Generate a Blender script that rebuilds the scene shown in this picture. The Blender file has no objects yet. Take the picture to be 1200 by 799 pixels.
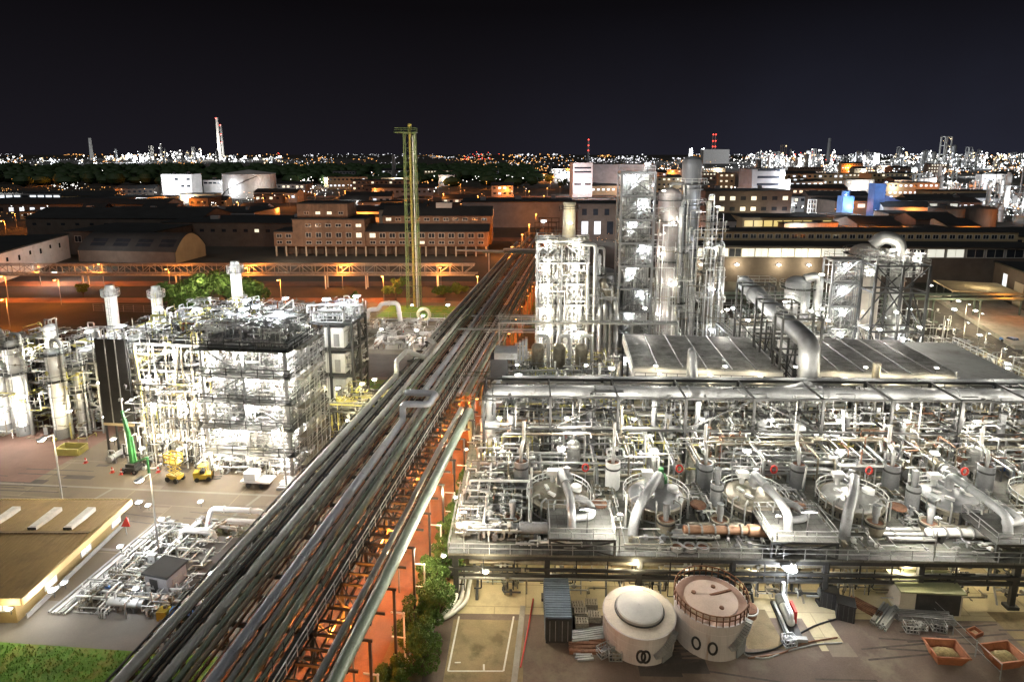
import bpy, math, random
from math import sin, cos, pi, radians as R
from mathutils import Vector as V, Matrix
S = bpy.context.scene
COL = S.collection
rnd = random.Random(11)
U = rnd.uniform

# ---------------------------------------------------------------- camera, sky, added fill light, exposure
CAM_H, PITCH, FPX, PY0 = 43.0, math.atan(120 / 700), 700.0, 300.0
K = .745   # depth of the survey grid in metres per grid unit
cam = bpy.data.cameras.new('camera')
cam.sensor_width = 36.0
cam.lens = FPX / 1200 * 36
cam.shift_y = -(399.5 - PY0) / 1200
cam.clip_start = 0.5
cam.clip_end = 40000
camo = bpy.data.objects.new('camera', cam)
COL.objects.link(camo)
camo.location = (0, 0, CAM_H)
camo.rotation_euler = (pi / 2 - PITCH, 0, 0)
S.camera = camo
w = bpy.data.worlds.new('World')
S.world = w
w.use_nodes = True
nt = w.node_tree
bg = nt.nodes['Background']
sky = nt.nodes.new('ShaderNodeTexSky')
sky.sky_type = 'NISHITA'
sky.sun_disc = False
sky.sun_elevation = R(-9)
sky.sun_rotation = R(200)
tc = nt.nodes.new('ShaderNodeTexCoord')
sp = nt.nodes.new('ShaderNodeSeparateXYZ')
mr = nt.nodes.new('ShaderNodeMapRange')
mr.inputs[1].default_value = 0.0
mr.inputs[2].default_value = 0.22
mixc = nt.nodes.new('ShaderNodeMixRGB')
mixc.inputs[1].default_value = (0.0112, 0.0100, 0.0140, 1)
mixc.inputs[2].default_value = (0.0036, 0.0031, 0.0040, 1)
mul = nt.nodes.new('ShaderNodeMixRGB')
mul.blend_type = 'ADD'
mul.inputs[0].default_value = 0.05
nt.links.new(tc.outputs['Generated'], sp.inputs[0])
nt.links.new(sp.outputs[2], mr.inputs[0])
nt.links.new(mr.outputs[0], mixc.inputs[0])
# town glow low in the sky towards the right (+x)
glow = nt.nodes.new('ShaderNodeMixRGB')
glow.blend_type = 'ADD'
glow.inputs[2].default_value = (0.009, 0.0115, 0.021, 1)
gx = nt.nodes.new('ShaderNodeMapRange')
gx.inputs[1].default_value = -.1
gx.inputs[2].default_value = .75
gz = nt.nodes.new('ShaderNodeMapRange')
gz.inputs[1].default_value = .24
gz.inputs[2].default_value = 0.0
gm = nt.nodes.new('ShaderNodeMath')
gm.operation = 'MULTIPLY'
nt.links.new(sp.outputs[0], gx.inputs[0])
nt.links.new(sp.outputs[2], gz.inputs[0])
nt.links.new(gx.outputs[0], gm.inputs[0])
nt.links.new(gz.outputs[0], gm.inputs[1])
cn = nt.nodes.new('ShaderNodeTexNoise')
cn.inputs['Scale'].default_value = 3.0
cn.inputs['Detail'].default_value = 5
cr_ = nt.nodes.new('ShaderNodeMapRange')
cr_.inputs[1].default_value = .3
cr_.inputs[2].default_value = .7
cr_.inputs[3].default_value = .55
cr_.inputs[4].default_value = 1.5
gn = nt.nodes.new('ShaderNodeMath')
gn.operation = 'MULTIPLY'
nt.links.new(tc.outputs['Generated'], cn.inputs['Vector'])
nt.links.new(cn.outputs['Fac'], cr_.inputs[0])
nt.links.new(gm.outputs[0], gn.inputs[0])
nt.links.new(cr_.outputs[0], gn.inputs[1])
nt.links.new(gn.outputs[0], glow.inputs[0])
nt.links.new(mixc.outputs[0], glow.inputs[1])
nt.links.new(glow.outputs[0], mul.inputs[1])
nt.links.new(sky.outputs[0], mul.inputs[2])
nt.links.new(mul.outputs[0], bg.inputs[0])
bg.inputs[1].default_value = 1.0
night_fill = bpy.data.lights.new('night_fill', 'SUN')  # soft sun lamp added as fill for the dark areas
night_fill.energy = 0.46
night_fill.angle = R(25)
night_fill.color = (0.96, 0.96, 0.92)
mo = bpy.data.objects.new('night_fill', night_fill)
COL.objects.link(mo)
mo.rotation_euler = (R(42), 0, R(-28))
S.view_settings.view_transform = 'Standard'
S.view_settings.look = 'None'
S.view_settings.exposure = 0.0
S.view_settings.gamma = 1.0
S.view_settings.use_curve_mapping = False
S.cycles.use_denoising = True
S.cycles.max_bounces = 5
S.cycles.diffuse_bounces = 3
S.cycles.glossy_bounces = 2
S.cycles.transmission_bounces = 2
S.cycles.transparent_max_bounces = 4
S.cycles.sample_clamp_indirect = 3.0
S.cycles.sample_clamp_direct = 0.0
S.cycles.caustics_reflective = False
S.cycles.caustics_refractive = False
S.cycles.use_light_tree = True


def G(px, py, z=0.0):
    """ground position of a point of the survey photograph at height z"""
    x = px - 600
    y = PY0 - py
    wy = FPX * cos(PITCH) + y * sin(PITCH)
    wz = -FPX * sin(PITCH) + y * cos(PITCH)
    t = (z - CAM_H) / wz
    return x * t, wy * t / K


def ZAT(py, Y):
    y = PY0 - py
    wy = FPX * cos(PITCH) + y * sin(PITCH)
    wz = -FPX * sin(PITCH) + y * cos(PITCH)
    return CAM_H + wz * Y * K / wy


class Frame:
    def __init__(s, ox, oy, yaw):
        s.o = (ox, oy)
        s.yaw = R(yaw)
        s.c, s.s = cos(s.yaw), sin(s.yaw)
        s.rz = -s.yaw

    def p(s, u, v, z=0.0):
        return (s.o[0] + u * s.c + v * s.s, s.o[1] - u * s.s + v * s.c, z)

    def inv(s, x, y):
        x -= s.o[0]
        y -= s.o[1]
        return x * s.c - y * s.s, x * s.s + y * s.c


# ---------------------------------------------------------------- mesh builder
class MB:
    def __init__(s):
        s.v, s.f, s.sm = [], [], []

    def add(s, vs, fs, sm=False):
        n = len(s.v)
        s.v += [tuple(a) for a in vs]
        s.f += [tuple(i + n for i in f) for f in fs]
        s.sm += [sm] * len(fs)
        return s

    def box(s, c, d, rz=0.0):
        x, y, z = d[0] / 2, d[1] / 2, d[2] / 2
        ca, sa = cos(rz), sin(rz)
        vs = []
        for a in (-1, 1):
            for b in (-1, 1):
                for e in (-1, 1):
                    px, py = a * x, b * y
                    vs.append((c[0] + px * ca - py * sa, c[1] + px * sa + py * ca, c[2] + e * z))
        return s.add(vs, [(0, 1, 3, 2), (4, 6, 7, 5), (0, 4, 5, 1), (2, 3, 7, 6), (0, 2, 6, 4), (1, 5, 7, 3)])

    def beam(s, p, q, wd, hg=None):
        hg = hg or wd
        p, q = V(p), V(q)
        d = (q - p)
        if d.length < 1e-6:
            return s
        d.normalize()
        up = V((0, 0, 1)) if abs(d.z) < 0.95 else V((0, 1, 0))
        a = d.cross(up).normalized() * (wd / 2)
        b = a.cross(d).normalized() * (hg / 2)
        vs = [p - a - b, p + a - b, p + a + b, p - a + b, q - a - b, q + a - b, q + a + b, q - a + b]
        return s.add(vs, [(0, 1, 2, 3), (7, 6, 5, 4), (0, 4, 5, 1), (1, 5, 6, 2), (2, 6, 7, 3), (3, 7, 4, 0)])

    def tube(s, pts, r, n=8, bend=0.0, caps=True, k=4):
        pts = [V(p) for p in pts]
        if bend > 0 and len(pts) > 2:
            out = [pts[0]]
            for i in range(1, len(pts) - 1):
                a, b, c = pts[i - 1], pts[i], pts[i + 1]
                d = min(bend * r, (a - b).length * .48, (c - b).length * .48)
                p0 = b + (a - b).normalized() * d
                p2 = b + (c - b).normalized() * d
                for j in range(k + 1):
                    t = j / k
                    out.append(p0 * (1 - t) ** 2 + b * 2 * t * (1 - t) + p2 * t * t)
            out.append(pts[-1])
            pts = out
        vs, fs = [], []
        m = len(pts)
        t0 = (pts[1] - pts[0]).normalized()
        up = V((0, 0, 1)) if abs(t0.z) < 0.9 else V((1, 0, 0))
        a = t0.cross(up).normalized()
        for i in range(m):
            if i == 0:
                t = t0
            elif i == m - 1:
                t = (pts[i] - pts[i - 1]).normalized()
            else:
                t = ((pts[i] - pts[i - 1]).normalized() + (pts[i + 1] - pts[i]).normalized())
                t = t.normalized() if t.length > 1e-6 else (pts[i] - pts[i - 1]).normalized()
            a = a - t * a.dot(t)
            a.normalize()
            b = t.cross(a)
            for j in range(n):
                g = 2 * pi * j / n
                vs.append(pts[i] + (a * cos(g) + b * sin(g)) * r)
        for i in range(m - 1):
            for j in range(n):
                k2 = (j + 1) % n
                fs.append((i * n + j, i * n + k2, (i + 1) * n + k2, (i + 1) * n + j))
        s.add(vs, fs, True)
        if caps:
            s.add(vs[:n], [tuple(range(n))[::-1]])
            s.add(vs[-n:], [tuple(range(n))])
        return s

    def lathe(s, prof, c=(0, 0, 0), n=20, ax=(0, 0, 1), smooth=True):
        ax = V(ax).normalized()
        up = V((1, 0, 0)) if abs(ax.x) < 0.9 else V((0, 1, 0))
        a = (up - ax * up.dot(ax)).normalized()
        b = ax.cross(a)
        c = V(c)
        for i in range(len(prof) - 1):
            (r0, h0), (r1, h1) = prof[i], prof[i + 1]
            vs, fs = [], []
            for r, h in ((r0, h0), (r1, h1)):
                for j in range(n):
                    g = 2 * pi * j / n
                    vs.append(c + ax * h + (a * cos(g) + b * sin(g)) * max(r, 1e-4))
            for j in range(n):
                k = (j + 1) % n
                fs.append((j, k, n + k, n + j))
            s.add(vs, fs, smooth)
        return s

    def cyl(s, p, q, r, n=12):
        p, q = V(p), V(q)
        L = (q - p).length
        return s.lathe([(0, 0), (r, 0), (r, L), (0, L)], p, n, q - p)

    def dome(s, p, ax, r, h, n=20, k=4):
        return s.lathe([(r * cos(pi / 2 * i / k), h * sin(pi / 2 * i / k)) for i in range(k + 1)], p, n, ax)

    def vessel(s, p, q, r, n=20, dome=.35, k=4):
        p, q = V(p), V(q)
        L = (q - p).length
        h = r * dome * 2
        prof = [(r * sin(pi / 2 * i / k), -h * cos(pi / 2 * i / k)) for i in range(k + 1)]
        prof += [(r * cos(pi / 2 * i / k), L + h * sin(pi / 2 * i / k)) for i in range(k + 1)]
        return s.lathe(prof, p, n, q - p)

    def ring(s, c, ax, r, wd, th, n=20):
        return s.lathe([(r, 0), (r + wd, 0), (r + wd, th), (r, th)], c, n, ax, False)

    def quad(s, a, b, c, d):
        return s.add([a, b, c, d], [(0, 1, 2, 3)])

    def prism(s, poly, z0, z1):
        n = len(poly)
        vs = [(x, y, z0) for x, y in poly] + [(x, y, z1) for x, y in poly]
        fs = [tuple(range(n))[::-1], tuple(range(n, 2 * n))] + [(i, (i + 1) % n, n + (i + 1) % n, n + i) for i in range(n)]
        return s.add(vs, fs)

    def rail(s, pts, h=1.1, r=.035, post=1.8, n=4):
        """handrail: posts, knee rail and top rail along a polyline"""
        for i in range(len(pts) - 1):
            p, q = V(pts[i]), V(pts[i + 1])
            L = (q - p).length
            m = max(1, round(L / post))
            for z in (h, h * .55):
                s.beam(p + V((0, 0, z)), q + V((0, 0, z)), r * 2)
            for j in range(m + 1):
                c = p.lerp(q, j / m)
                s.beam(c, c + V((0, 0, h)), r * 2)
        return s


def tag(o, label=None, cat=None, group=None, kind=None):
    if label:
        o['label'] = label
    if cat:
        o['category'] = cat
    if group:
        o['group'] = group
    if kind:
        o['kind'] = kind
    return o


def build(mb, name, mat, parent=None, loc=None, rz=0.0, label=None, cat=None, group=None, kind=None):
    me = bpy.data.meshes.new(name)
    vs = mb.v
    me.from_pydata(vs, [], mb.f)
    me.polygons.foreach_set('use_smooth', mb.sm)
    me.materials.append(mat)
    o = bpy.data.objects.new(name, me)
    COL.objects.link(o)
    if loc is not None:
        o.location = loc
    o.rotation_euler = (0, 0, rz)
    if parent:
        o.parent = parent
    return tag(o, label, cat, group, kind)


def wbuild(mb, name, mat, pre=False, **k):
    """mesh given in grid coordinates (pre: already metres): origin at its first vertex"""
    if not pre:
        mb.v = [(x, y * K, z) for x, y, z in mb.v]
    x0, y0, z0 = mb.v[0]
    mb.v = [(x - x0, y - y0, z - z0) for x, y, z in mb.v]
    return build(mb, name, mat, loc=(x0, y0, z0), **k)


def thing(name, label, cat, loc=(0, 0, 0), rz=0.0, group=None, deep=False):
    o = bpy.data.objects.new(name, None)
    o.empty_display_size = 0.3
    COL.objects.link(o)
    o.location = (loc[0], loc[1] * K, loc[2])
    o.rotation_euler = (0, 0, rz)
    if deep:
        o.scale = (1, K, 1)
    return tag(o, label, cat, group)


KIDS = {}


def kids(o):
    k = KIDS.get(o.name)
    if k is None:
        k = list(o.children)
        KIDS[o.name] = k
    return k


def dup(root, loc, rz=0.0, label=None, group=None, sc=1.0):
    r = root.copy()
    COL.objects.link(r)
    r.location = (loc[0], loc[1] * K, loc[2])
    r.rotation_euler = (0, 0, rz)
    r.scale = (sc, sc, sc)
    if label:
        r['label'] = label
    if group:
        r['group'] = group
    for ch in kids(root):
        c = ch.copy()
        COL.objects.link(c)
        c.parent = r
        for g in kids(ch):
            d = g.copy()
            COL.objects.link(d)
            d.parent = c
    return r


class Proto:
    """first use moves the original, later uses copy it"""

    def __init__(s, root):
        s.r, s.used = root, False

    def put(s, loc, rz=0.0, label=None, group=None, sc=1.0):
        if not s.used:
            kids(s.r)
            for c in kids(s.r):
                kids(c)
            s.used = True
            o = s.r
            o.location = (loc[0], loc[1] * K, loc[2])
            o.rotation_euler = (0, 0, rz)
            o.scale = (sc, sc, sc)
            if label:
                o['label'] = label
            if group:
                o['group'] = group
            return o
        return dup(s.r, loc, rz, label, group, sc)


NL = 0


def light(loc, power, color, parent=None, radius=.2, group=None):
    global NL
    NL += 1
    key = ('lamp_light', round(power), color, radius)
    l = bpy.data.lights.get(str(key))
    if l is None:
        l = bpy.data.lights.new(str(key), 'POINT')
        l.energy = power
        l.color = color
        l.shadow_soft_size = radius
    o = bpy.data.objects.new('lamp_light', l)
    COL.objects.link(o)
    o.location = loc if parent else (loc[0], loc[1] * K, loc[2])
    if parent:
        o.parent = parent
    return o


# ---------------------------------------------------------------- materials
def M(name, col, rough=.6, metal=0.0, var=.3, scale=.6, col2=None, c2lo=.55, c2hi=.7, zs=1.0, bump=0.0, fine=8.0):
    m = bpy.data.materials.new(name)
    m.use_nodes = True
    n, l = m.node_tree.nodes, m.node_tree.links
    b = n['Principled BSDF']
    b.inputs['Roughness'].default_value = rough
    b.inputs['Metallic'].default_value = metal
    g = n.new('ShaderNodeNewGeometry')
    mp = n.new('ShaderNodeMapping')
    mp.inputs['Scale'].default_value = (1, 1, zs)
    l.new(g.outputs['Position'], mp.inputs[0])
    nz = n.new('ShaderNodeTexNoise')
    nz.inputs['Scale'].default_value = scale
    nz.inputs['Detail'].default_value = 5
    nz.inputs['Roughness'].default_value = .65
    l.new(mp.outputs[0], nz.inputs['Vector'])
    nf = n.new('ShaderNodeTexNoise')
    nf.inputs['Scale'].default_value = fine
    nf.inputs['Detail'].default_value = 3
    l.new(mp.outputs[0], nf.inputs['Vector'])
    ad = n.new('ShaderNodeMath')
    ad.operation = 'ADD'
    ml = n.new('ShaderNodeMath')
    ml.operation = 'MULTIPLY'
    ml.inputs[1].default_value = .35
    l.new(nf.outputs['Fac'], ml.inputs[0])
    l.new(nz.outputs['Fac'], ad.inputs[0])
    l.new(ml.outputs[0], ad.inputs[1])
    rg = n.new('ShaderNodeMapRange')
    rg.inputs[1].default_value = .42
    rg.inputs[2].default_value = .92
    rg.inputs[3].default_value = 0
    rg.inputs[4].default_value = 1
    l.new(ad.outputs[0], rg.inputs[0])
    mx = n.new('ShaderNodeMixRGB')
    mx.inputs[1].default_value = tuple(max(0, c * (1 - var)) for c in col) + (1,)
    mx.inputs[2].default_value = tuple(min(1, c * (1 + var)) for c in col) + (1,)
    l.new(rg.outputs[0], mx.inputs[0])
    out = mx.outputs[0]
    if col2:
        n2 = n.new('ShaderNodeTexNoise')
        n2.inputs['Scale'].default_value = scale * 1.7
        n2.inputs['Detail'].default_value = 7
        n2.inputs['Roughness'].default_value = .7
        mp2 = n.new('ShaderNodeMapping')
        mp2.inputs['Location'].default_value = (31, 17, 5)
        mp2.inputs['Scale'].default_value = (1, 1, zs)
        l.new(g.outputs['Position'], mp2.inputs[0])
        l.new(mp2.outputs[0], n2.inputs['Vector'])
        r2 = n.new('ShaderNodeMapRange')
        r2.inputs[1].default_value = c2lo
        r2.inputs[2].default_value = c2hi
        l.new(n2.outputs['Fac'], r2.inputs[0])
        m2 = n.new('ShaderNodeMixRGB')
        m2.inputs[2].default_value = tuple(col2) + (1,)
        l.new(r2.outputs[0], m2.inputs[0])
        l.new(out, m2.inputs[1])
        out = m2.outputs[0]
    l.new(out, b.inputs['Base Color'])
    if bump:
        bp = n.new('ShaderNodeBump')
        bp.inputs['Strength'].default_value = bump
        bp.inputs['Distance'].default_value = .05
        l.new(nf.outputs['Fac'], bp.inputs['Height'])
        l.new(bp.outputs[0], b.inputs['Normal'])
    return m


def EM(name, col, strength, sample=False):
    m = bpy.data.materials.new(name)
    m.use_nodes = True
    b = m.node_tree.nodes['Principled BSDF']
    b.inputs['Base Color'].default_value = (.6, .6, .6, 1)
    b.inputs['Emission Color'].default_value = tuple(col) + (1,)
    b.inputs['Emission Strength'].default_value = strength
    if not sample:
        m.cycles.emission_sampling = 'NONE'
    return m


def lines(m, sx, sy, wd, k, ang=0.0):
    """joint lines of plates or slabs, laid in world metres on a material's base colour"""
    n, l = m.node_tree.nodes, m.node_tree.links
    b = n['Principled BSDF']
    src = b.inputs['Base Color'].links[0].from_socket
    g = n.new('ShaderNodeNewGeometry')
    mp = n.new('ShaderNodeMapping')
    mp.inputs['Rotation'].default_value = (0, 0, ang)
    l.new(g.outputs['Position'], mp.inputs[0])
    br = n.new('ShaderNodeTexBrick')
    br.offset = .5
    br.inputs['Scale'].default_value = 1.0
    br.inputs['Mortar Size'].default_value = wd
    br.inputs['Brick Width'].default_value = sx
    br.inputs['Row Height'].default_value = sy
    br.inputs['Color1'].default_value = (1, 1, 1, 1)
    br.inputs['Color2'].default_value = (.8, .8, .8, 1)
    br.inputs['Mortar'].default_value = (k, k, k, 1)
    l.new(mp.outputs[0], br.inputs['Vector'])
    mx = n.new('ShaderNodeMixRGB')
    mx.blend_type = 'MULTIPLY'
    mx.inputs[0].default_value = 1
    l.new(src, mx.inputs[1])
    l.new(br.outputs['Color'], mx.inputs[2])
    l.new(mx.outputs[0], b.inputs['Base Color'])
    return m


silver = M('silver_cladding', (.44, .44, .42), .38, .55, .22, .8, (.26, .23, .19), .60, .78)
galv = M('galvanised_steel', (.34, .34, .33), .5, .35, .25, .9)
white = M('white_paint', (.74, .74, .72), .45, 0, .14, .7, (.42, .36, .28), .66, .82, zs=.3)
grey = M('grey_paint', (.26, .265, .27), .5, .1, .3, .5, (.13, .115, .10), .58, .75)
midgrey = M('mid_grey_cladding', (.27, .275, .28), .42, .4, .25, .6, (.17, .155, .14), .6, .78)
dark = M('dark_steel', (.045, .045, .044), .5, .2, .4, .8)
black = M('black_sheet', (.016, .015, .014), .7, 0, .5, .8)
tarnish = M('tarnished_cladding', (.27, .245, .19), .45, .45, .35, .7, (.17, .12, .07), .52, .72)
green = M('green_steel', (.10, .13, .10), .5, .15, .3, .7)
greenpipe = M('green_pipe', (.17, .205, .16), .4, .35, .3, .4, (.12, .12, .09), .58, .76)
bluepipe = M('blue_grey_pipe', (.33, .35, .40), .35, .5, .25, .4, (.16, .16, .17), .6, .78)
yellow = M('yellow_paint', (.46, .32, .03), .5, 0, .25, .8)
yelpipe = M('yellow_pipe', (.55, .50, .16), .45, .1, .25, .8)
red = M('red_paint', (.55, .045, .03), .5, 0, .2, 1)
orange = M('orange_paint', (.33, .12, .055), .55, 0, .3, 1.2, (.25, .08, .03), .55, .7)
blue = M('blue_paint', (.06, .16, .42), .5, 0, .3, .7)
brightgreen = M('bright_green_paint', (.05, .22, .07), .5, 0, .35, .8, (.06, .10, .05), .55, .7)
rust = M('rusty_steel', (.24, .12, .07), .8, .1, .45, 1.4, (.10, .05, .03), .5, .7)
grating = M('steel_grating', (.12, .12, .11), .7, .2, .4, .8, (.07, .065, .055), .52, .72)
lines(grating, 1.5, .75, .03, .45)
deckm = M('deck_plates', (.17, .168, .14), .65, .1, .45, .22, (.085, .08, .065), .5, .7)
lines(deckm, 2.0, 1.0, .035, .5, R(1.5))
concrete = M('concrete', (.30, .28, .24), .85, 0, .25, .35, (.19, .17, .14), .52, .72, bump=.2)
glass = M('window_glass', (.03, .035, .045), .12, 0, .3, .3)
wframe = M('window_frame', (.55, .54, .50), .5, 0, .1, 1)
leafm = M('leaves', (.085, .155, .03), .7, 0, .6, 1.6, (.12, .16, .03), .55, .7)
leafd = M('dark_leaves', (.035, .07, .02), .7, 0, .5, 1.2)
bark = M('bark', (.10, .07, .05), .9, 0, .3, 3)
LW = EM('white_lamp_lens', (1.0, .97, .90), 9.0)
LWC = EM('cold_lamp_lens', (.88, .94, 1.0), 9.0)
LO = EM('sodium_lamp_lens', (1.0, .42, .10), 7.0)
LR = EM('red_lamp_lens', (1.0, .05, .03), 5.0)
LB = EM('blue_lamp_lens', (.45, .60, 1.0), 2.0)
LWIN = EM('lit_window', (1.0, .88, .62), 1.1)
LWINC = EM('cold_lit_window', (.85, .92, 1.0), 1.3)
LSTRIP = EM('lit_glazing', (.95, .95, .80), .75)
CW = (1.0, .95, .86)
CC = (.92, .96, 1.0)
CY = (1.0, .86, .55)
CP = (1.0, .95, .83)
CO = (1.0, .27, .035)
ORD = ['first', 'second', 'third', 'fourth', 'fifth', 'sixth', 'seventh', 'eighth', 'ninth', 'tenth', 'eleventh', 'twelfth',
       'thirteenth', 'fourteenth', 'fifteenth', 'sixteenth', 'seventeenth', 'eighteenth', 'nineteenth', 'twentieth']
# ---------------------------------------------------------------- frames
RK = Frame(-24.1, 0.0, 6.0)       # main pipe rack
RK.rz = -math.atan(math.tan(R(6.0)) / K)
PL = Frame(0.0, 0.0, 1.5)         # right plant
LP = Frame(-29.5, 100.0, 6.5)     # left plant, origin at the front right foot of the clad block
W0 = Frame(0, 0, 0)


def sheet(name, fr, u0, u1, v0, v1, z, mat, nu=1, nv=1):
    mb = MB()
    for i in range(nu):
        for j in range(nv):
            a, b = u0 + (u1 - u0) * i / nu, u0 + (u1 - u0) * (i + 1) / nu
            c, d = v0 + (v1 - v0) * j / nv, v0 + (v1 - v0) * (j + 1) / nv
            mb.quad(fr.p(a, c, z), fr.p(b, c, z), fr.p(b, d, z), fr.p(a, d, z))
    return wbuild(mb, name, mat, kind='structure')


def slab(name, fr, u0, u1, v0, v1, z0, z1, mat):
    mb = MB()
    mb.prism([fr.p(u0, v0)[:2], fr.p(u1, v0)[:2], fr.p(u1, v1)[:2], fr.p(u0, v1)[:2]], z0, z1)
    return wbuild(mb, name, mat, kind='structure')


asphalt = M('asphalt', (.085, .072, .062), .85, 0, .35, .12, (.05, .042, .036), .5, .7)
groundm = M('ground_earth', (.060, .052, .044), .95, 0, .5, .02, (.030, .034, .020), .48, .66)
yardm = M('yard_concrete', (.155, .122, .082), .85, 0, .22, .10, (.13, .10, .075), .5, .68)
lines(yardm, 14, 9, .07, 1.3, R(6))
brownm = M('brown_asphalt', (.135, .098, .075), .9, 0, .35, .16, (.19, .155, .115), .50, .66, bump=.2)
apronm = M('beige_concrete', (.50, .42, .26), .85, 0, .2, .2, (.33, .28, .18), .55, .75)
lines(apronm, 6, 3, .05, .6, R(1.5))
sandm = M('sandy_soil', (.23, .175, .095), .95, 0, .35, .3, (.13, .10, .05), .5, .65, bump=.3)
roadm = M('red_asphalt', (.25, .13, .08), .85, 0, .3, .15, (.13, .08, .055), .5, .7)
lawnm = M('lawn_grass', (.12, .25, .03), .95, 0, .45, .35, (.23, .25, .05), .48, .62, bump=.6)
mossm = M('mossy_concrete', (.17, .16, .09), .9, 0, .3, .3, (.10, .125, .04), .5, .62)
paving = M('grey_paving', (.19, .172, .148), .85, 0, .2, .2, (.19, .17, .15), .55, .7)
reddish = M('red_brown_surface', (.15, .085, .065), .9, 0, .3, .2)
linem = M('white_line_paint', (.62, .60, .54), .7, 0, .2, 2)

g = MB()
for i in range(-6, 6):
    for j in range(-2, 10):
        g.quad((i * 2500, j * 2500, 0), ((i + 1) * 2500, j * 2500, 0), ((i + 1) * 2500, (j + 1) * 2500, 0), (i * 2500, (j + 1) * 2500, 0))
wbuild(g, 'ground', groundm, kind='structure')
sheet('yard', RK, -110, -7.6, 67, 148, .008, yardm)
sheet('road', RK, -110, -7.6, 62, 67, .012, paving)
sheet('pavement', RK, -110, -7.6, 60.2, 62, .016, paving)
sheet('lawn', RK, -110, -7.6, 20, 60.2, .012, lawnm)
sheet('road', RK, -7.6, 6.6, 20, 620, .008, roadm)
sheet('ground', RK, 6.6, 17.0, 20, 140, .004, sandm)
sheet('yard', PL, -9.0, 90, 30, 67.2, .008, brownm)
sheet('apron', PL, -8.2, 100, 67.2, 172, .012, apronm)
sheet('road', RK, -110, -7.6, 148, 166, .012, asphalt)
sheet('path', RK, -60, -7.6, 166, 230, .012, M('service_yard', (.15, .13, .10), .9, 0, .3, .2))
sheet('ground', PL, -7.2, -.6, 50, 66.2, .012, sandm)
sheet('road', PL, 100, 126, 80, 330, .016, asphalt)
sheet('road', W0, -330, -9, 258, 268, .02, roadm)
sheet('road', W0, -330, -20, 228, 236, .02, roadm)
sheet('ground', RK, -30, -8.2, 140, 146, .02, lawnm)
sheet('ground', RK, -34, -8.2, 205, 222, .03, lawnm)
sheet('yard', LP, -95, -34, -6, 30, .02, reddish)
sheet('ground', RK, -22, -9, 77, 84, .02, mossm)
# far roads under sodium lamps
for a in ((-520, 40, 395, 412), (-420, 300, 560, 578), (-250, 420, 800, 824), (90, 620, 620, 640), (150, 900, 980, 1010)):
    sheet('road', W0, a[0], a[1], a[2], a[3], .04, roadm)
# painted lines round the empty sandy bay
k = MB()
for (ax, ay, bx, by) in ((538, 722, 525, 786), (602, 722, 590, 786), (525, 786, 590, 786), (533, 776, 540, 776), (567, 778, 567, 786)):
    p, q = V(G(ax, ay) + (.024,)), V(G(bx, by) + (.024,))
    d = (q - p).normalized()
    e = V((-d.y, d.x, 0)) * .08
    k.quad(p - e, q - e, q + e, p + e)
wbuild(k, 'road_marking', linem, kind='structure')
k = MB()
for v in (77, 92.5):
    k.quad(RK.p(-72, v, .02), RK.p(-9, v, .02), RK.p(-9, v + .5, .02), RK.p(-72, v + .5, .02))
for u in (-62, -40, -20):
    k.quad(RK.p(u, 77.5, .016), RK.p(u + .4, 77.5, .016), RK.p(u + 2.4, 92.5, .016), RK.p(u + 2, 92.5, .016))
wbuild(k, 'road_marking', paving, kind='structure')

patchm = M('dark_asphalt_patch', (.06, .05, .044), .9, 0, .3, .5)
palem = M('pale_repair_patch', (.175, .138, .105), .9, 0, .25, .5)
pr = random.Random(12)
pm, pp = MB(), MB()
for i in range(70):
    fr, u, v = pr.choice(((RK, pr.uniform(-70, -12), pr.uniform(69, 100)), (PL, pr.uniform(2.5, 60), pr.uniform(54, 66)), (RK, pr.uniform(-70, -12), pr.uniform(88, 146))))
    a, c = pr.uniform(.5, 4), pr.uniform(.4, 2.2)
    (pm if pr.random() < .55 else pp).quad(fr.p(u, v, .014 + i * .0001), fr.p(u + a, v, .014 + i * .0001), fr.p(u + a + pr.uniform(-.2, .2), v + c, .014 + i * .0001), fr.p(u, v + c, .014 + i * .0001))
wbuild(pm, 'ground_patch', patchm, kind='structure')
wbuild(pp, 'ground_patch', palem, kind='structure')
tr = MB()
for i in range(16):
    u, v = pr.uniform(4, 50), pr.uniform(54, 65)
    a = pr.uniform(-.5, .5)
    L = pr.uniform(4, 12)
    for s_ in (0, 1.5):
        p, q = PL.p(u, v + s_, .024), PL.p(u + L, v + a * 3 + s_, .024)
        tr.quad(p, (p[0], p[1] + .25, .024), (q[0], q[1] + .25, .024), q)
for i in range(14):
    u, v = pr.uniform(-66, -20), pr.uniform(70, 98)
    a = pr.uniform(-2, 2)
    L = pr.uniform(6, 16)
    for s_ in (0, 1.6):
        p, q = RK.p(u, v + s_, .024), RK.p(u + L, v + a + s_, .024)
        tr.quad(p, (p[0], p[1] + .25, .024), (q[0], q[1] + .25, .024), q)
wbuild(tr, 'tyre_tracks', M('tyre_rubber_marks', (.075, .06, .05), .95, 0, .4, 1.5), kind='structure')

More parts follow.
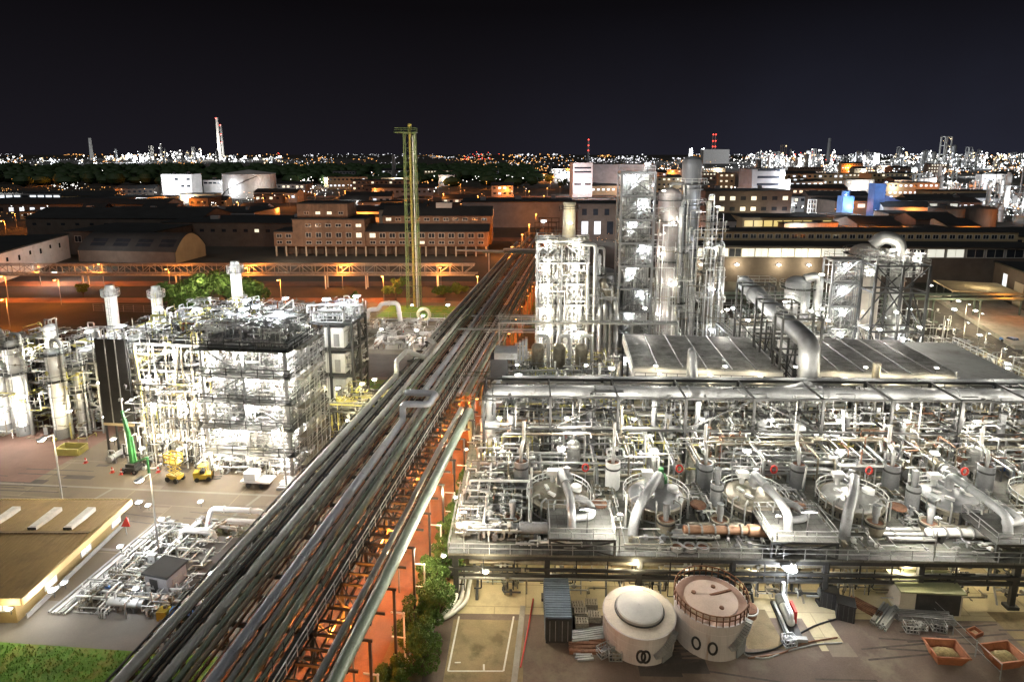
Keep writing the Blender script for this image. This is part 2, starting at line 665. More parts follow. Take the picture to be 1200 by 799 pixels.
# ---------------------------------------------------------------- buildings
brick = M('brown_brick', (.25, .16, .11), .9, 0, .22, .3, (.15, .10, .075), .5, .7)
lines(brick, .6, .22, .03, .8)
darkbrick = M('dark_brick', (.115, .092, .078), .9, 0, .25, .3)
rooff = M('dark_roof_felt', (.030, .032, .034), .9, 0, .35, .15)
tanroof = M('tan_corrugated_roof', (.26, .175, .07), .6, .1, .18, .12, (.18, .12, .05), .52, .7)
cream = M('cream_render', (.52, .46, .36), .85, 0, .2, .3)
whitewall = M('white_wall', (.60, .58, .56), .8, 0, .18, .2, (.40, .36, .32), .55, .75)
greywall = M('grey_wall', (.26, .26, .27), .8, 0, .25, .2)
tanwall = M('tan_wall', (.42, .33, .20), .85, 0, .2, .2)
bluewall = M('blue_cladding', (.05, .13, .34), .55, .1, .3, .3)
_win = {}


def winmesh(w, h, mat, fm=None):
    key = (round(w, 2), round(h, 2), mat.name)
    if key not in _win:
        b = MB()
        b.box((0, -.03, 0), (w, .05, h))
        me = bpy.data.meshes.new('pane')
        me.from_pydata(b.v, [], b.f)
        me.materials.append(mat)
        f = MB()
        t = .09 * min(1.5, max(w, h) / 1.5)
        for s in (-1, 1):
            f.box((s * (w / 2), -.05, 0), (t, .13, h + t))
            f.box((0, -.05, s * h / 2), (w - t, .13, t))
        f.box((0, -.055, 0), (t * .8, .12, h - t))
        m2 = bpy.data.meshes.new('window')
        m2.from_pydata(f.v, [], f.f)
        m2.materials.append(fm or wframe)
        _win[key] = (me, m2)
    return _win[key]


def windows(root, x0, x1, y, z, n, w, h, lit=0.2, litm=None, rz=0.0, sub=True, swap=False):
    """a row of windows on a wall; swap: along y at x=y instead (facing +x or -x by rz)"""
    for i in range(n):
        x = x0 + (x1 - x0) * (i + .5) / n
        m = (litm or LWIN) if rnd.random() < lit else glass
        pane, fr = winmesh(w, h, m)
        loc = (y, x, z) if swap else (x, y, z)
        o = bpy.data.objects.new('window', fr if sub else pane)
        COL.objects.link(o)
        o.parent = root
        o.location = loc
        o.rotation_euler = (0, 0, rz)
        if sub:
            p = bpy.data.objects.new('pane', pane)
            COL.objects.link(p)
            p.parent = o


def bpart(root, name, mat, *boxes):
    b = MB()
    for x0, x1, y0, y1, z0, z1 in boxes:
        b.box(((x0 + x1) / 2, (y0 + y1) / 2, (z0 + z1) / 2), (x1 - x0, y1 - y0, z1 - z0))
    return build(b, name, mat, root)


def simple(name, label, cat, x, y, w, d, h, wall, roof=None, yaw=0, group=None, rows=(), sub=False, gable=0, roofobj=0):
    """plain building: x,y is the middle of the front wall's foot"""
    t = thing(name, label, cat, (x, y, 0), R(-yaw), group, True)
    b = MB()
    b.box((0, d / 2, h / 2), (w, d, h))
    if gable:
        b.add([(-w / 2, 0, h), (-w / 2, d, h), (-w / 2, d / 2, h + gable - .05)], [(0, 1, 2)])
        b.add([(w / 2, 0, h), (w / 2, d, h), (w / 2, d / 2, h + gable - .05)], [(0, 2, 1)])
    build(b, 'wall', wall, t)
    r = MB()
    if gable:
        e = .5
        for s in (0, 1):
            ya, yb = (-e, d / 2) if s == 0 else (d + e, d / 2)
            za = h - e * gable * 2 / d
            r.add([(-w / 2 - e, ya, za), (w / 2 + e, ya, za), (w / 2 + e, yb, h + gable), (-w / 2 - e, yb, h + gable),
                   (-w / 2 - e, ya, za + .3), (w / 2 + e, ya, za + .3), (w / 2 + e, yb, h + gable + .3), (-w / 2 - e, yb, h + gable + .3)],
                  [(0, 1, 2, 3), (7, 6, 5, 4), (0, 4, 5, 1), (1, 5, 6, 2), (2, 6, 7, 3), (3, 7, 4, 0)])
    else:
        r.box((0, d / 2, h + .2), (w + .8, d + .8, .4))
    rf = build(r, 'roof', roof or rooff, t)
    for i in range(roofobj):
        q = MB()
        q.box((-w / 2 + w * (i + .5) / roofobj + U(-1, 1), d * U(.3, .7), h + .41 + U(.6, 1.2)), (U(1.5, 4), U(1.5, 3), 2))
        build(q, 'roof_box', greywall, rf)
    for (z, n, ww, hh, lit, lm) in rows:
        windows(t, -w / 2 + .6, w / 2 - .6, 0, z, n, ww, hh, lit, lm, sub=sub)
    return t


# --- long brick office building with an open ground floor
t = thing('brick_building', 'long brown brick building standing on open ground floor pillars', 'building', (-101, 337, 0), R(-1), deep=True)
for (x0, x1, y0, y1, z0, z1) in ((0, 8.5, 0, 20, 4.2, 10.2), (8.5, 39, -1, 25, 4.2, 15.6), (10, 31.5, 2, 20, 16.1, 22), (39, 91, 0, 9, 4.2, 10.6), (45, 92, 9, 29, 4.2, 16.5)):
    bpart(t, 'wall', brick, (x0, x1, y0, y1, z0, z1))
bpart(t, 'ground_floor_wall', darkbrick, (2, 90, 7, 27, 0, 4.15))
for (x0, x1, y0, y1, z) in ((-.4, 8.4, -.4, 20, 10.2), (8.1, 39.4, -1.4, 25.4, 15.6), (9.7, 31.8, 1.7, 20.3, 22)):
    bpart(t, 'roof', rooff, (x0, x1, y0, y1, z, z + .45))
r = MB()
r.add([(38.9, -.5, 10.7), (91.5, -.5, 10.7), (91.5, 9, 13.2), (38.9, 9, 13.2)], [(0, 1, 2, 3)])
r.add([(38.9, -.5, 10.4), (91.5, -.5, 10.4), (91.5, -.5, 10.7), (38.9, -.5, 10.7)], [(0, 1, 2, 3)])
build(r, 'lower_roof', rooff, t)
r = MB()
r.add([(44.6, 8.4, 16.5), (92.5, 8.4, 16.5), (92.5, 19, 20.2), (44.6, 19, 20.2), (92.5, 29.6, 16.5), (44.6, 29.6, 16.5)], [(0, 1, 2, 3), (3, 2, 4, 5)])
rf = build(r, 'upper_roof', rooff, t)
build(MB().add([(92, 9, 16.5), (92, 29, 16.5), (92, 19, 20.1), (92.45, 8.6, 16.2), (92.45, 29.4, 16.2), (92.45, 19, 20)], [(3, 4, 5)]), 'gable', cream, t)
for x in (28, 71):
    q = build(MB().box((x, 17, 20.6), (7, 3, 2.2)), 'dormer', whitewall, rf)
for i in range(22):
    bpart(t, 'pillar', cream, (.5 + i * 4.25, 1.1 + i * 4.25, -.4, .2, 0, 4.2))
windows(t, .4, 8.2, 0, 8.6, 2, 2.2, 1.4)
windows(t, .4, 8.2, 0, 5.9, 2, 2.2, 1.2)
for z, h in ((5.9, 1.2), (9.1, 2.0), (13.2, 1.3)):
    windows(t, 13, 38.6, -1, z, 6, 2.3, h, .08)
windows(t, 11.5, 31, 2, 18.2, 4, 2.0, 1.2, .2)
windows(t, 40, 90, 0, 8.9, 12, 2.5, 1.9, .2)
windows(t, 40, 90, 0, 5.9, 12, 2.3, 1.2, .2)
windows(t, 45.5, 91, 9, 15.0, 11, 2.3, 1.3, .05)
windows(t, 11, 27, 92.05, 14.2, 3, 1.6, 3, 0, rz=R(90), swap=True)
# round roofed hall
t = thing('arched_hall', 'low hall with arched dark roof and brown rounded gable', 'hall', (-133, 312, 0), R(-7), deep=True)
prof = [(v, 4.6 + 6.4 * (1 - ((v - 13) / 13) ** 2)) for v in [i * 26 / 14 for i in range(15)]]
b = MB()
b.box((-21, .15, 2.3), (42, .3, 4.6)).box((-21, 25.85, 2.3), (42, .3, 4.6))
build(b, 'wall', darkbrick, t)
gm = MB()
for x in (0, -42):
    n = len(prof)
    vs = [(x, v, z - .05) for v, z in prof] + [(x, 26, 0), (x, 0, 0)]
    vs += [(x - .3, v, z) for _, v, z in vs]
    gm.add(vs, [tuple(range(n + 2))] + [tuple(range(n + 2, 2 * n + 4))[::-1]])
build(gm, 'gable_wall', tanwall, t)
rm = MB()
for i in range(len(prof) - 1):
    (a, za), (b2, zb) = prof[i], prof[i + 1]
    rm.add([(-42.5, a, za), (.4, a, za), (.4, b2, zb), (-42.5, b2, zb)], [(0, 1, 2, 3)], True)
rf = build(rm, 'roof', rooff, t)
for i in range(4):
    (a, za), (b2, zb) = prof[1], prof[3]
    x = -38 + i * 10
    build(MB().add([(x, a, za + .12), (x + 6.5, a, za + .12), (x + 6.5, b2, zb + .12), (x, b2, zb + .12)], [(0, 1, 2, 3)]), 'skylight', glass, rf)
# white walled hall at the left edge
t = thing('white_hall', 'long white walled hall with dark roof at left edge', 'hall', (-170, 250, 0), R(14), deep=True)
bpart(t, 'wall', whitewall, (-45, 0, -10, 84, 0, 9.6))
bpart(t, 'roof', rooff, (-45.4, .4, -10.4, 84.4, 9.6, 10.1))
for i in range(9):
    windows(t, -8 + i * 10, -6 + i * 10, .02, 6.4 + (i % 2) * .6, 1, 1.6, 1.9 - .5 * (i % 2), 0, rz=R(90), swap=True, sub=False)
# sheds behind
simple('brick_shed', 'brown brick shed with four pale windows beside the arched hall', 'shed', -172, 340, 40, 40, 10, darkbrick, yaw=4, rows=((6.8, 4, 3, 2.6, .2, None),), sub=True)
simple('flat_shed', 'broad low shed with dark flat roof behind the arched hall', 'shed', -127, 372, 75, 46, 11, darkbrick, yaw=3, rows=((7.5, 14, 2, 1.4, .08, None),), roofobj=2)
simple('flat_shed', 'dark long shed with gently pitched roof behind the brown brick shed', 'shed', -200, 400, 90, 40, 11, darkbrick, yaw=2, gable=4, rows=((8, 12, 2, 1.2, .05, None),))
simple('flat_shed', 'plain dark shed between the long brick building and the white hall', 'shed', -210, 470, 120, 46, 9, greywall, yaw=3, roofobj=6, rows=((5, 20, 3, 2, .15, LWIN),))
simple('flat_shed', 'wide grey shed with pale front behind the brick building roof', 'shed', 4, 470, 66, 40, 15, greywall, yaw=-2, roofobj=3)
simple('flat_shed', 'small pale shed with dark roof right of the brick building gable', 'shed', -62, 450, 26, 22, 12, cream, yaw=2, gable=3, rows=((6, 4, 2, 2, .3, None),))
# lit halls at the far left
simple('lit_hall', 'distant long hall with two rows of bright cold windows', 'hall', -372, 640, 92, 30, 12, greywall, yaw=2, rows=((8.5, 14, 5, 3.4, .95, LWINC), (4.0, 14, 5, 3.0, .95, LWINC)))
simple('long_shed', 'very long dark shed with a row of small lit windows', 'shed', -330, 545, 190, 30, 9, darkbrick, yaw=1, gable=3, rows=((5.5, 26, 3.2, 2.6, .6, LWINC),))
simple('brick_house', 'small orange lit brick house in front of the long window shed', 'house', -262, 500, 14, 12, 9, brick, gable=3, rows=((5, 4, 2, 2.2, .6, LWIN),))
simple('white_block', 'tall white floodlit block far left beside the big white tank', 'building', -345, 830, 32, 25, 22, whitewall, yaw=2, rows=((17, 5, 3.5, 2, .3, LWINC), (10, 5, 3.5, 2, .3, LWINC)), roofobj=2)
simple('white_works', 'low white floodlit works between the white block and the big tank', 'building', -300, 860, 60, 30, 15, whitewall, yaw=2, rows=((12, 12, 4, 2, .35, LWINC),), roofobj=5)
# big white tank
t = thing('storage_tank', 'huge pale round tank with spiral stair far left', 'tank', (-264, 812, 0))
build(MB().lathe([(25, 0), (25, 23), (24.2, 23.4), (0, 27)], n=48), 'shell', whitewall, t)
st = MB()
for i in range(26):
    a = R(200 + i * 4.2)
    a2 = R(200 + (i + 1) * 4.2)
    st.beam((25.4 * cos(a), 25.4 * sin(a), i * .8 + .4), (25.4 * cos(a2), 25.4 * sin(a2), i * .8 + 1.2), .8, .5)
build(st, 'stair', dark, t)
# --- centre: works beside the road
simple('brown_works', 'brown factory with tall bright windows beyond the lit process tower', 'factory', 59, 402, 52, 26, 18, darkbrick, yaw=1, rows=((14, 9, 2.4, 3.2, .5, LWINC), (6, 8, 3.2, 6.5, .6, LWINC)), roofobj=1)
simple('white_tower_block', 'white slab tower block with balconies beside the orange road', 'tower block', 70, 800, 20, 18, 34, whitewall, yaw=-8, rows=[(5 + i * 4, 1, 17, 1.7, .35, LWINC) for i in range(7)])
simple('pale_works', 'long pale flat roofed works right of the white tower block', 'factory', 118, 850, 66, 40, 32, greywall, yaw=0, rows=((10, 16, 3, 3, .6, LWINC),))
simple('grey_works', 'low dark works behind the white lattice tower', 'factory', 135, 560, 80, 40, 14, darkbrick, rows=((9, 12, 3, 3, .25, LWINC),), roofobj=3)
simple('brown_block', 'brown block with column of lit windows behind the grey stack', 'building', 134, 455, 50, 30, 22, darkbrick, yaw=-3, rows=((18, 8, 3, 2.2, .35, LWIN), (12, 8, 3, 2.2, .35, LWIN), (6, 8, 3, 2.2, .5, LWIN)), roofobj=2)
# white office tower with lamps on its right side
t = thing('office_tower', 'tall pale office tower with four lamps down its right side', 'tower', (165, 520, 0), R(6))
bpart(t, 'wall', greywall, (-11, 11, 0, 18, 0, 33))
bpart(t, 'wall', whitewall, (11.02, 17, 3, 18, 0, 26))
bpart(t, 'roof', rooff, (-11.3, 11.3, -.3, 18.3, 33, 33.5))
for i in range(7):
    windows(t, -8, 8, 0, 5 + i * 4.6, 1, 15, 1.5, 0, sub=False)
for i in range(4):
    e = MB().lathe([(0, -.7), (1, 0), (0, .7)], (13 if i < 2 else 10, 2.3 if i < 2 else -.8, 10 + i * 6.5), 10)
    build(e, 'wall_lamp', LWC, t)
    light((15 if i < 2 else 11.5, -4, 10 + i * 6.5), 12000, CC, t, 1.0)
# --- right: long halls behind the plant
t = thing('glazed_hall', 'long low hall with continuous lit glazing behind the right plant', 'hall', (60, 268, 0), R(-1.5), deep=True)
bpart(t, 'wall', darkbrick, (0, 118, 0, 28, 0, 8.4))
bpart(t, 'wall', darkbrick, (0, 118, .1, 28, 11.6, 12.0))
bpart(t, 'core', greywall, (0, 118, .4, 27.6, 8.4, 11.6))
bpart(t, 'roof', rooff, (-.5, 118.5, -1, 16, 12.0, 12.4))
bpart(t, 'clerestory', tanwall, (0, 118, 16, 27, 12.4, 15.6))
bpart(t, 'upper_roof', rooff, (-.5, 118.5, 15.4, 28, 15.6, 16.0))
windows(t, 0, 62, .35, 10, 14, 4.2, 2.9, .95, LSTRIP)
windows(t, 66, 118, .35, 10, 8, 5.6, 2.8, .3, LSTRIP)
windows(t, 1, 117, 16, 14, 40, 2.0, 1.5, .0)
for u in (4, 16, 30, 40):
    e = build(MB().lathe([(0, -.5), (.8, 0), (0, .5)], (u, -1.3, 6), 8), 'wall_lamp', LW, t)
    light((u, -4, 6), 2500, CY, t, .5)
simple('long_works', 'very long dark roofed works with pale clerestory behind the glazed hall', 'factory', 178, 322, 190, 30, 10, tanwall, yaw=-1, gable=2, rows=((7.5, 44, 3, 2, .15, LWIN),))
simple('yellow_lit_shed', 'flat shed with yellow lit front above the long dark works', 'shed', 140, 405, 46, 25, 11, tanwall, rows=((8, 9, 4.2, 3, .9, EM('yellow_lit_pane', (1, .75, .22), .8)),))
simple('skylight_shed', 'long low shed with glazed pale roof strips near the blue towers', 'shed', 262, 545, 86, 40, 11, darkbrick, yaw=-1, rows=((8, 12, 5, 2.5, .6, LSTRIP),))
for i, (x, y) in enumerate(((243, 448), (262, 450))):
    t = thing('dark_tank', ('left', 'right')[i] + ' one of two dark rusty round tanks by the long sheds', 'tank', (x, y, 0), group='dark round tanks')
    build(MB().lathe([(8.6, 0), (8.6, 13), (8.2, 13.3), (0, 14.6)], n=28), 'shell', M('dark_tank_plate%d' % i, (.10, .085, .075), .7, .1, .4, .3, zs=.2), t)
    rl = MB()
    for k2 in range(20):
        a, a2 = 2 * pi * k2 / 20, 2 * pi * (k2 + 1) / 20
        rl.beam((8.5 * cos(a), 8.5 * sin(a), 14.2), (8.5 * cos(a2), 8.5 * sin(a2), 14.2), .1)
        rl.beam((8.5 * cos(a), 8.5 * sin(a), 13), (8.5 * cos(a), 8.5 * sin(a), 14.2), .1)
    build(rl, 'handrail', dark, t)
# blue silo plant
t = thing('blue_silo_plant', 'bright blue silo towers with sloping blue conveyor housing', 'silo plant', (216, 520, 0))
build(MB().box((0, 0, 8), (7, 7, 16)), 'tower', bluewall, t)
build(MB().box((21, 2, 12), (7, 7, 24)), 'tower', bluewall, t)
build(MB().beam((24.6, 2, 14), (44, 2, 7), 6, 5), 'conveyor_housing', bluewall, t)
build(MB().lathe([(2.5, 16), (2.5, 19), (0, 20)], (0, 0, 0), 14), 'vent', bluewall, t)
for (x, z) in ((-3, 17), (17, 7), (22, 25), (26, 16)):
    build(MB().lathe([(0, -.6), (1, 0), (0, .6)], (x, -5.2, z), 8), 'lamp', LB, t)
    light((x, -8, z), 1500, (.7, .85, 1), t, 1)
# brick workshop at the right edge
t = thing('brick_workshop', 'brown brick workshop with tall bright window at right edge', 'workshop', (147, 240, 0), R(-17), deep=True)
bpart(t, 'wall', darkbrick, (0, 50, -62, 0, 0, 10.5))
bpart(t, 'roof', rooff, (-.4, 50, -62.4, .4, 10.5, 10.9))
windows(t, -12, -8, -.02, 5, 1, 3.4, 6.5, 1, LWINC, rz=R(-90), swap=True)
windows(t, -42, -38, -.02, 5, 1, 3.4, 6.5, 1, LWINC, rz=R(-90), swap=True)
build(MB().box((-.06, -21, 3.6), (.14, 6.5, 7.2)), 'door', cream, t)
build(MB().box((-.06, -50, 3.6), (.14, 6.5, 7.2)), 'door', cream, t)
t = thing('loading_dock', 'beige flat roofed loading dock with lamps beside the brick workshop', 'dock', (133, 236, 0), R(-17), deep=True)
bpart(t, 'platform', concrete, (-6, 11, -70, 0, 0, 1.1))
bpart(t, 'canopy', tanwall, (-5, 11.5, -18, 2, 4.6, 5.0))
for v in (-1, -8, -16):
    bpart(t, 'post', dark, (-4.6, -4.3, v, v + .3, 1.1, 4.6))
for v in (-3, -20, -30, -44):
    e = build(MB().lathe([(0, -.25), (.6, 0), (0, .25)], (-6.6, v, 3.9), 10), 'lamp', LW, t)
    light((-8.5, v, 3.8), 900, CY, t, .4)
# ---------------------------------------------------------------- small prototypes (moved or copied into place)
def proto(name, label, cat, group=None):
    return thing(name, label, cat, (0, 0, 0), 0, group)


def mk_flood(lens, ws=1.0):
    t = proto('floodlight', 'white floodlight', 'floodlight', 'floodlights')
    build(MB().beam((0, 0, -1.3), (0, 0, 0), .09), 'bracket', dark, t)
    build(MB().box((0, .08, .12), (1.1 * ws, .34, .24)), 'housing', grey, t)
    build(MB().lathe([(0, -.17), (.35, -.1), (.5 * ws, 0), (.35, .1), (0, .17)], (0, -.24, .05), 12, (0, 0, 1)), 'lens', lens, t)
    return Proto(t)


FL = {'w': mk_flood(LW), 'c': mk_flood(LWC)}


def flood(loc, power, where, col=CW, kind='w', rz=0.0, sc=1.0, grp=None, off=(0, -.9, .1)):
    o = FL[kind].put(loc, rz, 'white floodlight ' + where, grp or 'floodlights ' + where, sc)
    light((loc[0] + off[0], loc[1] + off[1], loc[2] + off[2]), power, col, None, .35)
    return o


def mk_lamp(h, lens, pole=galv, arm=1.4):
    t = proto('street_lamp', 'street lamp', 'street lamp', 'street lamps')
    build(MB().lathe([(.11, 0), (.06, h)], n=6), 'pole', pole, t)
    build(MB().beam((0, 0, h), (0, -arm, h + .15), .09), 'arm', pole, t)
    hd = build(MB().box((0, -arm, h + .2), (.35, .8, .16)), 'lamp_head', grey, t)
    build(MB().lathe([(0, -.2), (.3, -.08), (.42, .02), (0, .1)], (0, -arm, h + .06), 8), 'lens', lens, hd)
    return Proto(t)


SLO, SLW = mk_lamp(7.5, LO), mk_lamp(9, LW)


def slamp(x, y, where, col=CO, power=0, p=None, sc=1.0, rz=0, grp=None):
    p = p or SLO
    o = p.put((x, y, 0), rz, ('orange' if p is SLO else 'white') + ' street lamp ' + where, grp or 'street lamps ' + where, sc)
    if power:
        light((x, y - 1.6, 6.6 * sc), power, col, None, .4)
    return o


# --- vertical trees of plant equipment
def mk_pump(m1, m2):
    t = proto('pump_set', 'pump', 'pump')
    build(MB().box((0, 0, .12), (2.2, .9, .24)), 'base_plate', concrete, t)
    build(MB().lathe([(0, 0), (.42, .0), (.46, .3), (.3, .5), (.3, .6), (0, .6)], (-.75, -.3, .75), 12, (0, 1, 0)), 'pump_body', m1, t)
    b = MB().cyl((-.4, 0, .75), (.0, 0, .75), .13, 8).lathe([(0, 0), (.3, 0), (.36, .05), (.36, .8), (.3, .85), (0, .85)], (0, 0, .75), 12, (1, 0, 0)).box((.45, 0, .42), (.7, .5, .36))
    build(b, 'motor', m2, t)
    build(MB().tube([(-.75, .0, 1.0), (-.75, .0, 2.6), (-.75, 1.4, 2.6)], .14, 8, 1.8), 'discharge_pipe', silver, t)
    build(MB().tube([(-.75, -.3, .75), (-.75, -1.4, .75), (-.75, -1.4, 0)], .18, 8, 1.8), 'suction_pipe', silver, t)
    v = build(MB().lathe([(0, 0), (.28, .0), (.28, .08), (.2, .1), (.2, .3), (.28, .32), (.28, .4), (0, .4)], (-.75, 0, 1.6), 10), 'valve', m2, t)
    build(MB().ring((-.75, -.42, 1.8), (0, 1, 0), .2, .06, .05, 10).beam((-.75, -.4, 1.8), (-.75, 0, 1.8), .05), 'handwheel', red, v)
    return Proto(t)


def mk_exch(m, L=4.2, r=.55):
    t = proto('heat_exchanger', 'exchanger', 'heat exchanger')
    z = r + .75
    build(MB().vessel((-L / 2, 0, z), (L / 2 - .7, 0, z), r, 14), 'shell', m, t)
    build(MB().lathe([(0, 0), (r * 1.18, 0), (r * 1.18, .12), (r, .13), (r, .7), (r * 1.18, .72), (r * 1.18, .84), (0, .9)], (L / 2 - .9, 0, z), 14, (1, 0, 0)), 'channel_head', galv, t)
    for x in (-L * .3, L * .2):
        build(MB().box((x, 0, z / 2 - .1), (.25, r * 1.5, z - .2)), 'saddle', grey, t)
    build(MB().tube([(-L * .35, 0, z + r * .9), (-L * .35, 0, z + r + .8), (-L * .35, 1.6, z + r + .8)], .16, 8, 1.8), 'inlet_pipe', m, t)
    build(MB().tube([(L * .12, 0, z + r * .9), (L * .12, 0, z + r + .5), (L * .12, -1.3, z + r + .5), (L * .12, -1.3, 0)], .13, 8, 1.8), 'outlet_pipe', silver, t)
    return Proto(t)


def mk_manifold(m, m2, n=6):
    t = proto('valve_manifold', 'manifold', 'manifold')
    L = n * .62
    build(MB().tube([(-L / 2 - .4, 0, 1.1), (L / 2 + .4, 0, 1.1)], .2, 10).ring((-L / 2 - .4, 0, 1.1), (1, 0, 0), .02, .3, .08, 10).ring((L / 2 + .35, 0, 1.1), (1, 0, 0), .02, .3, .08, 10), 'header', m, t)
    build(MB().tube([(-L / 2, .8, .6), (L / 2, .8, .6)], .16, 8), 'lower_header', m, t)
    for i in range(n):
        x = -L / 2 + (i + .5) * .62
        p = build(MB().tube([(x, 0, 1.2), (x, 0, 1.9 + .15 * (i % 2)), (x, .8, 1.9 + .15 * (i % 2)), (x, .8, .6)], .075, 6, 2), 'branch_pipe', m, t)
        build(MB().lathe([(0, 0), (.16, .02), (.1, .12), (.16, .24), (0, .26)], (x, .8, 1.05), 8).beam((x, .8, 1.2), (x, .5, 1.2), .04).ring((x, .5, 1.2), (0, 1, 0), .1, .04, .04, 8), 'valve', m2, p)
    for s in (-1, 1):
        build(MB().beam((s * L * .4, 0, 0), (s * L * .4, 0, .95), .12).beam((s * L * .4, .8, 0), (s * L * .4, .8, .5), .12).beam((s * L * .4, 0, .4), (s * L * .4, .8, .4), .1), 'support', dark, t)
    return Proto(t)


def mk_drum(m, h=3.4, r=.75):
    t = proto('upright_vessel', 'vessel', 'vessel')
    build(MB().vessel((0, 0, 1.1), (0, 0, h), r, 16), 'shell', m, t)
    for i in range(4):
        a = pi / 4 + i * pi / 2
        build(MB().beam((r * .85 * cos(a), r * .85 * sin(a), 0), (r * .85 * cos(a), r * .85 * sin(a), 1.3), .12), 'leg', dark, t)
    build(MB().tube([(0, 0, h + r * .6), (0, 0, h + r * .7 + .7), (r + .5, 0, h + r * .7 + .7), (r + .5, 0, 0)], .12, 8, 2), 'overhead_pipe', silver, t)
    build(MB().ring((0, 0, h * .35), (0, 0, 1), r * .98, .07, .12, 16).ring((0, 0, h * .9), (0, 0, 1), r * .98, .07, .12, 16), 'flange', galv, t)
    build(MB().lathe([(0, 0), (.26, 0), (.26, .35), (.34, .35), (.34, .45), (0, .45)], (0, -r * .9, h * .6), 10, (0, -1, 0)), 'manway', galv, t)
    return Proto(t)


def mk_loop(m, L=5.0):
    t = proto('pipe_loop', 'pipe loop', 'pipe')
    for i, r in enumerate((.17, .12, .15)):
        y = i * .55
        build(MB().tube([(-L / 2, y, 0), (-L / 2, y, 1.2 + i * .4), (0, y, 1.2 + i * .4), (0, y + 1.2, 1.2 + i * .4), (L / 2, y + 1.2, 1.2 + i * .4), (L / 2, y + 1.2, 0)], r, 8, 2), 'pipe', m, t)
    build(MB().beam((-L * .3, -.2, 0), (-L * .3, -.2, 1.0), .12).beam((-L * .3, 1.5, 0), (-L * .3, 1.5, 1.0), .12).beam((-L * .3, -.2, 1.0), (-L * .3, 1.5, 1.0), .12), 'support', dark, t)
    return Proto(t)


def mk_filter(m):
    t = proto('twin_filter', 'twin filter', 'filter')
    for s in (-1, 1):
        b = build(MB().vessel((s * .6, 0, .7), (s * .6, 0, 2.2), .42, 12), 'filter_body', m, t)
        build(MB().lathe([(0, 0), (.5, 0), (.5, .14), (0, .14)], (s * .6, 0, 2.1), 12), 'lid_flange', galv, b)
        for k2 in (-1, 1):
            build(MB().beam((s * .6 + k2 * .3, 0, 0), (s * .6 + k2 * .3, 0, .8), .08), 'leg', dark, t)
    build(MB().tube([(-1.6, -.6, .9), (1.6, -.6, .9)], .13, 8), 'inlet_pipe', silver, t)
    build(MB().tube([(-1.6, .5, 1.9), (1.0, .5, 1.9), (1.0, .5, 3.2)], .11, 8, 2), 'outlet_pipe', silver, t)
    return Proto(t)


def mk_cabinet():
    t = proto('control_cabinet', 'cabinet', 'cabinet')
    build(MB().box((0, 0, 1.1), (1.2, .6, 1.9)), 'cabinet_body', galv, t)
    for s in (-1, 1):
        d = build(MB().box((s * .29, -.32, 1.1), (.54, .04, 1.7)), 'door', white, t)
        build(MB().box((s * .08, -.36, 1.1), (.05, .05, .25)), 'handle', dark, d)
    build(MB().box((0, 0, .075), (1.1, .5, .15)), 'plinth', concrete, t)
    build(MB().box((0, -.05, 2.12), (1.4, .9, .06)), 'roof', grey, t)
    return Proto(t)


MODS = {
    'silver valve manifold': mk_manifold(silver, dark), 'white valve manifold': mk_manifold(white, rust, 7), 'rusty pipe manifold': mk_manifold(tarnish, galv, 5),
    'yellow valve manifold': mk_manifold(yelpipe, yellow, 6),
    'grey motor pump': mk_pump(grey, galv), 'blue motor pump': mk_pump(blue, bluepipe), 'green motor pump': mk_pump(grey, greenpipe),
    'silver heat exchanger': mk_exch(silver), 'white heat exchanger': mk_exch(white, 5.2, .6), 'tarnished heat exchanger': mk_exch(tarnish, 4.6, .65),
    'silver upright vessel': mk_drum(silver), 'white upright vessel': mk_drum(white, 4.2, .85), 'tarnished upright vessel': mk_drum(tarnish, 3.2, .9),
    'silver pipe loop': mk_loop(silver), 'white pipe loop': mk_loop(white, 4.2), 'dull pipe loop': mk_loop(tarnish, 4.6),
    'twin white filter': mk_filter(white), 'twin grey filter': mk_filter(midgrey), 'pale control cabinet': mk_cabinet(),
}
MODNAMES = list(MODS)


def mod(fr, kind, u, v, z, where, rz=None, sc=1.0):
    p = fr.p(u, v, z)
    a = rz if rz is not None else rnd.choice((0, pi / 2, pi, -pi / 2))
    return MODS[kind].put(p, fr.rz + a, kind + ' ' + where, kind + 's ' + where, sc)


def fill(fr, u0, u1, v0, v1, z, where, du=4.5, dv=4.0, kinds=None, skip=.1, sc=(.85, 1.15), avoid=()):
    """stand equipment in a loose grid on a floor"""
    nu, nv = max(1, int((u1 - u0) / du)), max(1, int((v1 - v0) * K / dv))
    for i in range(nu):
        for j in range(nv):
            if rnd.random() < skip:
                continue
            u = u0 + (i + .5) * (u1 - u0) / nu + U(-.4, .4)
            v = v0 + (j + .5) * (v1 - v0) / nv + U(-.4, .4)
            if any(a <= u <= b and c <= v <= d for a, b, c, d in avoid):
                continue
            mod(fr, rnd.choice(kinds or MODNAMES), u, v, z, where, sc=U(*sc))


def pipe(fr, pts, r, mat, label, n=8, bend=2.2, fl=0, grp=None, name='pipe_run', fw=None):
    """one pipe run; fl: metres between flange rings"""
    P = [(a, b * K, c) for a, b, c in (fr.p(*q) for q in pts)]
    mb = MB().tube(P, r, n, bend)
    if fl:
        for i in range(len(P) - 1):
            a, b = V(P[i]), V(P[i + 1])
            L = (b - a).length
            m = int(L / fl)
            for j in range(1, m + 1):
                c = a.lerp(b, (j - .5) / max(m, 1))
                mb.ring(c - (b - a).normalized() * .08, b - a, r * .98, fw or (r * .22 + .03), .16, n)
    return wbuild(mb, name, mat, True, label=label, cat='pipe', group=grp)


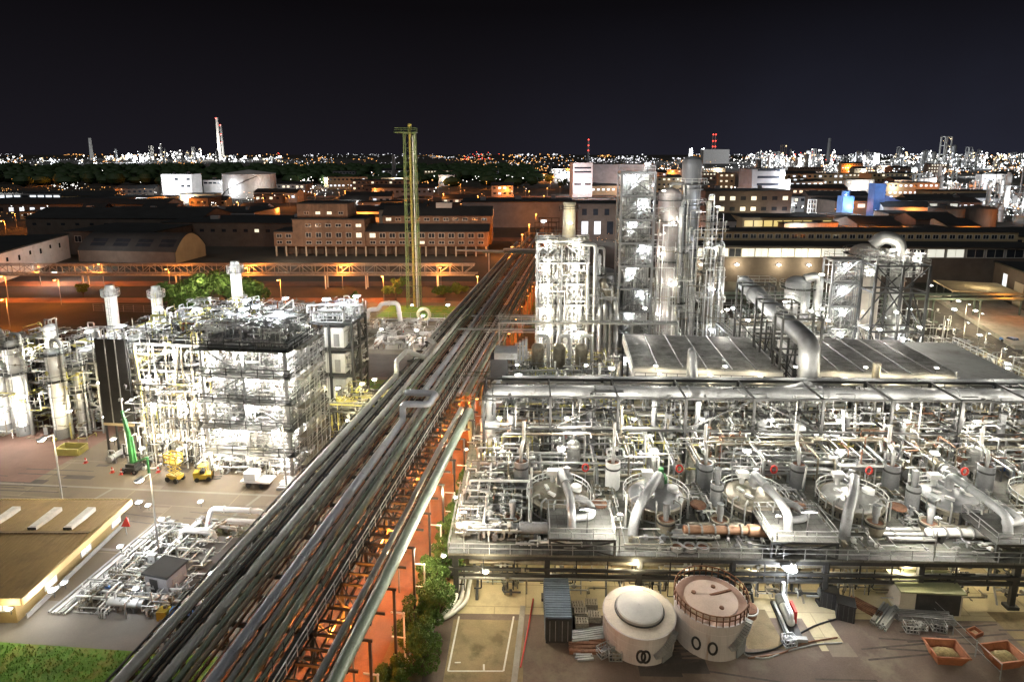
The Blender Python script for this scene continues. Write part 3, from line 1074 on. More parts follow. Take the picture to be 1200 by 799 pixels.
def frame(fr, us, vs, zs, name, label, cat='steel frame', mat=None, floors=(), rails=(), braces=(), cw=.3, bw=.24, grp=None, floormat=None, z0=0.0, railmat=None):
    """bolted steel structure: columns, a beam grid per level, floors, handrails, diagonal braces"""
    mat = mat or dark
    root = thing(name, label, cat, fr.p(us[0], vs[0], z0), fr.rz, grp)
    vs = [v * K for v in vs]
    u0, v0 = us[0], vs[0]
    top = zs[-1]
    for u in us:
        for v in vs:
            build(MB().beam((u - u0, v - v0, 0), (u - u0, v - v0, top - z0), cw), 'column', mat, root)
    for i, z in enumerate(zs):
        b = MB()
        zz = z - z0 - bw / 2
        for v in vs:
            b.beam((0, v - v0, zz), (us[-1] - u0, v - v0, zz), bw * .6, bw)
        for u in us:
            b.beam((u - u0, 0, zz - .01), (u - u0, vs[-1] - v0, zz - .01), bw * .6, bw)
        build(b, 'floor_beams', mat, root)
        if i in floors:
            build(MB().box(((us[-1] - u0) / 2, (vs[-1] - v0) / 2, z - z0 + .035), (us[-1] - u0 + .3, vs[-1] - v0 + .3, .06)), 'floor', floormat or grating, root)
        if i in rails:
            a, b2 = us[-1] - u0, vs[-1] - v0
            build(MB().rail([(0, 0, z - z0), (a, 0, z - z0), (a, b2, z - z0), (0, b2, z - z0), (0, 0, z - z0)], 1.1, .03, 2.0), 'handrail', railmat or galv, root)
    for (side, i, k2, lo, hi) in braces:
        # side f/b/l/r, bay i, direction k2, between heights lo and hi
        if side in 'fb':
            v = 0 if side == 'f' else vs[-1] - v0
            a, b2 = us[i] - u0, us[i + 1] - u0
            p, q = ((a, v, lo - z0), (b2, v, hi - z0)) if k2 else ((b2, v, lo - z0), (a, v, hi - z0))
        else:
            u = 0 if side == 'l' else us[-1] - u0
            a, b2 = vs[i] - v0, vs[i + 1] - v0
            p, q = ((u, a, lo - z0), (u, b2, hi - z0)) if k2 else ((u, b2, lo - z0), (u, a, hi - z0))
        build(MB().beam(p, q, bw * .6), 'brace', mat, root)
    return root


def ladder(root, x, y, z0, z1, mat=None, cage=True, ny=-1):
    b = MB()
    for s in (-.22, .22):
        b.beam((x + s, y, z0), (x + s, y, z1), .06)
    z = z0 + .3
    while z < z1:
        b.beam((x - .22, y, z), (x + .22, y, z), .04)
        z += .6
    if cage:
        z = z0 + 2.4
        while z < z1:
            b.tube([(x - .3, y, z), (x - .3, y + ny * .45, z), (x, y + ny * .65, z), (x + .3, y + ny * .45, z), (x + .3, y, z)], .025, 3)
            z += 1.2
    return build(b, 'ladder', mat or galv, root)


def column_vessel(fr, u, v, z0, h, r, mat, label, plats=(), group=None, lad=True, over=True, name='process_column', rails=galv, n=20):
    """tall vertical vessel with skirt, rings, platforms with rails, caged ladder and overhead pipe"""
    t = thing(name, label, 'column', fr.p(u, v, z0), fr.rz, group)
    build(MB().vessel((0, 0, 1.5), (0, 0, h - r * .5), r, n), 'shell', mat, t)
    build(MB().lathe([(r * 1.12, 0), (r * 1.02, 1.6)], n=n), 'skirt', grey, t)
    b = MB()
    z = 3.5
    while z < h - 1:
        b.ring((0, 0, z), (0, 0, 1), r * .99, .06, .1, n)
        z += 3.2
    build(b, 'stiffening_rings', galv, t)
    for z in plats:
        pw = 1.0
        p = build(MB().lathe([(r + .03, 0), (r + pw, 0), (r + pw, .08), (r + .03, .08), (r + .03, 0)], (0, 0, z), 14, smooth=False), 'platform', grating, t)
        m = 12
        pts = [((r + pw) * cos(2 * pi * i / m), (r + pw) * sin(2 * pi * i / m), z + .08) for i in range(m + 1)]
        build(MB().rail(pts, 1.1, .03, 1.6), 'handrail', rails, p)
    if lad:
        ladder(t, 0, -r - .15, 0, h - .5)
    if over:
        build(MB().tube([(0, 0, h), (0, 0, h + 1.2), (r + .5, 0, h + 1.2), (r + .5, 0, 0)], min(.35, r * .3), 10, 2.2), 'overhead_pipe', silver, t)
    return t


def stair(fr, u, v, z0, z1, run, label, mat=None, dirv=(1, 0)):
    t = thing('steel_stair', label, 'stair', fr.p(u, v, z0), fr.rz)
    n = max(3, int((z1 - z0) / .25))
    b = MB()
    for i in range(n):
        k2 = (i + .5) / n
        b.box((dirv[0] * run * k2, dirv[1] * run * k2, (z1 - z0) * k2), (.9 if dirv[1] else .3, .9 if dirv[0] else .3, .05))
    build(b, 'treads', grating, t)
    ox, oy = (0, .5) if dirv[0] else (.5, 0)
    for s in (-1, 1):
        build(MB().beam((s * ox, s * oy, 0), (dirv[0] * run + s * ox, dirv[1] * run + s * oy, z1 - z0), .08, .25).beam((s * ox, s * oy, 1.05), (dirv[0] * run + s * ox, dirv[1] * run + s * oy, z1 - z0 + 1.05), .06), 'stringer', mat or galv, t)
    return t


def tangle(fr, u0, u1, v0, v1, z0, z1, n, where, seed, mats=None, rr=(.035, .11), fit=True, zb=None):
    """dense thin pipework that nobody could count, one object per colour"""
    g_ = random.Random(seed)
    mats = mats or [silver, white, tarnish, grey]
    for m in mats:
        b = MB()
        for i in range(n // len(mats)):
            u, v, z = g_.uniform(u0, u1), g_.uniform(v0, v1), g_.uniform(z0, z1)
            P = [(u, v, z0 if g_.random() < .5 else z)]
            if P[0][2] != z:
                P.append((u, v, z))
            last = -1
            for q in range(g_.choice((1, 2, 2, 3))):
                ax = g_.choice([a for a in (0, 0, 1, 1, 2) if a != last])
                last = ax
                L = g_.uniform(.6, 4.5) * g_.choice((-1, 1))
                if ax == 0:
                    u = min(max(u + L, u0), u1)
                elif ax == 1:
                    v = min(max(v + L, v0), v1)
                else:
                    z = min(max(z + L * .6, z0), z1)
                P.append((u, v, z))
            Q = [V((a, c * K, e)) for a, c, e in (fr.p(*p) for p in P)]
            W = [Q[0]]
            for q in Q[1:]:
                if (q - W[-1]).length > .15:
                    W.append(q)
            if len(W) < 2:
                continue
            r = g_.uniform(*rr)
            b.tube(W, r, 5, 2.2 if len(W) > 2 else 0, k=2)
            if fit:
                for q in range(2):
                    k2 = g_.randrange(len(W) - 1)
                    c = W[k2].lerp(W[k2 + 1], g_.uniform(.2, .8))
                    s_ = r * g_.uniform(2.2, 4.2)
                    b.box(c, (s_, s_, s_ * g_.uniform(.6, 1.6)))
        if b.v:
            wbuild(b, 'pipework', m, True, label='tangle of thin ' + NMS[m.name] + ' pipework ' + where, cat='pipework', kind='stuff')


NMS = {'silver_cladding': 'silver', 'tarnished_cladding': 'tarnished', 'mid_grey_cladding': 'grey', 'galvanised_steel': 'dull grey', 'white_paint': 'white', 'grey_paint': 'dark grey', 'dark_steel': 'black', 'rusty_steel': 'rusty', 'yellow_pipe': 'yellow', 'red_paint': 'red', 'orange_paint': 'orange', 'green_pipe': 'green'}
# ---------------------------------------------------------------- vegetation
def leaves(mb, c, rx, ry, rz, n, s, rg):
    for i in range(n):
        a, b = rg.uniform(0, 2 * pi), math.acos(rg.uniform(-1, 1))
        k2 = rg.uniform(.45, 1.0) ** .5
        p = V((c[0] + rx * k2 * sin(b) * cos(a), c[1] + ry * k2 * sin(b) * sin(a), c[2] + rz * k2 * cos(b)))
        d = V((rg.uniform(-1, 1), rg.uniform(-1, 1), rg.uniform(-.3, 1))).normalized()
        e = d.cross(V((rg.uniform(-1, 1), rg.uniform(-1, 1), rg.uniform(-1, 1)))).normalized()
        f = d.cross(e)
        q = s * rg.uniform(.6, 1.3)
        mb.add([p - e * q, p - f * q * .5, p + e * q, p + f * q * .5], [(0, 1, 2, 3)])


def tree(x, y, h, w_, label, seed, clumps=14, per=130, s=.32, mat=None, name='broadleaf_tree', group=None, z=0):
    rg = random.Random(seed)
    t = thing(name, label, 'tree' if 'tree' in name else 'bush', (x, y, z), 0, group)
    tr = MB()
    th = h * (.35 if 'tree' in name else .12)
    tr.lathe([(h * .03 + .05, 0), (h * .018 + .03, th), (.04, h * .8)], n=7)
    cr = MB()
    for i in range(clumps):
        a = rg.uniform(0, 2 * pi)
        k2 = rg.uniform(.1, .82) ** .7
        zz = th + (h - th) * rg.uniform(.12, .88)
        f = 1 - .55 * abs((zz - th) / (h - th) - .4)
        c = (w_ / 2 * k2 * f * cos(a), w_ / 2 * k2 * f * sin(a), zz)
        tr.tube([(0, 0, th * rg.uniform(.5, 1)), (c[0] * .5, c[1] * .5, (th + zz) / 2), c], .05 + h * .004, 4)
        rr = w_ * rg.uniform(.13, .23)
        leaves(cr, c, rr, rr, rr * .8, per, s, rg)
    build(tr, 'trunk', bark, t)
    build(cr, 'crown', mat or leafm, t)
    return t
# ---------------------------------------------------------------- main pipe rack
rack = thing('pipe_rack', 'dark steel pipe rack running diagonally towards the horizon', 'pipe rack', RK.p(0, 0), RK.rz)


def rkb(mb, name, mat):
    mb.v = [(x, y * K * .9979, z) for x, y, z in mb.v]
    return build(mb, name, mat, rack)


ZB, ZT = 6.4, 8.55
bents = [32 + 7 * i for i in range(34)] + [285, 300, 315, 335, 355, 380, 410, 440, 480, 520]
for v in bents:
    b = MB()
    for u in (-6.8, 0, 4.0):
        b.beam((u, v, 0), (u, v, ZT), .34)
    b.beam((-7.2, v, ZT - .15), (4.4, v, ZT - .15), .22, .34)
    b.beam((-7.2, v, ZB - .15), (4.4, v, ZB - .15), .22, .34)
    rkb(b, 'bent', dark)
    if v < 106:
        a = MB()
        for q in (0, 1.75, 3.5, 5.25):
            a.beam((4.0, v + q, ZT - .2), (8.6 if q in (0, 3.5) else 6.8, v + q, ZT - .2), .15, .2)
            a.beam((4.0, v + q, ZB - .2), (6.6, v + q, ZB - .2), .12, .16)
        a.beam((6.7, v, ZT - .2), (6.7, v + 7, ZT - .2), .14, .2).beam((5.3, v, ZB - .15), (5.3, v + 7, ZB - .15), .12)
        a.beam((4.0, v, ZT - .3), (6.4, v + 3.5, ZT - .3), .09)
        a.beam((6.4, v + 3.5, ZT - .3), (4.0, v + 7, ZT - .3), .09)
        a.beam((8.4, v, 0), (8.4, v, ZT - .2), .2)
        rkb(a, 'outrigger', dark)
for u in (-6.8, 0, 4.0):
    for z in (ZB - .4, ZT - .4):
        rkb(MB().beam((u, 32, z), (u, 310, z), .16, .24), 'longitudinal_beam', dark)
# lattice girder on the left side
lt = MB()
for u, z in ((-8.6, ZB - .6), (-8.6, ZB + 1.0), (-7.5, ZB + 1.0), (-7.5, ZB - .6)):
    lt.beam((u, 32, z), (u, 128, z), .13)
for i in range(48):
    v = 32 + i * 2
    z0, z1 = ZB - .6, ZB + 1.0
    for u in (-8.6, -7.5):
        lt.beam((u, v, z0 if i % 2 else z1), (u, v + 2, z1 if i % 2 else z0), .08)
        lt.beam((u, v, z0), (u, v, z1), .07)
    for z in (z0, z1):
        lt.beam((-8.6, v, z), (-7.5, v, z), .08)
        lt.beam((-8.6 if i % 2 else -7.5, v, z), (-7.5 if i % 2 else -8.6, v + 2, z), .06)
rkb(lt, 'lattice_girder', dark)
wk = MB().box((3.55, 107, ZT + .1), (.9, 150, .06))
rkb(wk, 'walkway', grating)
for u, m in ((4.05, white), (3.05, dark)):
    b = MB()
    b.beam((u, 32, ZT + 1.1), (u, 298, ZT + 1.1), .07)
    b.beam((u, 32, ZT + .6), (u, 298, ZT + .6), .05)
    for i in range(134):
        b.beam((u, 32 + 2 * i, ZT), (u, 32 + 2 * i, ZT + 1.1), .05)
    rkb(b, 'handrail', m)
b = MB()
for i in range(66):
    v = 32 + i * 4
    b.beam((4.1, v, ZB), (4.1, v + 2, ZT), .1).beam((4.1, v + 2, ZT), (4.1, v + 4, ZB), .1)
rkb(b, 'side_lattice', dark)
b = MB()
for i in range(40):
    v = 110 + i * 4.4
    b.beam((4.2, v, ZT - .1), (7.4, v, ZT - .1), .14, .2)
for u in (4.4, 7.3):
    b.beam((u, 108, ZT - .1), (u, 290, ZT - .1), .16, .3)
rkb(b, 'side_arm_frame', green)
for i in range(14):
    rkb(MB().beam((7.2, 110 + i * 13, 0), (7.2, 110 + i * 13, ZT - .2), .26), 'side_column', green)
rksil = M('rack_pale_cladding', (.46, .46, .43), .36, .12, .25, .35, (.22, .19, .15), .58, .74)
rkgrn = M('rack_green_grey_paint', (.26, .31, .24), .4, .05, .28, .35, (.13, .13, .10), .58, .74)
rkbrn = M('rack_brown_cladding', (.33, .27, .19), .45, .05, .3, .35, (.15, .10, .06), .55, .72)
rkblu = M('rack_blue_grey_cladding', (.36, .38, .43), .34, .12, .25, .35, (.18, .18, .19), .6, .76)
TOPS = [(-6.35, .40, rksil, 'thick dull'), (-5.55, .13, rksil, 'thin dull grey'), (-5.2, .11, rksil, 'thin silver'), (-4.85, .14, dark, 'thin black'), (-4.45, .1, dark, 'wire thin'),
        (-3.55, .36, rksil, 'thick bright silver'), (-2.75, .22, rkgrn, 'medium grey'), (-2.2, .2, rkbrn, 'medium tarnished'), (-1.7, .12, rust, 'thin rusty'),
        (-.25, .44, rkblu, 'thick blue grey'), (.75, .24, rksil, 'medium silver'), (1.3, .18, rkgrn, 'small green grey'), (2.0, .32, rkgrn, 'thick green tinted'), (2.75, .2, rkgrn, 'small green tinted')]
for u, r, m, nm in TOPS:
    z = ZT + r + .05
    if r == .40:
        pts = [(u, 32, z), (u, 119, z), (u, 119, z + 2.2), (u + .0, 126, z + 2.2), (u + 2.0, 130, z), (u + 2.0, 140, z), (u, 143, z), (u, 310, z)]
    elif r == .36:
        pts = [(u, 32, z), (u, 132, z), (u + .9, 137, z + 1.2), (u + .9, 160, z + 1.2), (u, 164, z), (u, 330, z)]
    elif r == .44:
        pts = [(u, 32, z), (u, 98, z), (u, 98, z + 2.2), (u + 3.4, 98, z + 2.2), (u + 3.4, 103, z + 2.2), (u - .8, 103, z + 2.2), (u - .8, 107, z + 1.0), (u, 109, z), (u, 330, z)]
    elif r == .32:
        pts = [(u, 32, z), (u, 330, z)]
    else:
        pts = [(u, 32, z), (u, U(260, 330), z)]
    pipe(RK, pts, r, m, nm + ' pipe on the upper tier of the diagonal pipe rack', 10, 1.8, fl=4.6, name='rack_pipe', fw=.035, grp='pipes on the upper tier of the rack')
rg = random.Random(5)
mats = [dark, rksil, grey, rkgrn, rkgrn, rkbrn, rust]
for i in range(17):
    u = -6.4 + i * .6 + rg.uniform(-.06, .06)
    r = rg.choice((.07, .1, .12, .16, .2))
    if abs(u) < .3:
        continue
    pipe(RK, [(u, 32 + rg.uniform(0, 2), ZB + r + .03), (u, rg.uniform(180, 330), ZB + r + .03)], r, rg.choice(mats), ('thin' if r < .13 else 'medium') + ' pipe on the lower rack tier', 6, name='rack_pipe', grp='pipes on the lower tier of the rack')
for i in range(6):
    u = -6.6 + i * 1.9 + rg.uniform(-.1, .1)
    if min(abs(u - q[0]) - q[1] for q in TOPS) < .12:
        continue
    r = rg.choice((.06, .08, .1))
    pipe(RK, [(u, 34, ZT + r + .02), (u, rg.uniform(90, 300), ZT + r + .02)], r, rg.choice(mats), 'thin line between thick pipes on the upper rack tier', 6, name='rack_pipe', grp='thin lines on the rack')
pipe(RK, [(6.4, 32, ZT + .3), (6.4, 74, ZT + .3), (6.4, 75.2, ZT + .5), (6.4, 104, ZT + .5), (6.4, 106, 5)], .27, rksil, 'medium grey pipe on outriggers right of the pipe rack', 10, 2, fl=14)
pipe(RK, [(7.7, 32, ZT + .55), (7.7, 103, ZT + .55), (7.7, 105, 4)], .5, rkgrn, 'thick green tinted pipe on outriggers right of the pipe rack', 14, 1.6, fl=0)
for u, r in ((4.9, .3), (5.6, .2), (6.2, .34), (6.9, .18)):
    pipe(RK, [(u, 110, ZT + r + .08), (u, 280, ZT + r + .08)], r, rg.choice((greenpipe, midgrey, galv)), ('thick' if r > .25 else 'thin') + ' pipe on the green side arms of the rack', 8, fl=15, grp='pipes on the green side arms')
# posts beside the orange road
for i in range(7):
    v = 52 + i * 8
    t = thing('pipe_post', 'slim white post with two arms below the green pipe', 'post', RK.p(8.9, v), RK.rz, 'white posts beside the bushes')
    build(MB().beam((0, 0, 0), (0, 0, 5.6), .12), 'pole', white, t)
    build(MB().beam((-1.1, 0, 5.5), (.1, 0, 5.5), .1).beam((-1.1, 0, 3.2), (.1, 0, 3.2), .08), 'arm', white, t)
# crossing bridges between rack and plant
for i, (v, z, u1, nm) in enumerate(((118, 8.2, 24, 'near'), (150, 9.2, 26, 'middle'), (166, 8.6, 22, 'far'), (214, 8.4, 24, 'farthest'))):
    fr2 = Frame(RK.p(3, v)[0], RK.p(3, v)[1], 1.5)
    t = thing('pipe_bridge', nm + ' small pipe bridge from the diagonal rack to the right plant', 'pipe bridge', fr2.p(0, 0, 0), fr2.rz)
    b = MB()
    for y in (0, 1.6):
        b.beam((0, y, z), (u1 - 8, y, z), .16, .26).beam((0, y, z + 1.3), (u1 - 8, y, z + 1.3), .09)
    for k2 in range(6):
        x = k2 * (u1 - 8) / 5
        b.beam((x, 0, z), (x, 1.6, z), .1).beam((x, 0, z), (x, 0, z + 1.3), .08).beam((x, 1.6, z), (x, 1.6, z + 1.3), .08)
    build(b, 'girder', galv if i % 2 else green, t)
    for x in (4, u1 - 8.5):
        build(MB().beam((x, .8, 0), (x, .8, z - .13), .24), 'leg', green, t)
    for k2 in range(3):
        pipe(fr2, [(-5, .35 + k2 * .45, z + .35), (u1 - 6, .35 + k2 * .45, z + .35)], .14, (silver, greenpipe, galv)[k2], 'pipe on the ' + nm + ' small bridge to the right plant', 6, grp='pipes on the small bridges')
# bridge spanning over the far rack
t = thing('pipe_portal', 'pale high pipe portal crossing the far end of the rack', 'pipe portal', RK.p(-8, 262), RK.rz)
for u in (-3, 18):
    build(MB().beam((u, 0, 0), (u, 0, 11), .4), 'leg', galv, t)
build(MB().tube([(-14, 0, 11.2), (2, 0, 11.2), (2, 0, 12.0), (22, 0, 12.0)], .35, 8, 2).tube([(-12, .9, 11.2), (22, .9, 11.2)], .3, 8), 'pipes', galv, t)
build(MB().beam((-5, .4, 10.8), (20, .4, 10.8), 1.6, .4), 'beam', green, t)
# sodium lamps along the road under the rack
for i in range(17):
    v = 42 + i * 15
    x, y, _ = RK.p(5.4, v)
    o = SLO.put((x, y, 0), RK.rz + pi / 2, 'orange street lamp under the right edge of the pipe rack', 'street lamps under the rack', .82)
    light(RK.p(4.3, v, 5.4), 2400, CO, None, .3)

# ---------------------------------------------------------------- long truss pipe bridge in the middle distance
t = thing('truss_bridge', 'long pale truss pipe bridge crossing the orange lit road', 'pipe bridge', (-172, 252, 0), 0)
b = MB()
for y in (0, 3):
    b.beam((0, y, 4.6), (160, y, 4.6), .3, .4).beam((0, y, 7.8), (160, y, 7.8), .25, .3)
    for i in range(40):
        x = i * 4
        b.beam((x, y, 4.6), (x, y, 7.8), .14)
        b.beam((x, y, 4.6 if i % 2 else 7.8), (x + 4, y, 7.8 if i % 2 else 4.6), .12)
for i in range(41):
    b.beam((i * 4, 0, 4.6), (i * 4, 3, 4.6), .14)
build(b, 'truss', galv, t)
for x in (4, 34, 64, 84, 112, 125, 148):
    build(MB().beam((x, .3, 0), (x, .3, 4.5), .35).beam((x, 2.7, 0), (x, 2.7, 4.5), .35), 'trestle', white, t)
for k2 in range(5):
    pipe(W0, [(-172, 252.5 + k2 * .5, 5.1), (-11, 252.5 + k2 * .5, 5.1)], .2, (galv, greenpipe, silver, grey, galv)[k2], 'pipe lying inside the long truss bridge', 6, grp='pipes in the truss bridge')

# ---------------------------------------------------------------- flare pole in its lattice tower
mastm = M('yellow_green_steel', (.17, .23, .09), .5, .1, .25, .6)
t = thing('lattice_tower', 'tall slim green lattice tower carrying the yellow flare pipe', 'tower', (-27.8, 222, -1.2))
b = MB()
hw = 1.8
for sx in (-1, 1):
    for sy in (-1, 1):
        build(MB().beam((sx * hw, sy * hw, 0), (sx * (hw - .35), sy * (hw - .35), 50), .2), 'leg', mastm, t)
for i in range(13):
    z = 3.8 * (i + 1)
    q = hw - .35 * z / 50
    for (a, c) in (((-q, -q), (q, -q)), ((q, -q), (q, q)), ((q, q), (-q, q)), ((-q, q), (-q, -q))):
        b.beam((a[0], a[1], z), (c[0], c[1], z), .11)
        if i < 12:
            b.beam((a[0], a[1], z), (c[0], c[1], z + 3.8), .07)
build(b, 'bracing', mastm, t)
pf = build(MB().box((-1.0, 0, 49.8), (5.8, 4, .2)), 'platform', mastm, t)
build(MB().rail([(-3.8, -1.9, 49.9), (1.8, -1.9, 49.9), (1.8, 1.9, 49.9), (-3.8, 1.9, 49.9), (-3.8, -1.9, 49.9)], 1.1, .05, 2), 'handrail', mastm, pf)
build(MB().tube([(0, .2, 0), (0, .2, 51)], .34, 12).lathe([(.42, 0), (.55, .4), (.55, 1.0), (.4, 1.4)], (0, .2, 50.8), 12), 'flare_pipe', M('dull_yellow_paint', (.62, .50, .13), .5, 0, .2, .4), t)
build(MB().tube([(1.0, -1, 0), (1.0, -1, 49)], .2, 8).tube([(1.3, .3, 0), (1.3, .3, 49.5)], .14, 6), 'riser', white, t)
ladder(t, -1.3, -1.6, 0, 49, mastm)
for z, x in ((8, -4), (20, 4), (32, -4), (44, 4)):  # lights without fixtures, added to brighten the tower and flare pipe
    light((-28.6 + x * 1.6, 212, z), 3000, CY, None, .5)

# ---------------------------------------------------------------- vegetation
for i, (px, py, h, wd) in enumerate(((214, 372, 9, 12), (240, 366, 11, 14), (266, 360, 10, 13), (292, 366, 9, 11))):
    x, y = G(px, py)
    tree(x, y, h, wd, ('leftmost', 'tallest', 'second from right', 'rightmost')[i] + ' of four bushy trees behind the left plant', 20 + i, 20, 150, .42, group='trees behind the left plant')
    light((x + 3, y - 9, 10), 1300, CY, None, .5)  # added light without a fixture, brightens the tree
for i, (px, py, h, wd, lb) in enumerate(((464, 352, 7, 7, 'small round tree beside the truss bridge, left of the flare tower'), (416, 354, 3, 3, 'small lone bush on the orange road verge'), (520, 348, 3.5, 7, 'low bush right of the flare tower foot'), (538, 345, 3.5, 6, 'low bush close to the rack, beyond the flare tower'), (98, 348, 4, 4, 'small dark tree on the dim left road'))):
    x, y = G(px, py)
    tree(x, y, h, wd, lb, 40 + i, 9, 120, .34, group='bushes in the middle distance')
for i, (u, v, h, wd) in enumerate(((9.6, 53, 2.6, 3.6), (8.6, 57, 2.6, 3.2), (10.2, 60.5, 3.4, 3.8), (8.8, 64, 3.8, 3.6), (10.2, 67.5, 4.4, 4.0), (9.0, 71, 4.6, 3.6), (9.8, 75, 4.8, 3.6), (9.2, 79, 4.9, 3.4), (9.4, 83, 4.9, 3.2), (9.0, 87, 4.8, 3.2), (9.2, 91.5, 4.8, 3.2), (8.8, 96, 4.7, 3.0), (9.0, 101, 4.7, 3.0), (8.6, 106, 4.5, 3.0))):
    x, y, _ = RK.p(u, v)
    tree(x, y, h, wd, ORD[i] + ' bush from the front in the row beside the orange road', 60 + i, 20, 260, .13, name='leafy_bush', group='bushes beside the rack')
for i, (u, v) in enumerate(((11, 192), (13, 200), (10.5, 208))):
    x, y, _ = RK.p(u, v)
    tree(x, y, 4, 6, ORD[i] + ' green bush on the orange verge beside the lit tower', 90 + i, 9, 120, .3, name='leafy_bush', group='bushes on the orange verge')
for i, (px, py, h, wd, lb) in enumerate(((612, 262, 9, 11, 'dark round tree left of the lit process tower stack'), (700, 222, 16, 20, 'dark tree between tower block and brown factory'), (660, 222, 14, 16, 'dark tree left of the white tower block'))):
    x, y = G(px, py)
    tree(x, y, h, wd, lb, 110 + i, 12, 110, .7, leafd, group='dark background trees')
# a far dark wood
b = MB()
rg = random.Random(3)
for i in range(900):
    x, y = rg.uniform(-1500, 60), rg.uniform(1050, 2300)
    h = rg.uniform(12, 20)
    r = rg.uniform(9, 16)
    b.lathe([(0, 0), (r * .8, h * .2), (r, h * .5), (r * .7, h * .85), (0, h)], (x, y, 0), 7)
wbuild(b, 'wood', leafd, label='far dark wood across the flat land', cat='wood', kind='stuff')
# grass blades on the lawn
b = MB()
for i in range(9000):
    u, v = rg.uniform(-34, -8), rg.uniform(44, 60)
    x, y, _ = RK.p(u, v)
    a = rg.uniform(0, pi)
    h = rg.uniform(.08, .28)
    b.add([(x - .06 * cos(a), y - .06 * sin(a), .01), (x + .06 * cos(a), y + .06 * sin(a), .01), (x + rg.uniform(-.1, .1), y + rg.uniform(-.1, .1), h)], [(0, 1, 2)])
wbuild(b, 'grass', lawnm, label='short patchy grass on the lawn', cat='grass', kind='stuff')
# ================================================================ RIGHT PLANT
ZD = 5.0
# ---- elevated process deck
t = thing('process_deck', 'broad grey elevated process deck carrying the domed reactors', 'process deck', PL.p(0, 69.5, 0), PL.rz, None, True)
build(MB().box((33, 18.5, ZD - .1), (82, 37, .2)), 'floor', deckm, t)
for i in range(10):
    u = -7.3 + i * 8.9
    for v in (.5, 9, 18, 27, 36):
        build(MB().beam((u, v, 0), (u, v, ZD - .6), .5).box((u, v, .15), (1.1, 1.1, .3)), 'column', dark, t)
for v, z, h in ((.4, ZD - .45, .5), (9, ZD - .45, .5), (18, ZD - .45, .5), (27, ZD - .45, .5), (36, ZD - .45, .5), (.2, 3.3, .3), (.5, 2.55, .35)):
    build(MB().beam((-8, v, z), (73.9, v, z), .3, h), 'beam', dark, t)
b = MB()
for i in range(28):
    u = -7.6 + i * 3
    b.beam((u, 0.25, 2.6), (u, 0.25, ZD - .2), .12)
    b.beam((u, .2, ZD - .4), (u, 36.5, ZD - .4), .16, .3)
build(b, 'joist', dark, t)
build(MB().rail([(-8, 15, ZD), (-8, 0, ZD), (74, 0, ZD)], 1.1, .03, 2.0), 'handrail', galv, t)
build(MB().box((33, .9, ZD + .02), (82, 1.7, .05)), 'edge_walkway', grating, t)
for u0, u1, z, r, m in ((-6, 40, 3.8, .22, tarnish), (2, 70, 3.0, .16, silver), (20, 73, 4.1, .25, midgrey), (-7, 70, 2.0, .14, galv)):
    pipe(PL, [(u0, 70.3, z), (u1, 70.3, z)], r, m, 'long pipe slung below the front edge of the process deck', 8, fl=8, grp='pipes below the deck edge')
for i in range(26):
    u = U(-6, 70)
    pipe(PL, [(u, U(69, 71), 0), (u, 71.5, U(1, 3.5)), (u + U(-1, 1), 76, U(1, 3.5)), (u, 84, U(.5, 3))], U(.06, .15), rnd.choice((silver, dark, galv, tarnish)), 'small pipe in the lit space under the process deck', 6, grp='pipes under the deck')

# ---- domed reactors
copper = M('copper_brown_cladding', (.42, .25, .16), .45, .3, .25, .8)
RU = [3.0 + 10.55 * i for i in range(6)]
RV = 80.6
ROOFC = [tarnish, midgrey, tarnish, silver, midgrey, tarnish]
NTH = ['first', 'second', 'third', 'fourth', 'fifth', 'sixth']


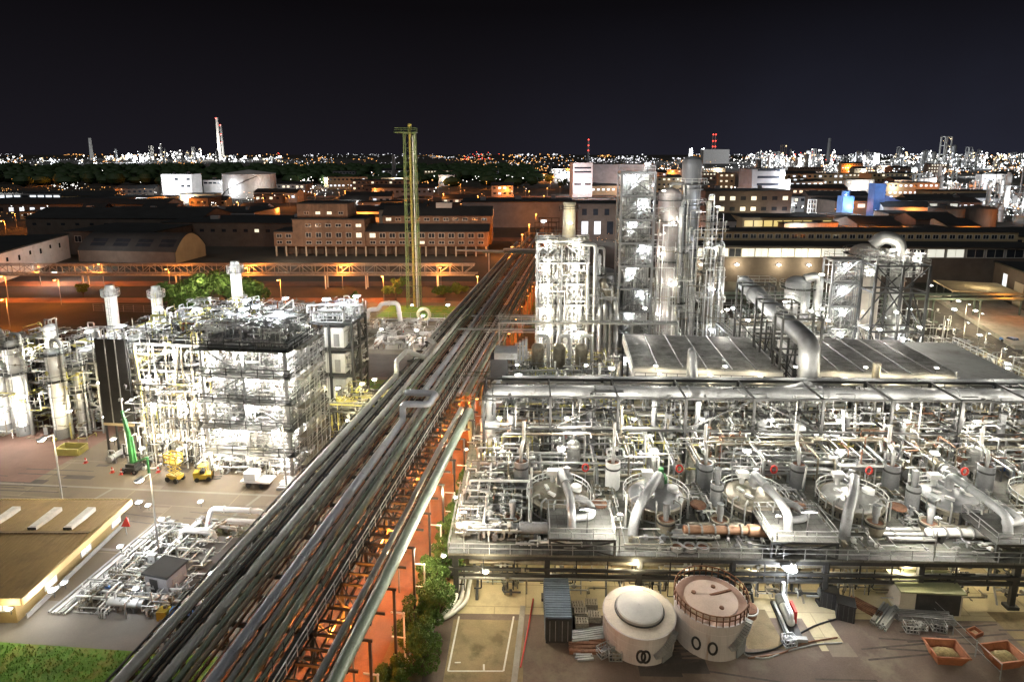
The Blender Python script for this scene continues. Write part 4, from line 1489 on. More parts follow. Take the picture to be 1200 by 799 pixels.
def reactor(i, u):
    t = thing('domed_reactor', 'squat domed reactor on the process deck, ' + NTH[i] + ' from the left', 'reactor', PL.p(u, RV, ZD - .8), PL.rz, 'domed reactors in a row')
    m = ROOFC[i]
    build(MB().lathe([(3.0, -1.5), (3.05, 1.3), (3.35, 1.3), (3.35, 1.55), (3.0, 1.56), (3.0, 1.9), (3.25, 1.9), (3.25, 2.15), (2.95, 2.16)], n=36), 'shell', tarnish, t)
    build(MB().lathe([(2.95, 2.16), (2.8, 2.3), (2.1, 2.55), (1.2, 2.7), (0, 2.75)], n=36), 'domed_roof', m, t)
    b = MB()
    for k2 in range(40):
        a = 2 * pi * k2 / 40
        b.box((3.27 * cos(a), 3.27 * sin(a), 1.42), (.14, .14, .5), a)
    build(b, 'flange_bolts', dark, t)
    b = MB()
    for z, r in ((.3, 3.12), (.75, 3.12), (-.2, 3.12)):
        b.tube([(r * cos(2 * pi * k2 / 24), r * sin(2 * pi * k2 / 24), z) for k2 in range(25)], .13, 6)
    build(b, 'coil_pipe', silver, t)
    pts = [(3.5 * cos(R(200 - k2 * 18)), 3.5 * sin(R(200 - k2 * 18)), 1.6) for k2 in range(13)]
    build(MB().rail(pts, 1.2, .045, 1.3), 'handrail', white, t)
    for (x, y, a) in ((-1.3, .3, .3), (.3, .9, -.2), (-.8, -1.0, .8)):
        build(MB().box((x, y, 2.72), (.35, .9, .35), a), 'hatch', white, t)
    build(MB().lathe([(0, 0), (.62, 0), (.62, .45), (.5, .55), (0, .58)], (1.9, .3, 2.5), 14), 'manhole', white, t)
    build(MB().cyl((-.6, 1.9, 2.4), (-.6, 1.9, 3.6), .28, 10).box((-.6, 1.9, 3.7), (1.2, .8, .5)), 'drive_unit', white, t)
    q = build(MB().lathe([(0, 0), (.75, 0), (.75, .5), (.6, .55), (.6, .8), (.3, 1.0), (.3, 1.6), (0, 1.65)], (1.0, 2.2, 2.5), 14), 'motor', brightgreen if i == 1 else grey, t)
    ng = 10
    for k2 in range(6):
        a = R(215 + k2 * 22)
        build(MB().tube([(2.6 * cos(a), 2.6 * sin(a), 2.5), (2.6 * cos(a), 2.6 * sin(a), 3.0), (3.6 * cos(a), 3.6 * sin(a), 3.0), (3.6 * cos(a), 3.6 * sin(a), 0)], .1, 6, 2), 'nozzle_pipe', silver, t)
    return t


def pot(u, v, z, h, r, label, m, rusty=True, motor=False):
    t = thing('side_vessel', label, 'vessel', PL.p(u, v, z), PL.rz, 'small round vessels beside the reactors')
    build(MB().lathe([(r * .9, 0), (r, .3), (r, h), (r * .84, h), (r * .84, h - .25)], n=20), 'shell', m, t)
    build(MB().lathe([(r * .84, h - .25), (.3, h - .2), (0, h - .2)], n=20), 'top', rust if rusty else tarnish, t)
    build(MB().ring((0, 0, h * .74), (0, 0, 1), r * .995, .03, .22, 20), 'vent_band', dark, t)
    if motor:
        build(MB().cyl((0, 0, h - .2), (0, 0, h + .6), .26, 10).cyl((0, 0, h + .6), (0, 0, h + 1.7), .36, 10), 'agitator_motor', midgrey, t)
    else:
        build(MB().tube([(0, 0, h - .2), (0, 0, h + 1.4), (.3, 1.6, h + 1.6), (.3, 1.6, h + 4)], .2, 8, 2), 'top_pipe', silver, t)
    return t


for i, u in enumerate(RU):
    reactor(i, u)
    n_ = NTH[i] + ' reactor from the left'
    pot(u - 4.2, RV + 4.9, ZD, 3.3, .85, 'tall perforated rusty topped vessel behind the ' + n_, white if i == 1 else midgrey)
    pot(u + .2 if i % 2 else u - 4.9, RV - 5.7, ZD, 1.4, .95, 'short open topped vessel in front of the ' + n_, tarnish, True, True)
    if i in (2, 4):
        pot(u - 3.9, RV + .2, ZD, 2.8, .7, 'narrow grey vessel at the left flank of the ' + n_, grey, False, True)
    # lid on the deck to the right
    t = thing('round_lid', 'rust brown round lid on legs right of the ' + n_, 'stand', PL.p(u + 4.3, RV - 1.61, ZD), PL.rz, 'round lids beside the reactors')
    build(MB().lathe([(0, .9), (.85, .92), (.85, 1.1), (0, 1.15)], n=18), 'top_plate', rust, t)
    for k2 in range(3):
        a = k2 * 2.1
        build(MB().beam((.6 * cos(a), .6 * sin(a), 0), (.6 * cos(a), .6 * sin(a), .9), .1), 'leg', dark, t)
    # vapour ducts
    if i % 2 == 0:
        m = (midgrey, silver, midgrey)[i // 2] if i < 6 else midgrey
        z = ZD + 2.4
        P = [(u + .2, RV + .9, z - .2), (u + .2, RV + .9, z + 1.3), (u + 1.0, RV - 5.37, z + 1.0), (u + 1.0, RV - 8.46, z + .9), (u + 1.0, RV - 8.86, ZD + 1.7)]
        pipe(PL, P, .42, grey if i else midgrey, 'thick vapour duct dropping forward from the ' + n_, 16, 1.6, fl=3.4, name='vapour_duct')
        pipe(PL, [(u + 1.0, RV - 8.05, z), (u + 3.2, RV - 7.52, z), (u + 3.2, RV - 4.56, z), (u + 1.6, RV - 3.76, z + .3)], .34, grey, 'curved return pipe beside the vapour duct of the ' + n_, 14, 2.4, name='return_pipe')
        # platform
        fr2 = Frame(PL.p(u - 1.2, RV - 11.0)[0], PL.p(u - 1.2, RV - 11.0)[1], 1.5)
        frame(fr2, [0, 6.2], [0, 6.4], [ZD + 1.7], 'service_platform', 'raised grating platform in front of the ' + n_, 'platform', dark, (0,), (0,), (('f', 0, 0, ZD, ZD + 1.5), ('f', 0, 1, ZD, ZD + 1.5)), .2, .2, 'raised platforms before the reactors', z0=ZD)
        t = thing('platform_lamp', 'T shaped lamp pole on the platform of the ' + n_, 'lamp', fr2.p(3.6, 1.0, ZD + 1.73), fr2.rz, 'T shaped lamp poles on the platforms')
        build(MB().beam((0, 0, 0), (0, 0, 2.6), .08), 'pole', dark, t)
        hd = build(MB().box((0, 0, 2.7), (1.7, .3, .14)), 'lamp_head', dark, t)
        build(MB().box((0, 0, 2.6), (1.5, .22, .05)), 'lens', LW, hd)
        light(fr2.p(3.6, .6, ZD + 4.4), 650, CW, None, .3)
    else:
        z = ZD + 2.4
        P = [(u + .5, RV + .8, z - .3), (u + .4, RV + .6, z + 1.2), (u - 1.6, RV - 4.03, z + 1.0), (u - 3.1, RV - 6.71, z - .2), (u - 3.3, RV - 6.98, ZD + .0)]
        pipe(PL, P, .52, grey, 'thick curved vapour duct bending down left of the ' + n_, 18, 2.2, fl=0, name='vapour_duct')
        for k2 in range(3):
            pipe(PL, [(u + .6, RV - 5.64 - k2 * 1.07, ZD + .45), (u + 5.2, RV - 5.64 - k2 * 1.07, ZD + .45)], .25, silver, 'low silver pipe on the deck in front of the ' + n_, 8, fl=2, grp='low silver pipes before the reactors')
    # white shine caps on the lamp posts behind each reactor
    flood(PL.p(u + .4, RV + 5.23, ZD + 4.6), 800, 'behind the domed reactors, ' + NTH[i] + ' from the left', CP, 'w', PL.rz, .9, 'floodlights behind the domed reactors')
    t = thing('safety_ring', 'red ring on a stand right of the ' + n_, 'safety ring', PL.p(u + 3.1, RV + 3.49, ZD), PL.rz, 'red safety rings by the reactors')
    build(MB().tube([(.34 * cos(2 * pi * k2 / 12), -.1, 3.1 + .42 * sin(2 * pi * k2 / 12)) for k2 in range(13)], .11, 6), 'ring', red, t)
    build(MB().beam((0, 0, 0), (0, 0, 2.9), .08), 'stand', galv, t)
    # long silver exchangers along the front
    if i % 2 == 0:
        t = thing('long_exchanger', 'long double exchanger along the front deck edge, ' + ('leftmost with grey end', 'middle rust brown one', 'rightmost with blue end')[i // 2], 'heat exchanger', PL.p((-2.6, 20.2, 44.2)[i // 2], 73.2, ZD), PL.rz, 'long exchangers on the front edge')
        build(MB().vessel((-4.9, 0, 1.0), (1.4, 0, 1.0), .42, 14, .2), 'shell', (silver, copper, white)[i // 2], t)
        build(MB().vessel((1.5, 0, 1.0), (4.4, 0, 1.0), .6, 14, .2), 'channel', (grey, copper, blue)[i // 2], t)
        for k2 in range(5):
            build(MB().ring((-4.6 + k2 * 1.3, 0, 1.0), (1, 0, 0), .41, .16, .16, 14), 'flange', galv, t)
        for x in (-3.6, .9, 3.6):
            build(MB().box((x, 0, .32), (.3, .8, .6)), 'saddle', dark, t)
        build(MB().vessel((-4.4, .9, .9), (1.2, .9, .9), .3, 10, .2), 'lower_shell', tarnish, t)

# grilled covers row beside the second reactor front
for k2 in range(3):
    t = thing('drain_ring', 'pale ring shaped drain cover on the front deck, ' + NTH[k2] + ' of three', 'drain', PL.p(14.2 + k2 * 1.25, 70.9, ZD), PL.rz, 'ring drains on the front deck')
    build(MB().lathe([(.5, 0), (.5, .5), (.62, .5), (.62, 0)], n=16), 'rim', galv, t)
    build(MB().lathe([(0, .3), (.5, .3)], n=16), 'cover', rust, t)

# ---- pipework on the deck behind the reactors
rg = random.Random(21)
SM = [silver, silver, tarnish, midgrey, galv, white, tarnish, grey]


def runs(n, ur, vr, zr, where, rr=(.07, .22), base=ZD, cross=.3, seed=0):
    g_ = random.Random(seed)
    for i in range(n):
        m = g_.choice(SM)
        r = g_.uniform(*rr)
        if g_.random() > cross:
            L = g_.uniform(6, 24)
            u = g_.uniform(ur[0], max(ur[0] + .1, ur[1] - L))
            L = min(L, ur[1] - u)
            v, z = g_.uniform(*vr), g_.uniform(*zr)
            v2 = min(max(v + g_.uniform(-3, 3), vr[0]), vr[1])
            k = u + L * g_.uniform(.3, .7)
            P = [(u, v, base), (u, v, z), (k, v, z), (k, v2, z), (u + L, v2, z), (u + L, v2, base)]
            if g_.random() < .5:
                P = [(u, v, base), (u, v, z), (u + L, v, z), (u + L, v + g_.uniform(-1, 1), z + g_.uniform(1, 4))]
        else:
            u, z = g_.uniform(*ur), g_.uniform(*zr)
            P = [(u, vr[0], base), (u, vr[0], z), (u, vr[1], z), (u + g_.uniform(-2, 2), vr[1], z + .01), (u + g_.uniform(-2, 2), vr[1], base)]
        pipe(PL, P, r, m, NMS[m.name] + ' pipe run ' + where, 7, 2, fl=4 if r > .13 else 0, grp='pipe runs ' + where)


runs(46, (-7, 20), (86, 103), (5.6, 9), 'behind the left reactors', seed=1)
runs(46, (20, 45), (86, 103), (5.6, 9), 'behind the middle reactors', seed=2)
runs(46, (45, 70), (86, 103), (5.6, 9), 'behind the right reactors', seed=3)
runs(12, (-7, 0), (73, 86), (5.3, 6.6), 'on the left deck corner', seed=4)
for i, u in enumerate(RU):
    runs(2, (u + 4, u + 6.6), (74, 86), (5.2, 5.8), 'right of the ' + NTH[i] + ' reactor', seed=30 + i, rr=(.06, .14))
fill(PL, -7, 22, 87, 99, ZD, 'behind the left reactors', 4.2, 4.0, skip=.12)
fill(PL, 22, 46, 87, 99, ZD, 'behind the middle reactors', 4.2, 4.0, skip=.12)
fill(PL, 46, 73, 87, 99, ZD, 'behind the right reactors', 4.2, 4.0, skip=.12)
fill(PL, -7.5, -1.2, 73.5, 87, ZD, 'on the left deck corner', 3.2, 2.6, skip=.05, sc=(.6, .85))
# standing open topped pipes
for i, u in enumerate((-2.6, 5.5, 7.6, 11.2, 17.5, 22.4, 29, 33.5, 40.4, 46.5, 54, 60)):
    t = thing('standing_pipe', 'thick upright grey pipe under the big header, ' + ORD[i] + ' from the left', 'pipe', PL.p(u, 95.5 + (i % 3) * 1.1, ZD), PL.rz, 'upright pipes under the header')
    r = (.42, .35, .6, .45)[i % 4]
    build(MB().tube([(0, 0, 0), (0, 0, 5.6)], r, 14, caps=False), 'pipe_body', midgrey, t)
    build(MB().ring((0, 0, 5.45), (0, 0, 1), r * .8, r * .35, .2, 14), 'flange', dark, t)
    build(MB().lathe([(0, 0), (r * .9, 0)], (0, 0, 5.3), 14), 'mouth', black, t)
# ---- big header on portal frames
frame(PL, [-6 + 8.3 * i for i in range(9)], [93.5, 101.5], [9.4, 13.6], 'portal_frame', 'long black portal frame carrying the big horizontal header', 'steel frame', dark, (), (),
      [('f', i, i % 2, 5, 9.2) for i in (2, 4, 6)] + [('f', i, i % 2, 9.4, 13.4) for i in (1, 3, 4, 6)] + [('r', 0, 0, 5, 9.2), ('l', 0, 1, 9.4, 13.4)], .3, .26, z0=ZD)
pipe(PL, [(-5.5, 99.0, 7.0), (-5.5, 99.0, 12.5), (63.0, 99.0, 12.5), (64.6, 99.0, 12.3), (64.6, 99.0, 6)], .78, grey, 'huge grey header pipe spanning the whole right plant', 18, 1.7, fl=16, name='header_pipe')
pipe(PL, [(-4, 102.6, 13.2), (66, 102.6, 13.2)], .38, grey, 'second dark header behind the huge grey header', 12, fl=9, name='header_pipe')
pipe(PL, [(-4, 103.8, 12.2), (66, 103.8, 12.2)], .22, galv, 'thin pale header behind the dark second header', 8, fl=9, name='header_pipe')
pipe(PL, [(15.5, 96, 12.3), (15.5, 96, 8.6), (21, 96, 8.6), (21, 96, 12.3)], .36, grey, 'black U shaped expansion loop hung below the huge header', 12, 2.4, name='expansion_loop')
t = thing('vent_stack', 'wide pale vent vessel below the left end of the huge header', 'vessel', PL.p(-5.5, 99, ZD), PL.rz)
build(MB().lathe([(1.25, 0), (1.25, 3.2), (1.35, 3.2), (1.35, 3.45), (.9, 3.7)], n=22), 'shell', white, t)
build(MB().ring((0, 0, 1.6), (0, 0, 1), 1.24, .1, .15, 22), 'flange', galv, t)
t = thing('vent_stack', 'wide grey vessel below the right end of the huge header', 'vessel', PL.p(64.6, 99, ZD), PL.rz)
build(MB().lathe([(1.2, 0), (1.2, 3.0), (1.3, 3.0), (1.3, 3.2), (.8, 3.6)], n=22), 'shell', midgrey, t)
# big sloping duct
pipe(PL, [(37.2, 139, 20.5), (37.3, 108.5, 18.2), (37.3, 104.6, 17.9), (37.3, 104.0, 12.6)], 1.35, midgrey, 'giant sloping duct with elbow dropping onto the header', 22, 1.7, fl=9, name='sloping_duct')
pipe(PL, [(31.5, 99.2, 12.7), (34.4, 99.6, 12.8), (37.3, 102.4, 13.0)], .7, midgrey, 'branch pipe joining the giant duct foot to the header', 14, 1.5, name='branch_pipe')
for i, (v, zt) in enumerate(((108, 20.6), (118, 21.0), (130, 21.6))):
    fr2 = Frame(PL.p(34.6, v)[0], PL.p(34.6, v)[1], 1.5)
    frame(fr2, [0, 5.4], [0, 3.4], [9, 15.5, zt], 'duct_trestle', 'black braced trestle under the giant sloping duct, ' + ('nearest', 'middle', 'farthest')[i] + ' of three', 'trestle', dark, (), (2,),
          (('f', 0, 0, 9, 15.3), ('f', 0, 1, 0, 9), ('r', 0, 0, 9, 15.3), ('l', 0, 1, 9, 15.3), ('r', 0, 1, 0, 9)), .26, .22, 'duct trestles')

# ---- air coolers
CO_ = Frame(17.3, 108.6, 5.0)


def cooler(u0, nb, bw, nm):
    D, Z = 21.0, 13.0
    W = nb * bw
    t = thing('air_cooler', nm + ' big air cooler deck of dark louvres', 'air cooler', CO_.p(u0, 0, 0), CO_.rz, 'air cooler decks', True)
    b = MB()
    b.box((W / 2, -.05, Z - .75), (W, .14, 1.4)).box((W / 2, D + .05, Z - .75), (W, .14, 1.4)).box((-.05, D / 2, Z - .75), (.14, D - .1, 1.4)).box((W + .05, D / 2, Z - .75), (.14, D - .1, 1.4))
    build(b, 'casing', whitewall, t)
    for i in range(nb):
        s = MB()
        n = 26
        for j in range(n):
            y = .4 + (D - .8) * (j + .5) / n
            s.beam((i * bw + .12, y - .25, Z + .05), ((i + 1) * bw - .12, y - .25, Z + .05), .05, .34)
            vs = [(i * bw + .12, y - .3, Z - .02), ((i + 1) * bw - .12, y - .3, Z - .02), ((i + 1) * bw - .12, y + .22, Z + .16), (i * bw + .12, y + .22, Z + .16)]
            s.add(vs, [(0, 1, 2, 3)])
        build(s, 'louvre_bay', M('louvre_%s_%d' % (nm, i), (.30, .295, .28), .42, .4, .6, .6), t)
    b = MB()
    for i in range(nb + 1):
        b.box((i * bw, D / 2, Z + .1), (.16, D, .34))
    for k2 in range(4):
        b.box((W / 2, D * k2 / 3, Z + .02), (W, .14, .3))
    build(b, 'divider', galv, t)
    wk = build(MB().box((W / 2, -1.0, Z - 1.3), (W, 1.7, .1)), 'walkway', grating, t)
    build(MB().rail([(0, -1.8, Z - 1.25), (W, -1.8, Z - 1.25)], 1.1, .04, 1.5), 'handrail', dark, wk)
    for x in [W * k2 / 4 for k2 in range(5)]:
        for y in (0, D / 2, D):
            build(MB().beam((x, y, 0), (x, y, Z - 1.46), .34), 'column', dark, t)
    for k2 in range(nb):
        build(MB().lathe([(bw * .42, 0), (bw * .36, 1.0)], (k2 * bw + bw / 2, 5, Z - 2.6), 16), 'fan_ring', galv, t)
        build(MB().lathe([(bw * .42, 0), (bw * .36, 1.0)], (k2 * bw + bw / 2, 15, Z - 2.6), 16), 'fan_ring', galv, t)
    for k2 in range(3):
        u = u0 + W * (k2 + .5) / 3
        flood(CO_.p(u, -2.6, Z - .2), 420, 'along the front of the ' + nm + ' air cooler', CY, 'w', CO_.rz + pi, .7, off=(0, -.4, .5))
    return t


cooler(0, 6, 3.4, 'left')
cooler(25.4, 6, 3.1, 'right')
slab('roof', CO_, 45, 54, 0, 26, 10.6, 11.1, concrete) if False else None
t = thing('concrete_platform', 'bare grey concrete platform right of the right air cooler', 'platform', CO_.p(45.2, -1, 0), CO_.rz, None, True)
build(MB().box((5, 13, 11.4), (10, 28, .5)), 'slab', M('pale_grey_slab', (.30, .30, .28), .8, 0, .3, .15, (.20, .19, .17), .5, .7), t)
build(MB().rail([(0, -1, 11.65), (10, -1, 11.65), (10, 27, 11.65)], 1.1, .04, 2), 'handrail', white, t)
for x in (.5, 9.5):
    for y in (0, 9, 18, 26):
        build(MB().beam((x, y, 0), (x, y, 11.15), .4), 'column', dark, t)
runs(24, (14, 66), (104, 109), (5, 11.5), 'between the headers and the air coolers', base=0, seed=8, cross=.15, rr=(.1, .3))
fill(PL, 14, 68, 104, 108, 0.02, 'below the air cooler fronts', 4.4, 3.8, skip=.1)
fill(PL, 18, 66, 112, 128, 0.02, 'under the air coolers', 8, 7, skip=.3)
pipe(PL, [(21.7, 103, 13.4), (21.7, 105.2, 17), (21.7, 105.2, 9)], .55, midgrey, 'hooked grey vent pipe before the left air cooler', 14, 1.8, name='vent_pipe')
pipe(PL, [(35.5 + 11, 104.5, 9), (46.5, 104.5, 15.2)], .5, tarnish, 'short steaming vent pipe before the right air cooler', 14, 1.8, name='vent_pipe')

# ---- left middle zone: exchanger trio structure
frame(PL, [-7, 0, 7, 13.5], [106, 114, 122, 130, 138], [6.5], 'process_floor', 'open grating floor with three round cooler drums', 'steel frame', dark, (0,), (0,), (), .3, .3)
for i in range(3):
    u = .9 + i * 3.6
    t = thing('cooler_drum', 'tarnished upright drum with looped overhead pipe, ' + NTH[i] + ' of three', 'vessel', PL.p(u, 128.5, 6.55), PL.rz, 'three upright drums')
    build(MB().vessel((0, 0, 1.2), (0, -1.2, 5.0), 1.02, 20), 'shell', tarnish, t)
    build(MB().lathe([(1.03, 0), (1.25, 0), (1.25, .25), (1.03, .25)], (0, -.1, 1.5), 20, (0, -.3, 1)), 'flange', dark, t)
    build(MB().tube([(0, -1.0, 5.3), (0, -1.0, 6.9), (1.75, -1.0, 6.9), (1.75, -1.0, 1.4), (1.75, -2.4, .6)], .3, 10, 2), 'overhead_pipe', silver, t)
    build(MB().tube([(0, -.2, .8), (0, -1.4, .35), (-1.2, -1.8, .35), (-1.7, -2.4, .35)], .26, 10, 2), 'bottom_pipe', silver, t)
    for sx in (-.7, .7):
        build(MB().beam((sx, .3, 0), (sx, .3, 1.6), .2), 'leg', dark, t)
t = thing('black_hood', 'tall black ventilation hood at the left plant corner beside the rack', 'ventilation hood', PL.p(-5.0, 117, 0), PL.rz)
build(MB().box((0, 0, 9.6), (2.6, 3.2, 6)), 'hood_body', M('black_duct_steel', (.032, .032, .036), .5, .2, .3, .5), t)
build(MB().box((1.0, .2, 13.1), (3.4, 3.6, 1)), 'hood_top', grey, t)
for k2 in range(4):
    build(MB().box((2.6 + k2 * .5, 2 + k2, 12.2), (.4, 1.2, 3.4)), 'louvre', grey, t)
build(MB().tube([(0, -1, 9), (0, -5, 8.2), (0, -8, 8.2)], .9, 14, 1.5), 'duct', grey, t)
for x in (-1, 1):
    build(MB().beam((x, 0, 0), (x, 0, 6.6), .3), 'leg', dark, t)
runs(52, (-6, 13), (106, 126), (6.9, 9.5), 'on the left grating floor', base=6.55, seed=9)
fill(PL, -3, 13, 107, 121, 6.55, 'on the left grating floor', 3.6, 3.4, skip=.1, sc=(.7, .95))
fill(PL, -6, 13, 131, 138, 6.55, 'behind the three drums', 4, 3.4, skip=.15)
for u, v, z, p in ((1.5, 134, 12.5, 1600), (8.5, 134, 12.5, 1600), (-2, 112, 11, 900), (6, 110, 11, 900), (12, 116, 11, 900)):
    flood(PL.p(u, v, z), p, 'above the left grating floor', CY if v > 130 else CP, 'w', PL.rz, 1.0)
frame(PL, [-6, 2, 10, 18, 26], [140, 141.6], [13.0], 'walkway_bridge', 'long pale walkway bridge crossing before the lit towers', 'walkway', galv, (0,), (0,), (), .24, .3)
# overhead lamps on the front deck
for i in range(9):
    flood(PL.p(-4 + i * 8.3, 93.2, 10.8), 2900, 'on the front of the portal frame', CP, 'w', PL.rz, .55, off=(0, -1.2, .3))
for i in range(8):
    flood(PL.p(-2 + i * 9.2, 102.2, 15.2), 650, 'on top of the portal frame', CP, 'w', PL.rz, .5, off=(0, -.8, .5))
for i in range(12):
    u = -5 + i * 6.8
    flood(PL.p(u, 71.4, 4.1), 520, 'under the front deck edge', CY, 'w', PL.rz, .45, off=(0, .6, -.6))
for i in range(5):
    flood(PL.p(-6.5 + i * 15, 70.0, 9.0), 2600, 'on poles at the front deck edge', CP, 'w', PL.rz + pi, .5, off=(0, 1.2, .2))
    t = thing('lamp_pole', 'thin grey lamp pole at the front deck edge, ' + NTH[i] + ' from the left', 'pole', PL.p(-6.5 + i * 15, 70.0, ZD), PL.rz, 'lamp poles at the deck edge')
    build(MB().beam((0, 0, 0), (0, 0, 2.8), .1), 'pole', galv, t)

# ---- tall towers at the back
frame(PL, [.8, 5.4, 10.4], [147, 152, 157], [6, 10.5, 15, 19, 23, 27], 'process_tower', 'brightly lit open process tower topped by a short flue', 'process tower', midgrey, (0, 1, 2, 3, 4, 5), (1, 2, 3, 4, 5),
      [('f', 0, i % 2, (0, 6, 10.5, 15, 19, 23)[i], (6, 10.5, 15, 19, 23, 27)[i]) for i in range(6)] + [('f', 1, (i + 1) % 2, (0, 6, 10.5, 15, 19, 23)[i], (6, 10.5, 15, 19, 23, 27)[i]) for i in (1, 3, 5)], .34, .3)
for j, z in enumerate((0.02, 6.1, 10.6, 15.1, 19.1, 23.1)):
    fill(PL, 1, 10.2, 147.4, 152, z, 'on the ' + ('ground', 'first', 'second', 'third', 'fourth', 'fifth')[j] + ' level of the flue tower', 3, 4, skip=.1, sc=(.65, .85))
    for u in (2.5, 8):
        flood(PL.p(u, 146.4, z + 3.2), 1300, 'on the front of the flue tower', CP, 'w', PL.rz, .65, off=(0, -1.2, 0))
t = thing('short_flue', 'short tapered concrete flue on top of the lit process tower', 'flue', PL.p(7.0, 154, 27.1), PL.rz)
build(MB().lathe([(1.35, 0), (1.1, 6.2), (1.25, 6.2), (1.25, 6.7), (.9, 6.7)], n=18), 'shaft', M('flue_concrete', (.42, .38, .28), .8, 0, .2, .5), t)
build(MB().rail([(1.9 * cos(k2 * .785), 1.9 * sin(k2 * .785), 5.0) for k2 in range(9)], 1, .05, 1), 'handrail', dark, t)
flood(PL.p(7, 150.5, 30), 1500, 'at the foot of the short flue', CY, 'w', PL.rz, 1)
flood(PL.p(2.0, 149, 30.5), 1500, 'on the left roof corner of the flue tower', CC, 'c', PL.rz, 1)
column_vessel(PL, 12.4, 152, 0, 24, .8, silver, 'slim silver column right of the flue tower', (12, 20))
column_vessel(PL, 14.6, 158, 0, 18, 1.5, midgrey, 'stout grey column between the flue tower and white tower', (16,))
pipe(PL, [(11.6, 146.2, 0), (11.6, 146.2, 26.5), (9.0, 146.2, 26.5)], .35, galv, 'tall pale riser on the flue tower front', 10, 2, fl=6, name='riser_pipe')
for k2 in range(4):
    pipe(PL, [(12.6 + k2 * .95, 144.5, 4), (12.6 + k2 * .95, 144.5, 14 + k2 % 2 * 1.2), (12.6 + k2 * .95, 149, 16)], .38, galv, 'leaning grey duct in front of the towers', 12, 2, name='riser_pipe', grp='grey ducts before the towers')
pipe(PL, [(13.4, 150, 19), (13.4, 148.5, 18.5), (15.5, 147, 14.5), (15.5, 147, 8)], .75, tarnish, 'curved exhaust pipe left of the white lattice tower', 14, 2, name='exhaust_pipe')
t = thing('round_tank', 'grey round tank behind the flue tower', 'tank', PL.p(13.5, 176, 0), PL.rz)
build(MB().lathe([(5.2, 0), (5.2, 17), (4.8, 17.4), (0, 18.4)], n=28), 'shell', midgrey, t)
build(MB().box((0, -5.25, 12.5), (1.6, .1, 1.2)), 'sign', white, t)
# white lattice tower
LZ = [4.4 * (i + 1) for i in range(9)]
frame(PL, [16.4, 22.6], [150, 156], LZ, 'lattice_tower', 'tall white lit lattice tower left of the grey stack', 'process tower', grey, range(9), range(9),
      [('f', 0, i % 2, 4.4 * i + .2, 4.4 * (i + 1) - .2) for i in range(9)], .4, .3, floormat=galv)
t = thing('white_core', 'white stair core inside the tall lattice tower', 'stair core', PL.p(19.5, 155.0, 0), PL.rz)
build(MB().box((0, .4, 19.6), (5.2, 1.2, 39)), 'core_wall', white, t)
for i in range(9):
    z = 4.4 * i
    stair(PL, 17.4, 151.4, z + .1, z + 4.4, 4.0, 'steel stair flight on the ' + ORD[i] + ' level of the white lattice tower', white)
    mod(PL, rnd.choice(('white valve manifold', 'white upright vessel', 'twin white filter', 'white heat exchanger')), 19.4, 153.4, z + .1, 'inside the white lattice tower', 0, .7)
    mod(PL, rnd.choice(('white valve manifold', 'twin white filter', 'silver valve manifold')), 21.4, 151.8, z + .1, 'inside the white lattice tower', pi / 2, .7)
    flood(PL.p(18.6 + (i % 2) * 2, 150.8, z + 3.7), 1300, 'inside the white lattice tower', CC, 'c', PL.rz, .9, off=(0, -.3, -.6))
flood(PL.p(21, 149.5, 41), 1800, 'on top of the white lattice tower', CC, 'c', PL.rz, 1.1)
# stacks
t = thing('grey_stack', 'tall smooth grey stack rising beside the white tower', 'stack', PL.p(31.2, 160, 0), PL.rz)
build(MB().lathe([(1.9, 0), (1.9, 41), (1.75, 41.8), (1.3, 42.3), (0, 42.6)], n=28), 'shaft', M('stack_steel', (.30, .31, .33), .4, .4, .25, .35, zs=.15), t)
for z in (14, 24, 33.5):
    build(MB().ring((0, 0, z), (0, 0, 1), 1.88, .12, .3, 28), 'band', dark, t)
build(MB().ring((0, 0, 36), (0, 0, 1), 1.88, .5, .2, 28).ring((0, 0, 31), (0, 0, 1), 1.88, .35, .2, 28), 'collar', grey, t)
for z in (37, 33):
    p = build(MB().lathe([(1.95, 0), (3.0, 0), (3.0, .1), (1.95, .1)], (0, 0, z), 20, smooth=False), 'platform', grating, t)
    build(MB().rail([(3 * cos(2 * pi * i / 14), 3 * sin(2 * pi * i / 14), z + .1) for i in range(15)], 1.1, .04, 1.5), 'handrail', white, p)
ladder(t, 1.0, -1.9, 0, 40)
column_vessel(PL, 26.8, 158, 0, 36, 2.2, M('pinkish_cladding', (.33, .29, .28), .5, .15, .2, .5), 'stout pinkish column behind the white lattice tower', (22, 30, 34))
column_vessel(PL, 28.6, 154.5, 0, 33, .55, grey, 'slim dark column left of the grey stack', (14, 24), lad=False)
column_vessel(PL, 33.9, 155.5, 0, 34, .5, tarnish, 'slim tarnished column right of the grey stack', (10, 20, 30), lad=True)
column_vessel(PL, 35.6, 158.5, 0, 24, 1.3, tarnish, 'tarnished middle column right of the grey stack', (8, 16, 22))
for z in (6, 12, 18, 24, 30, 36):
    flood(PL.p(24.6 + (z % 4), 152.6, z), 1200, 'beside the pinkish column', CP, 'w', PL.rz, .7)
for z in (9, 17, 25, 33):
    flood(PL.p(35, 153, z), 1100, 'right of the grey stack', CC, 'c', PL.rz, .8)
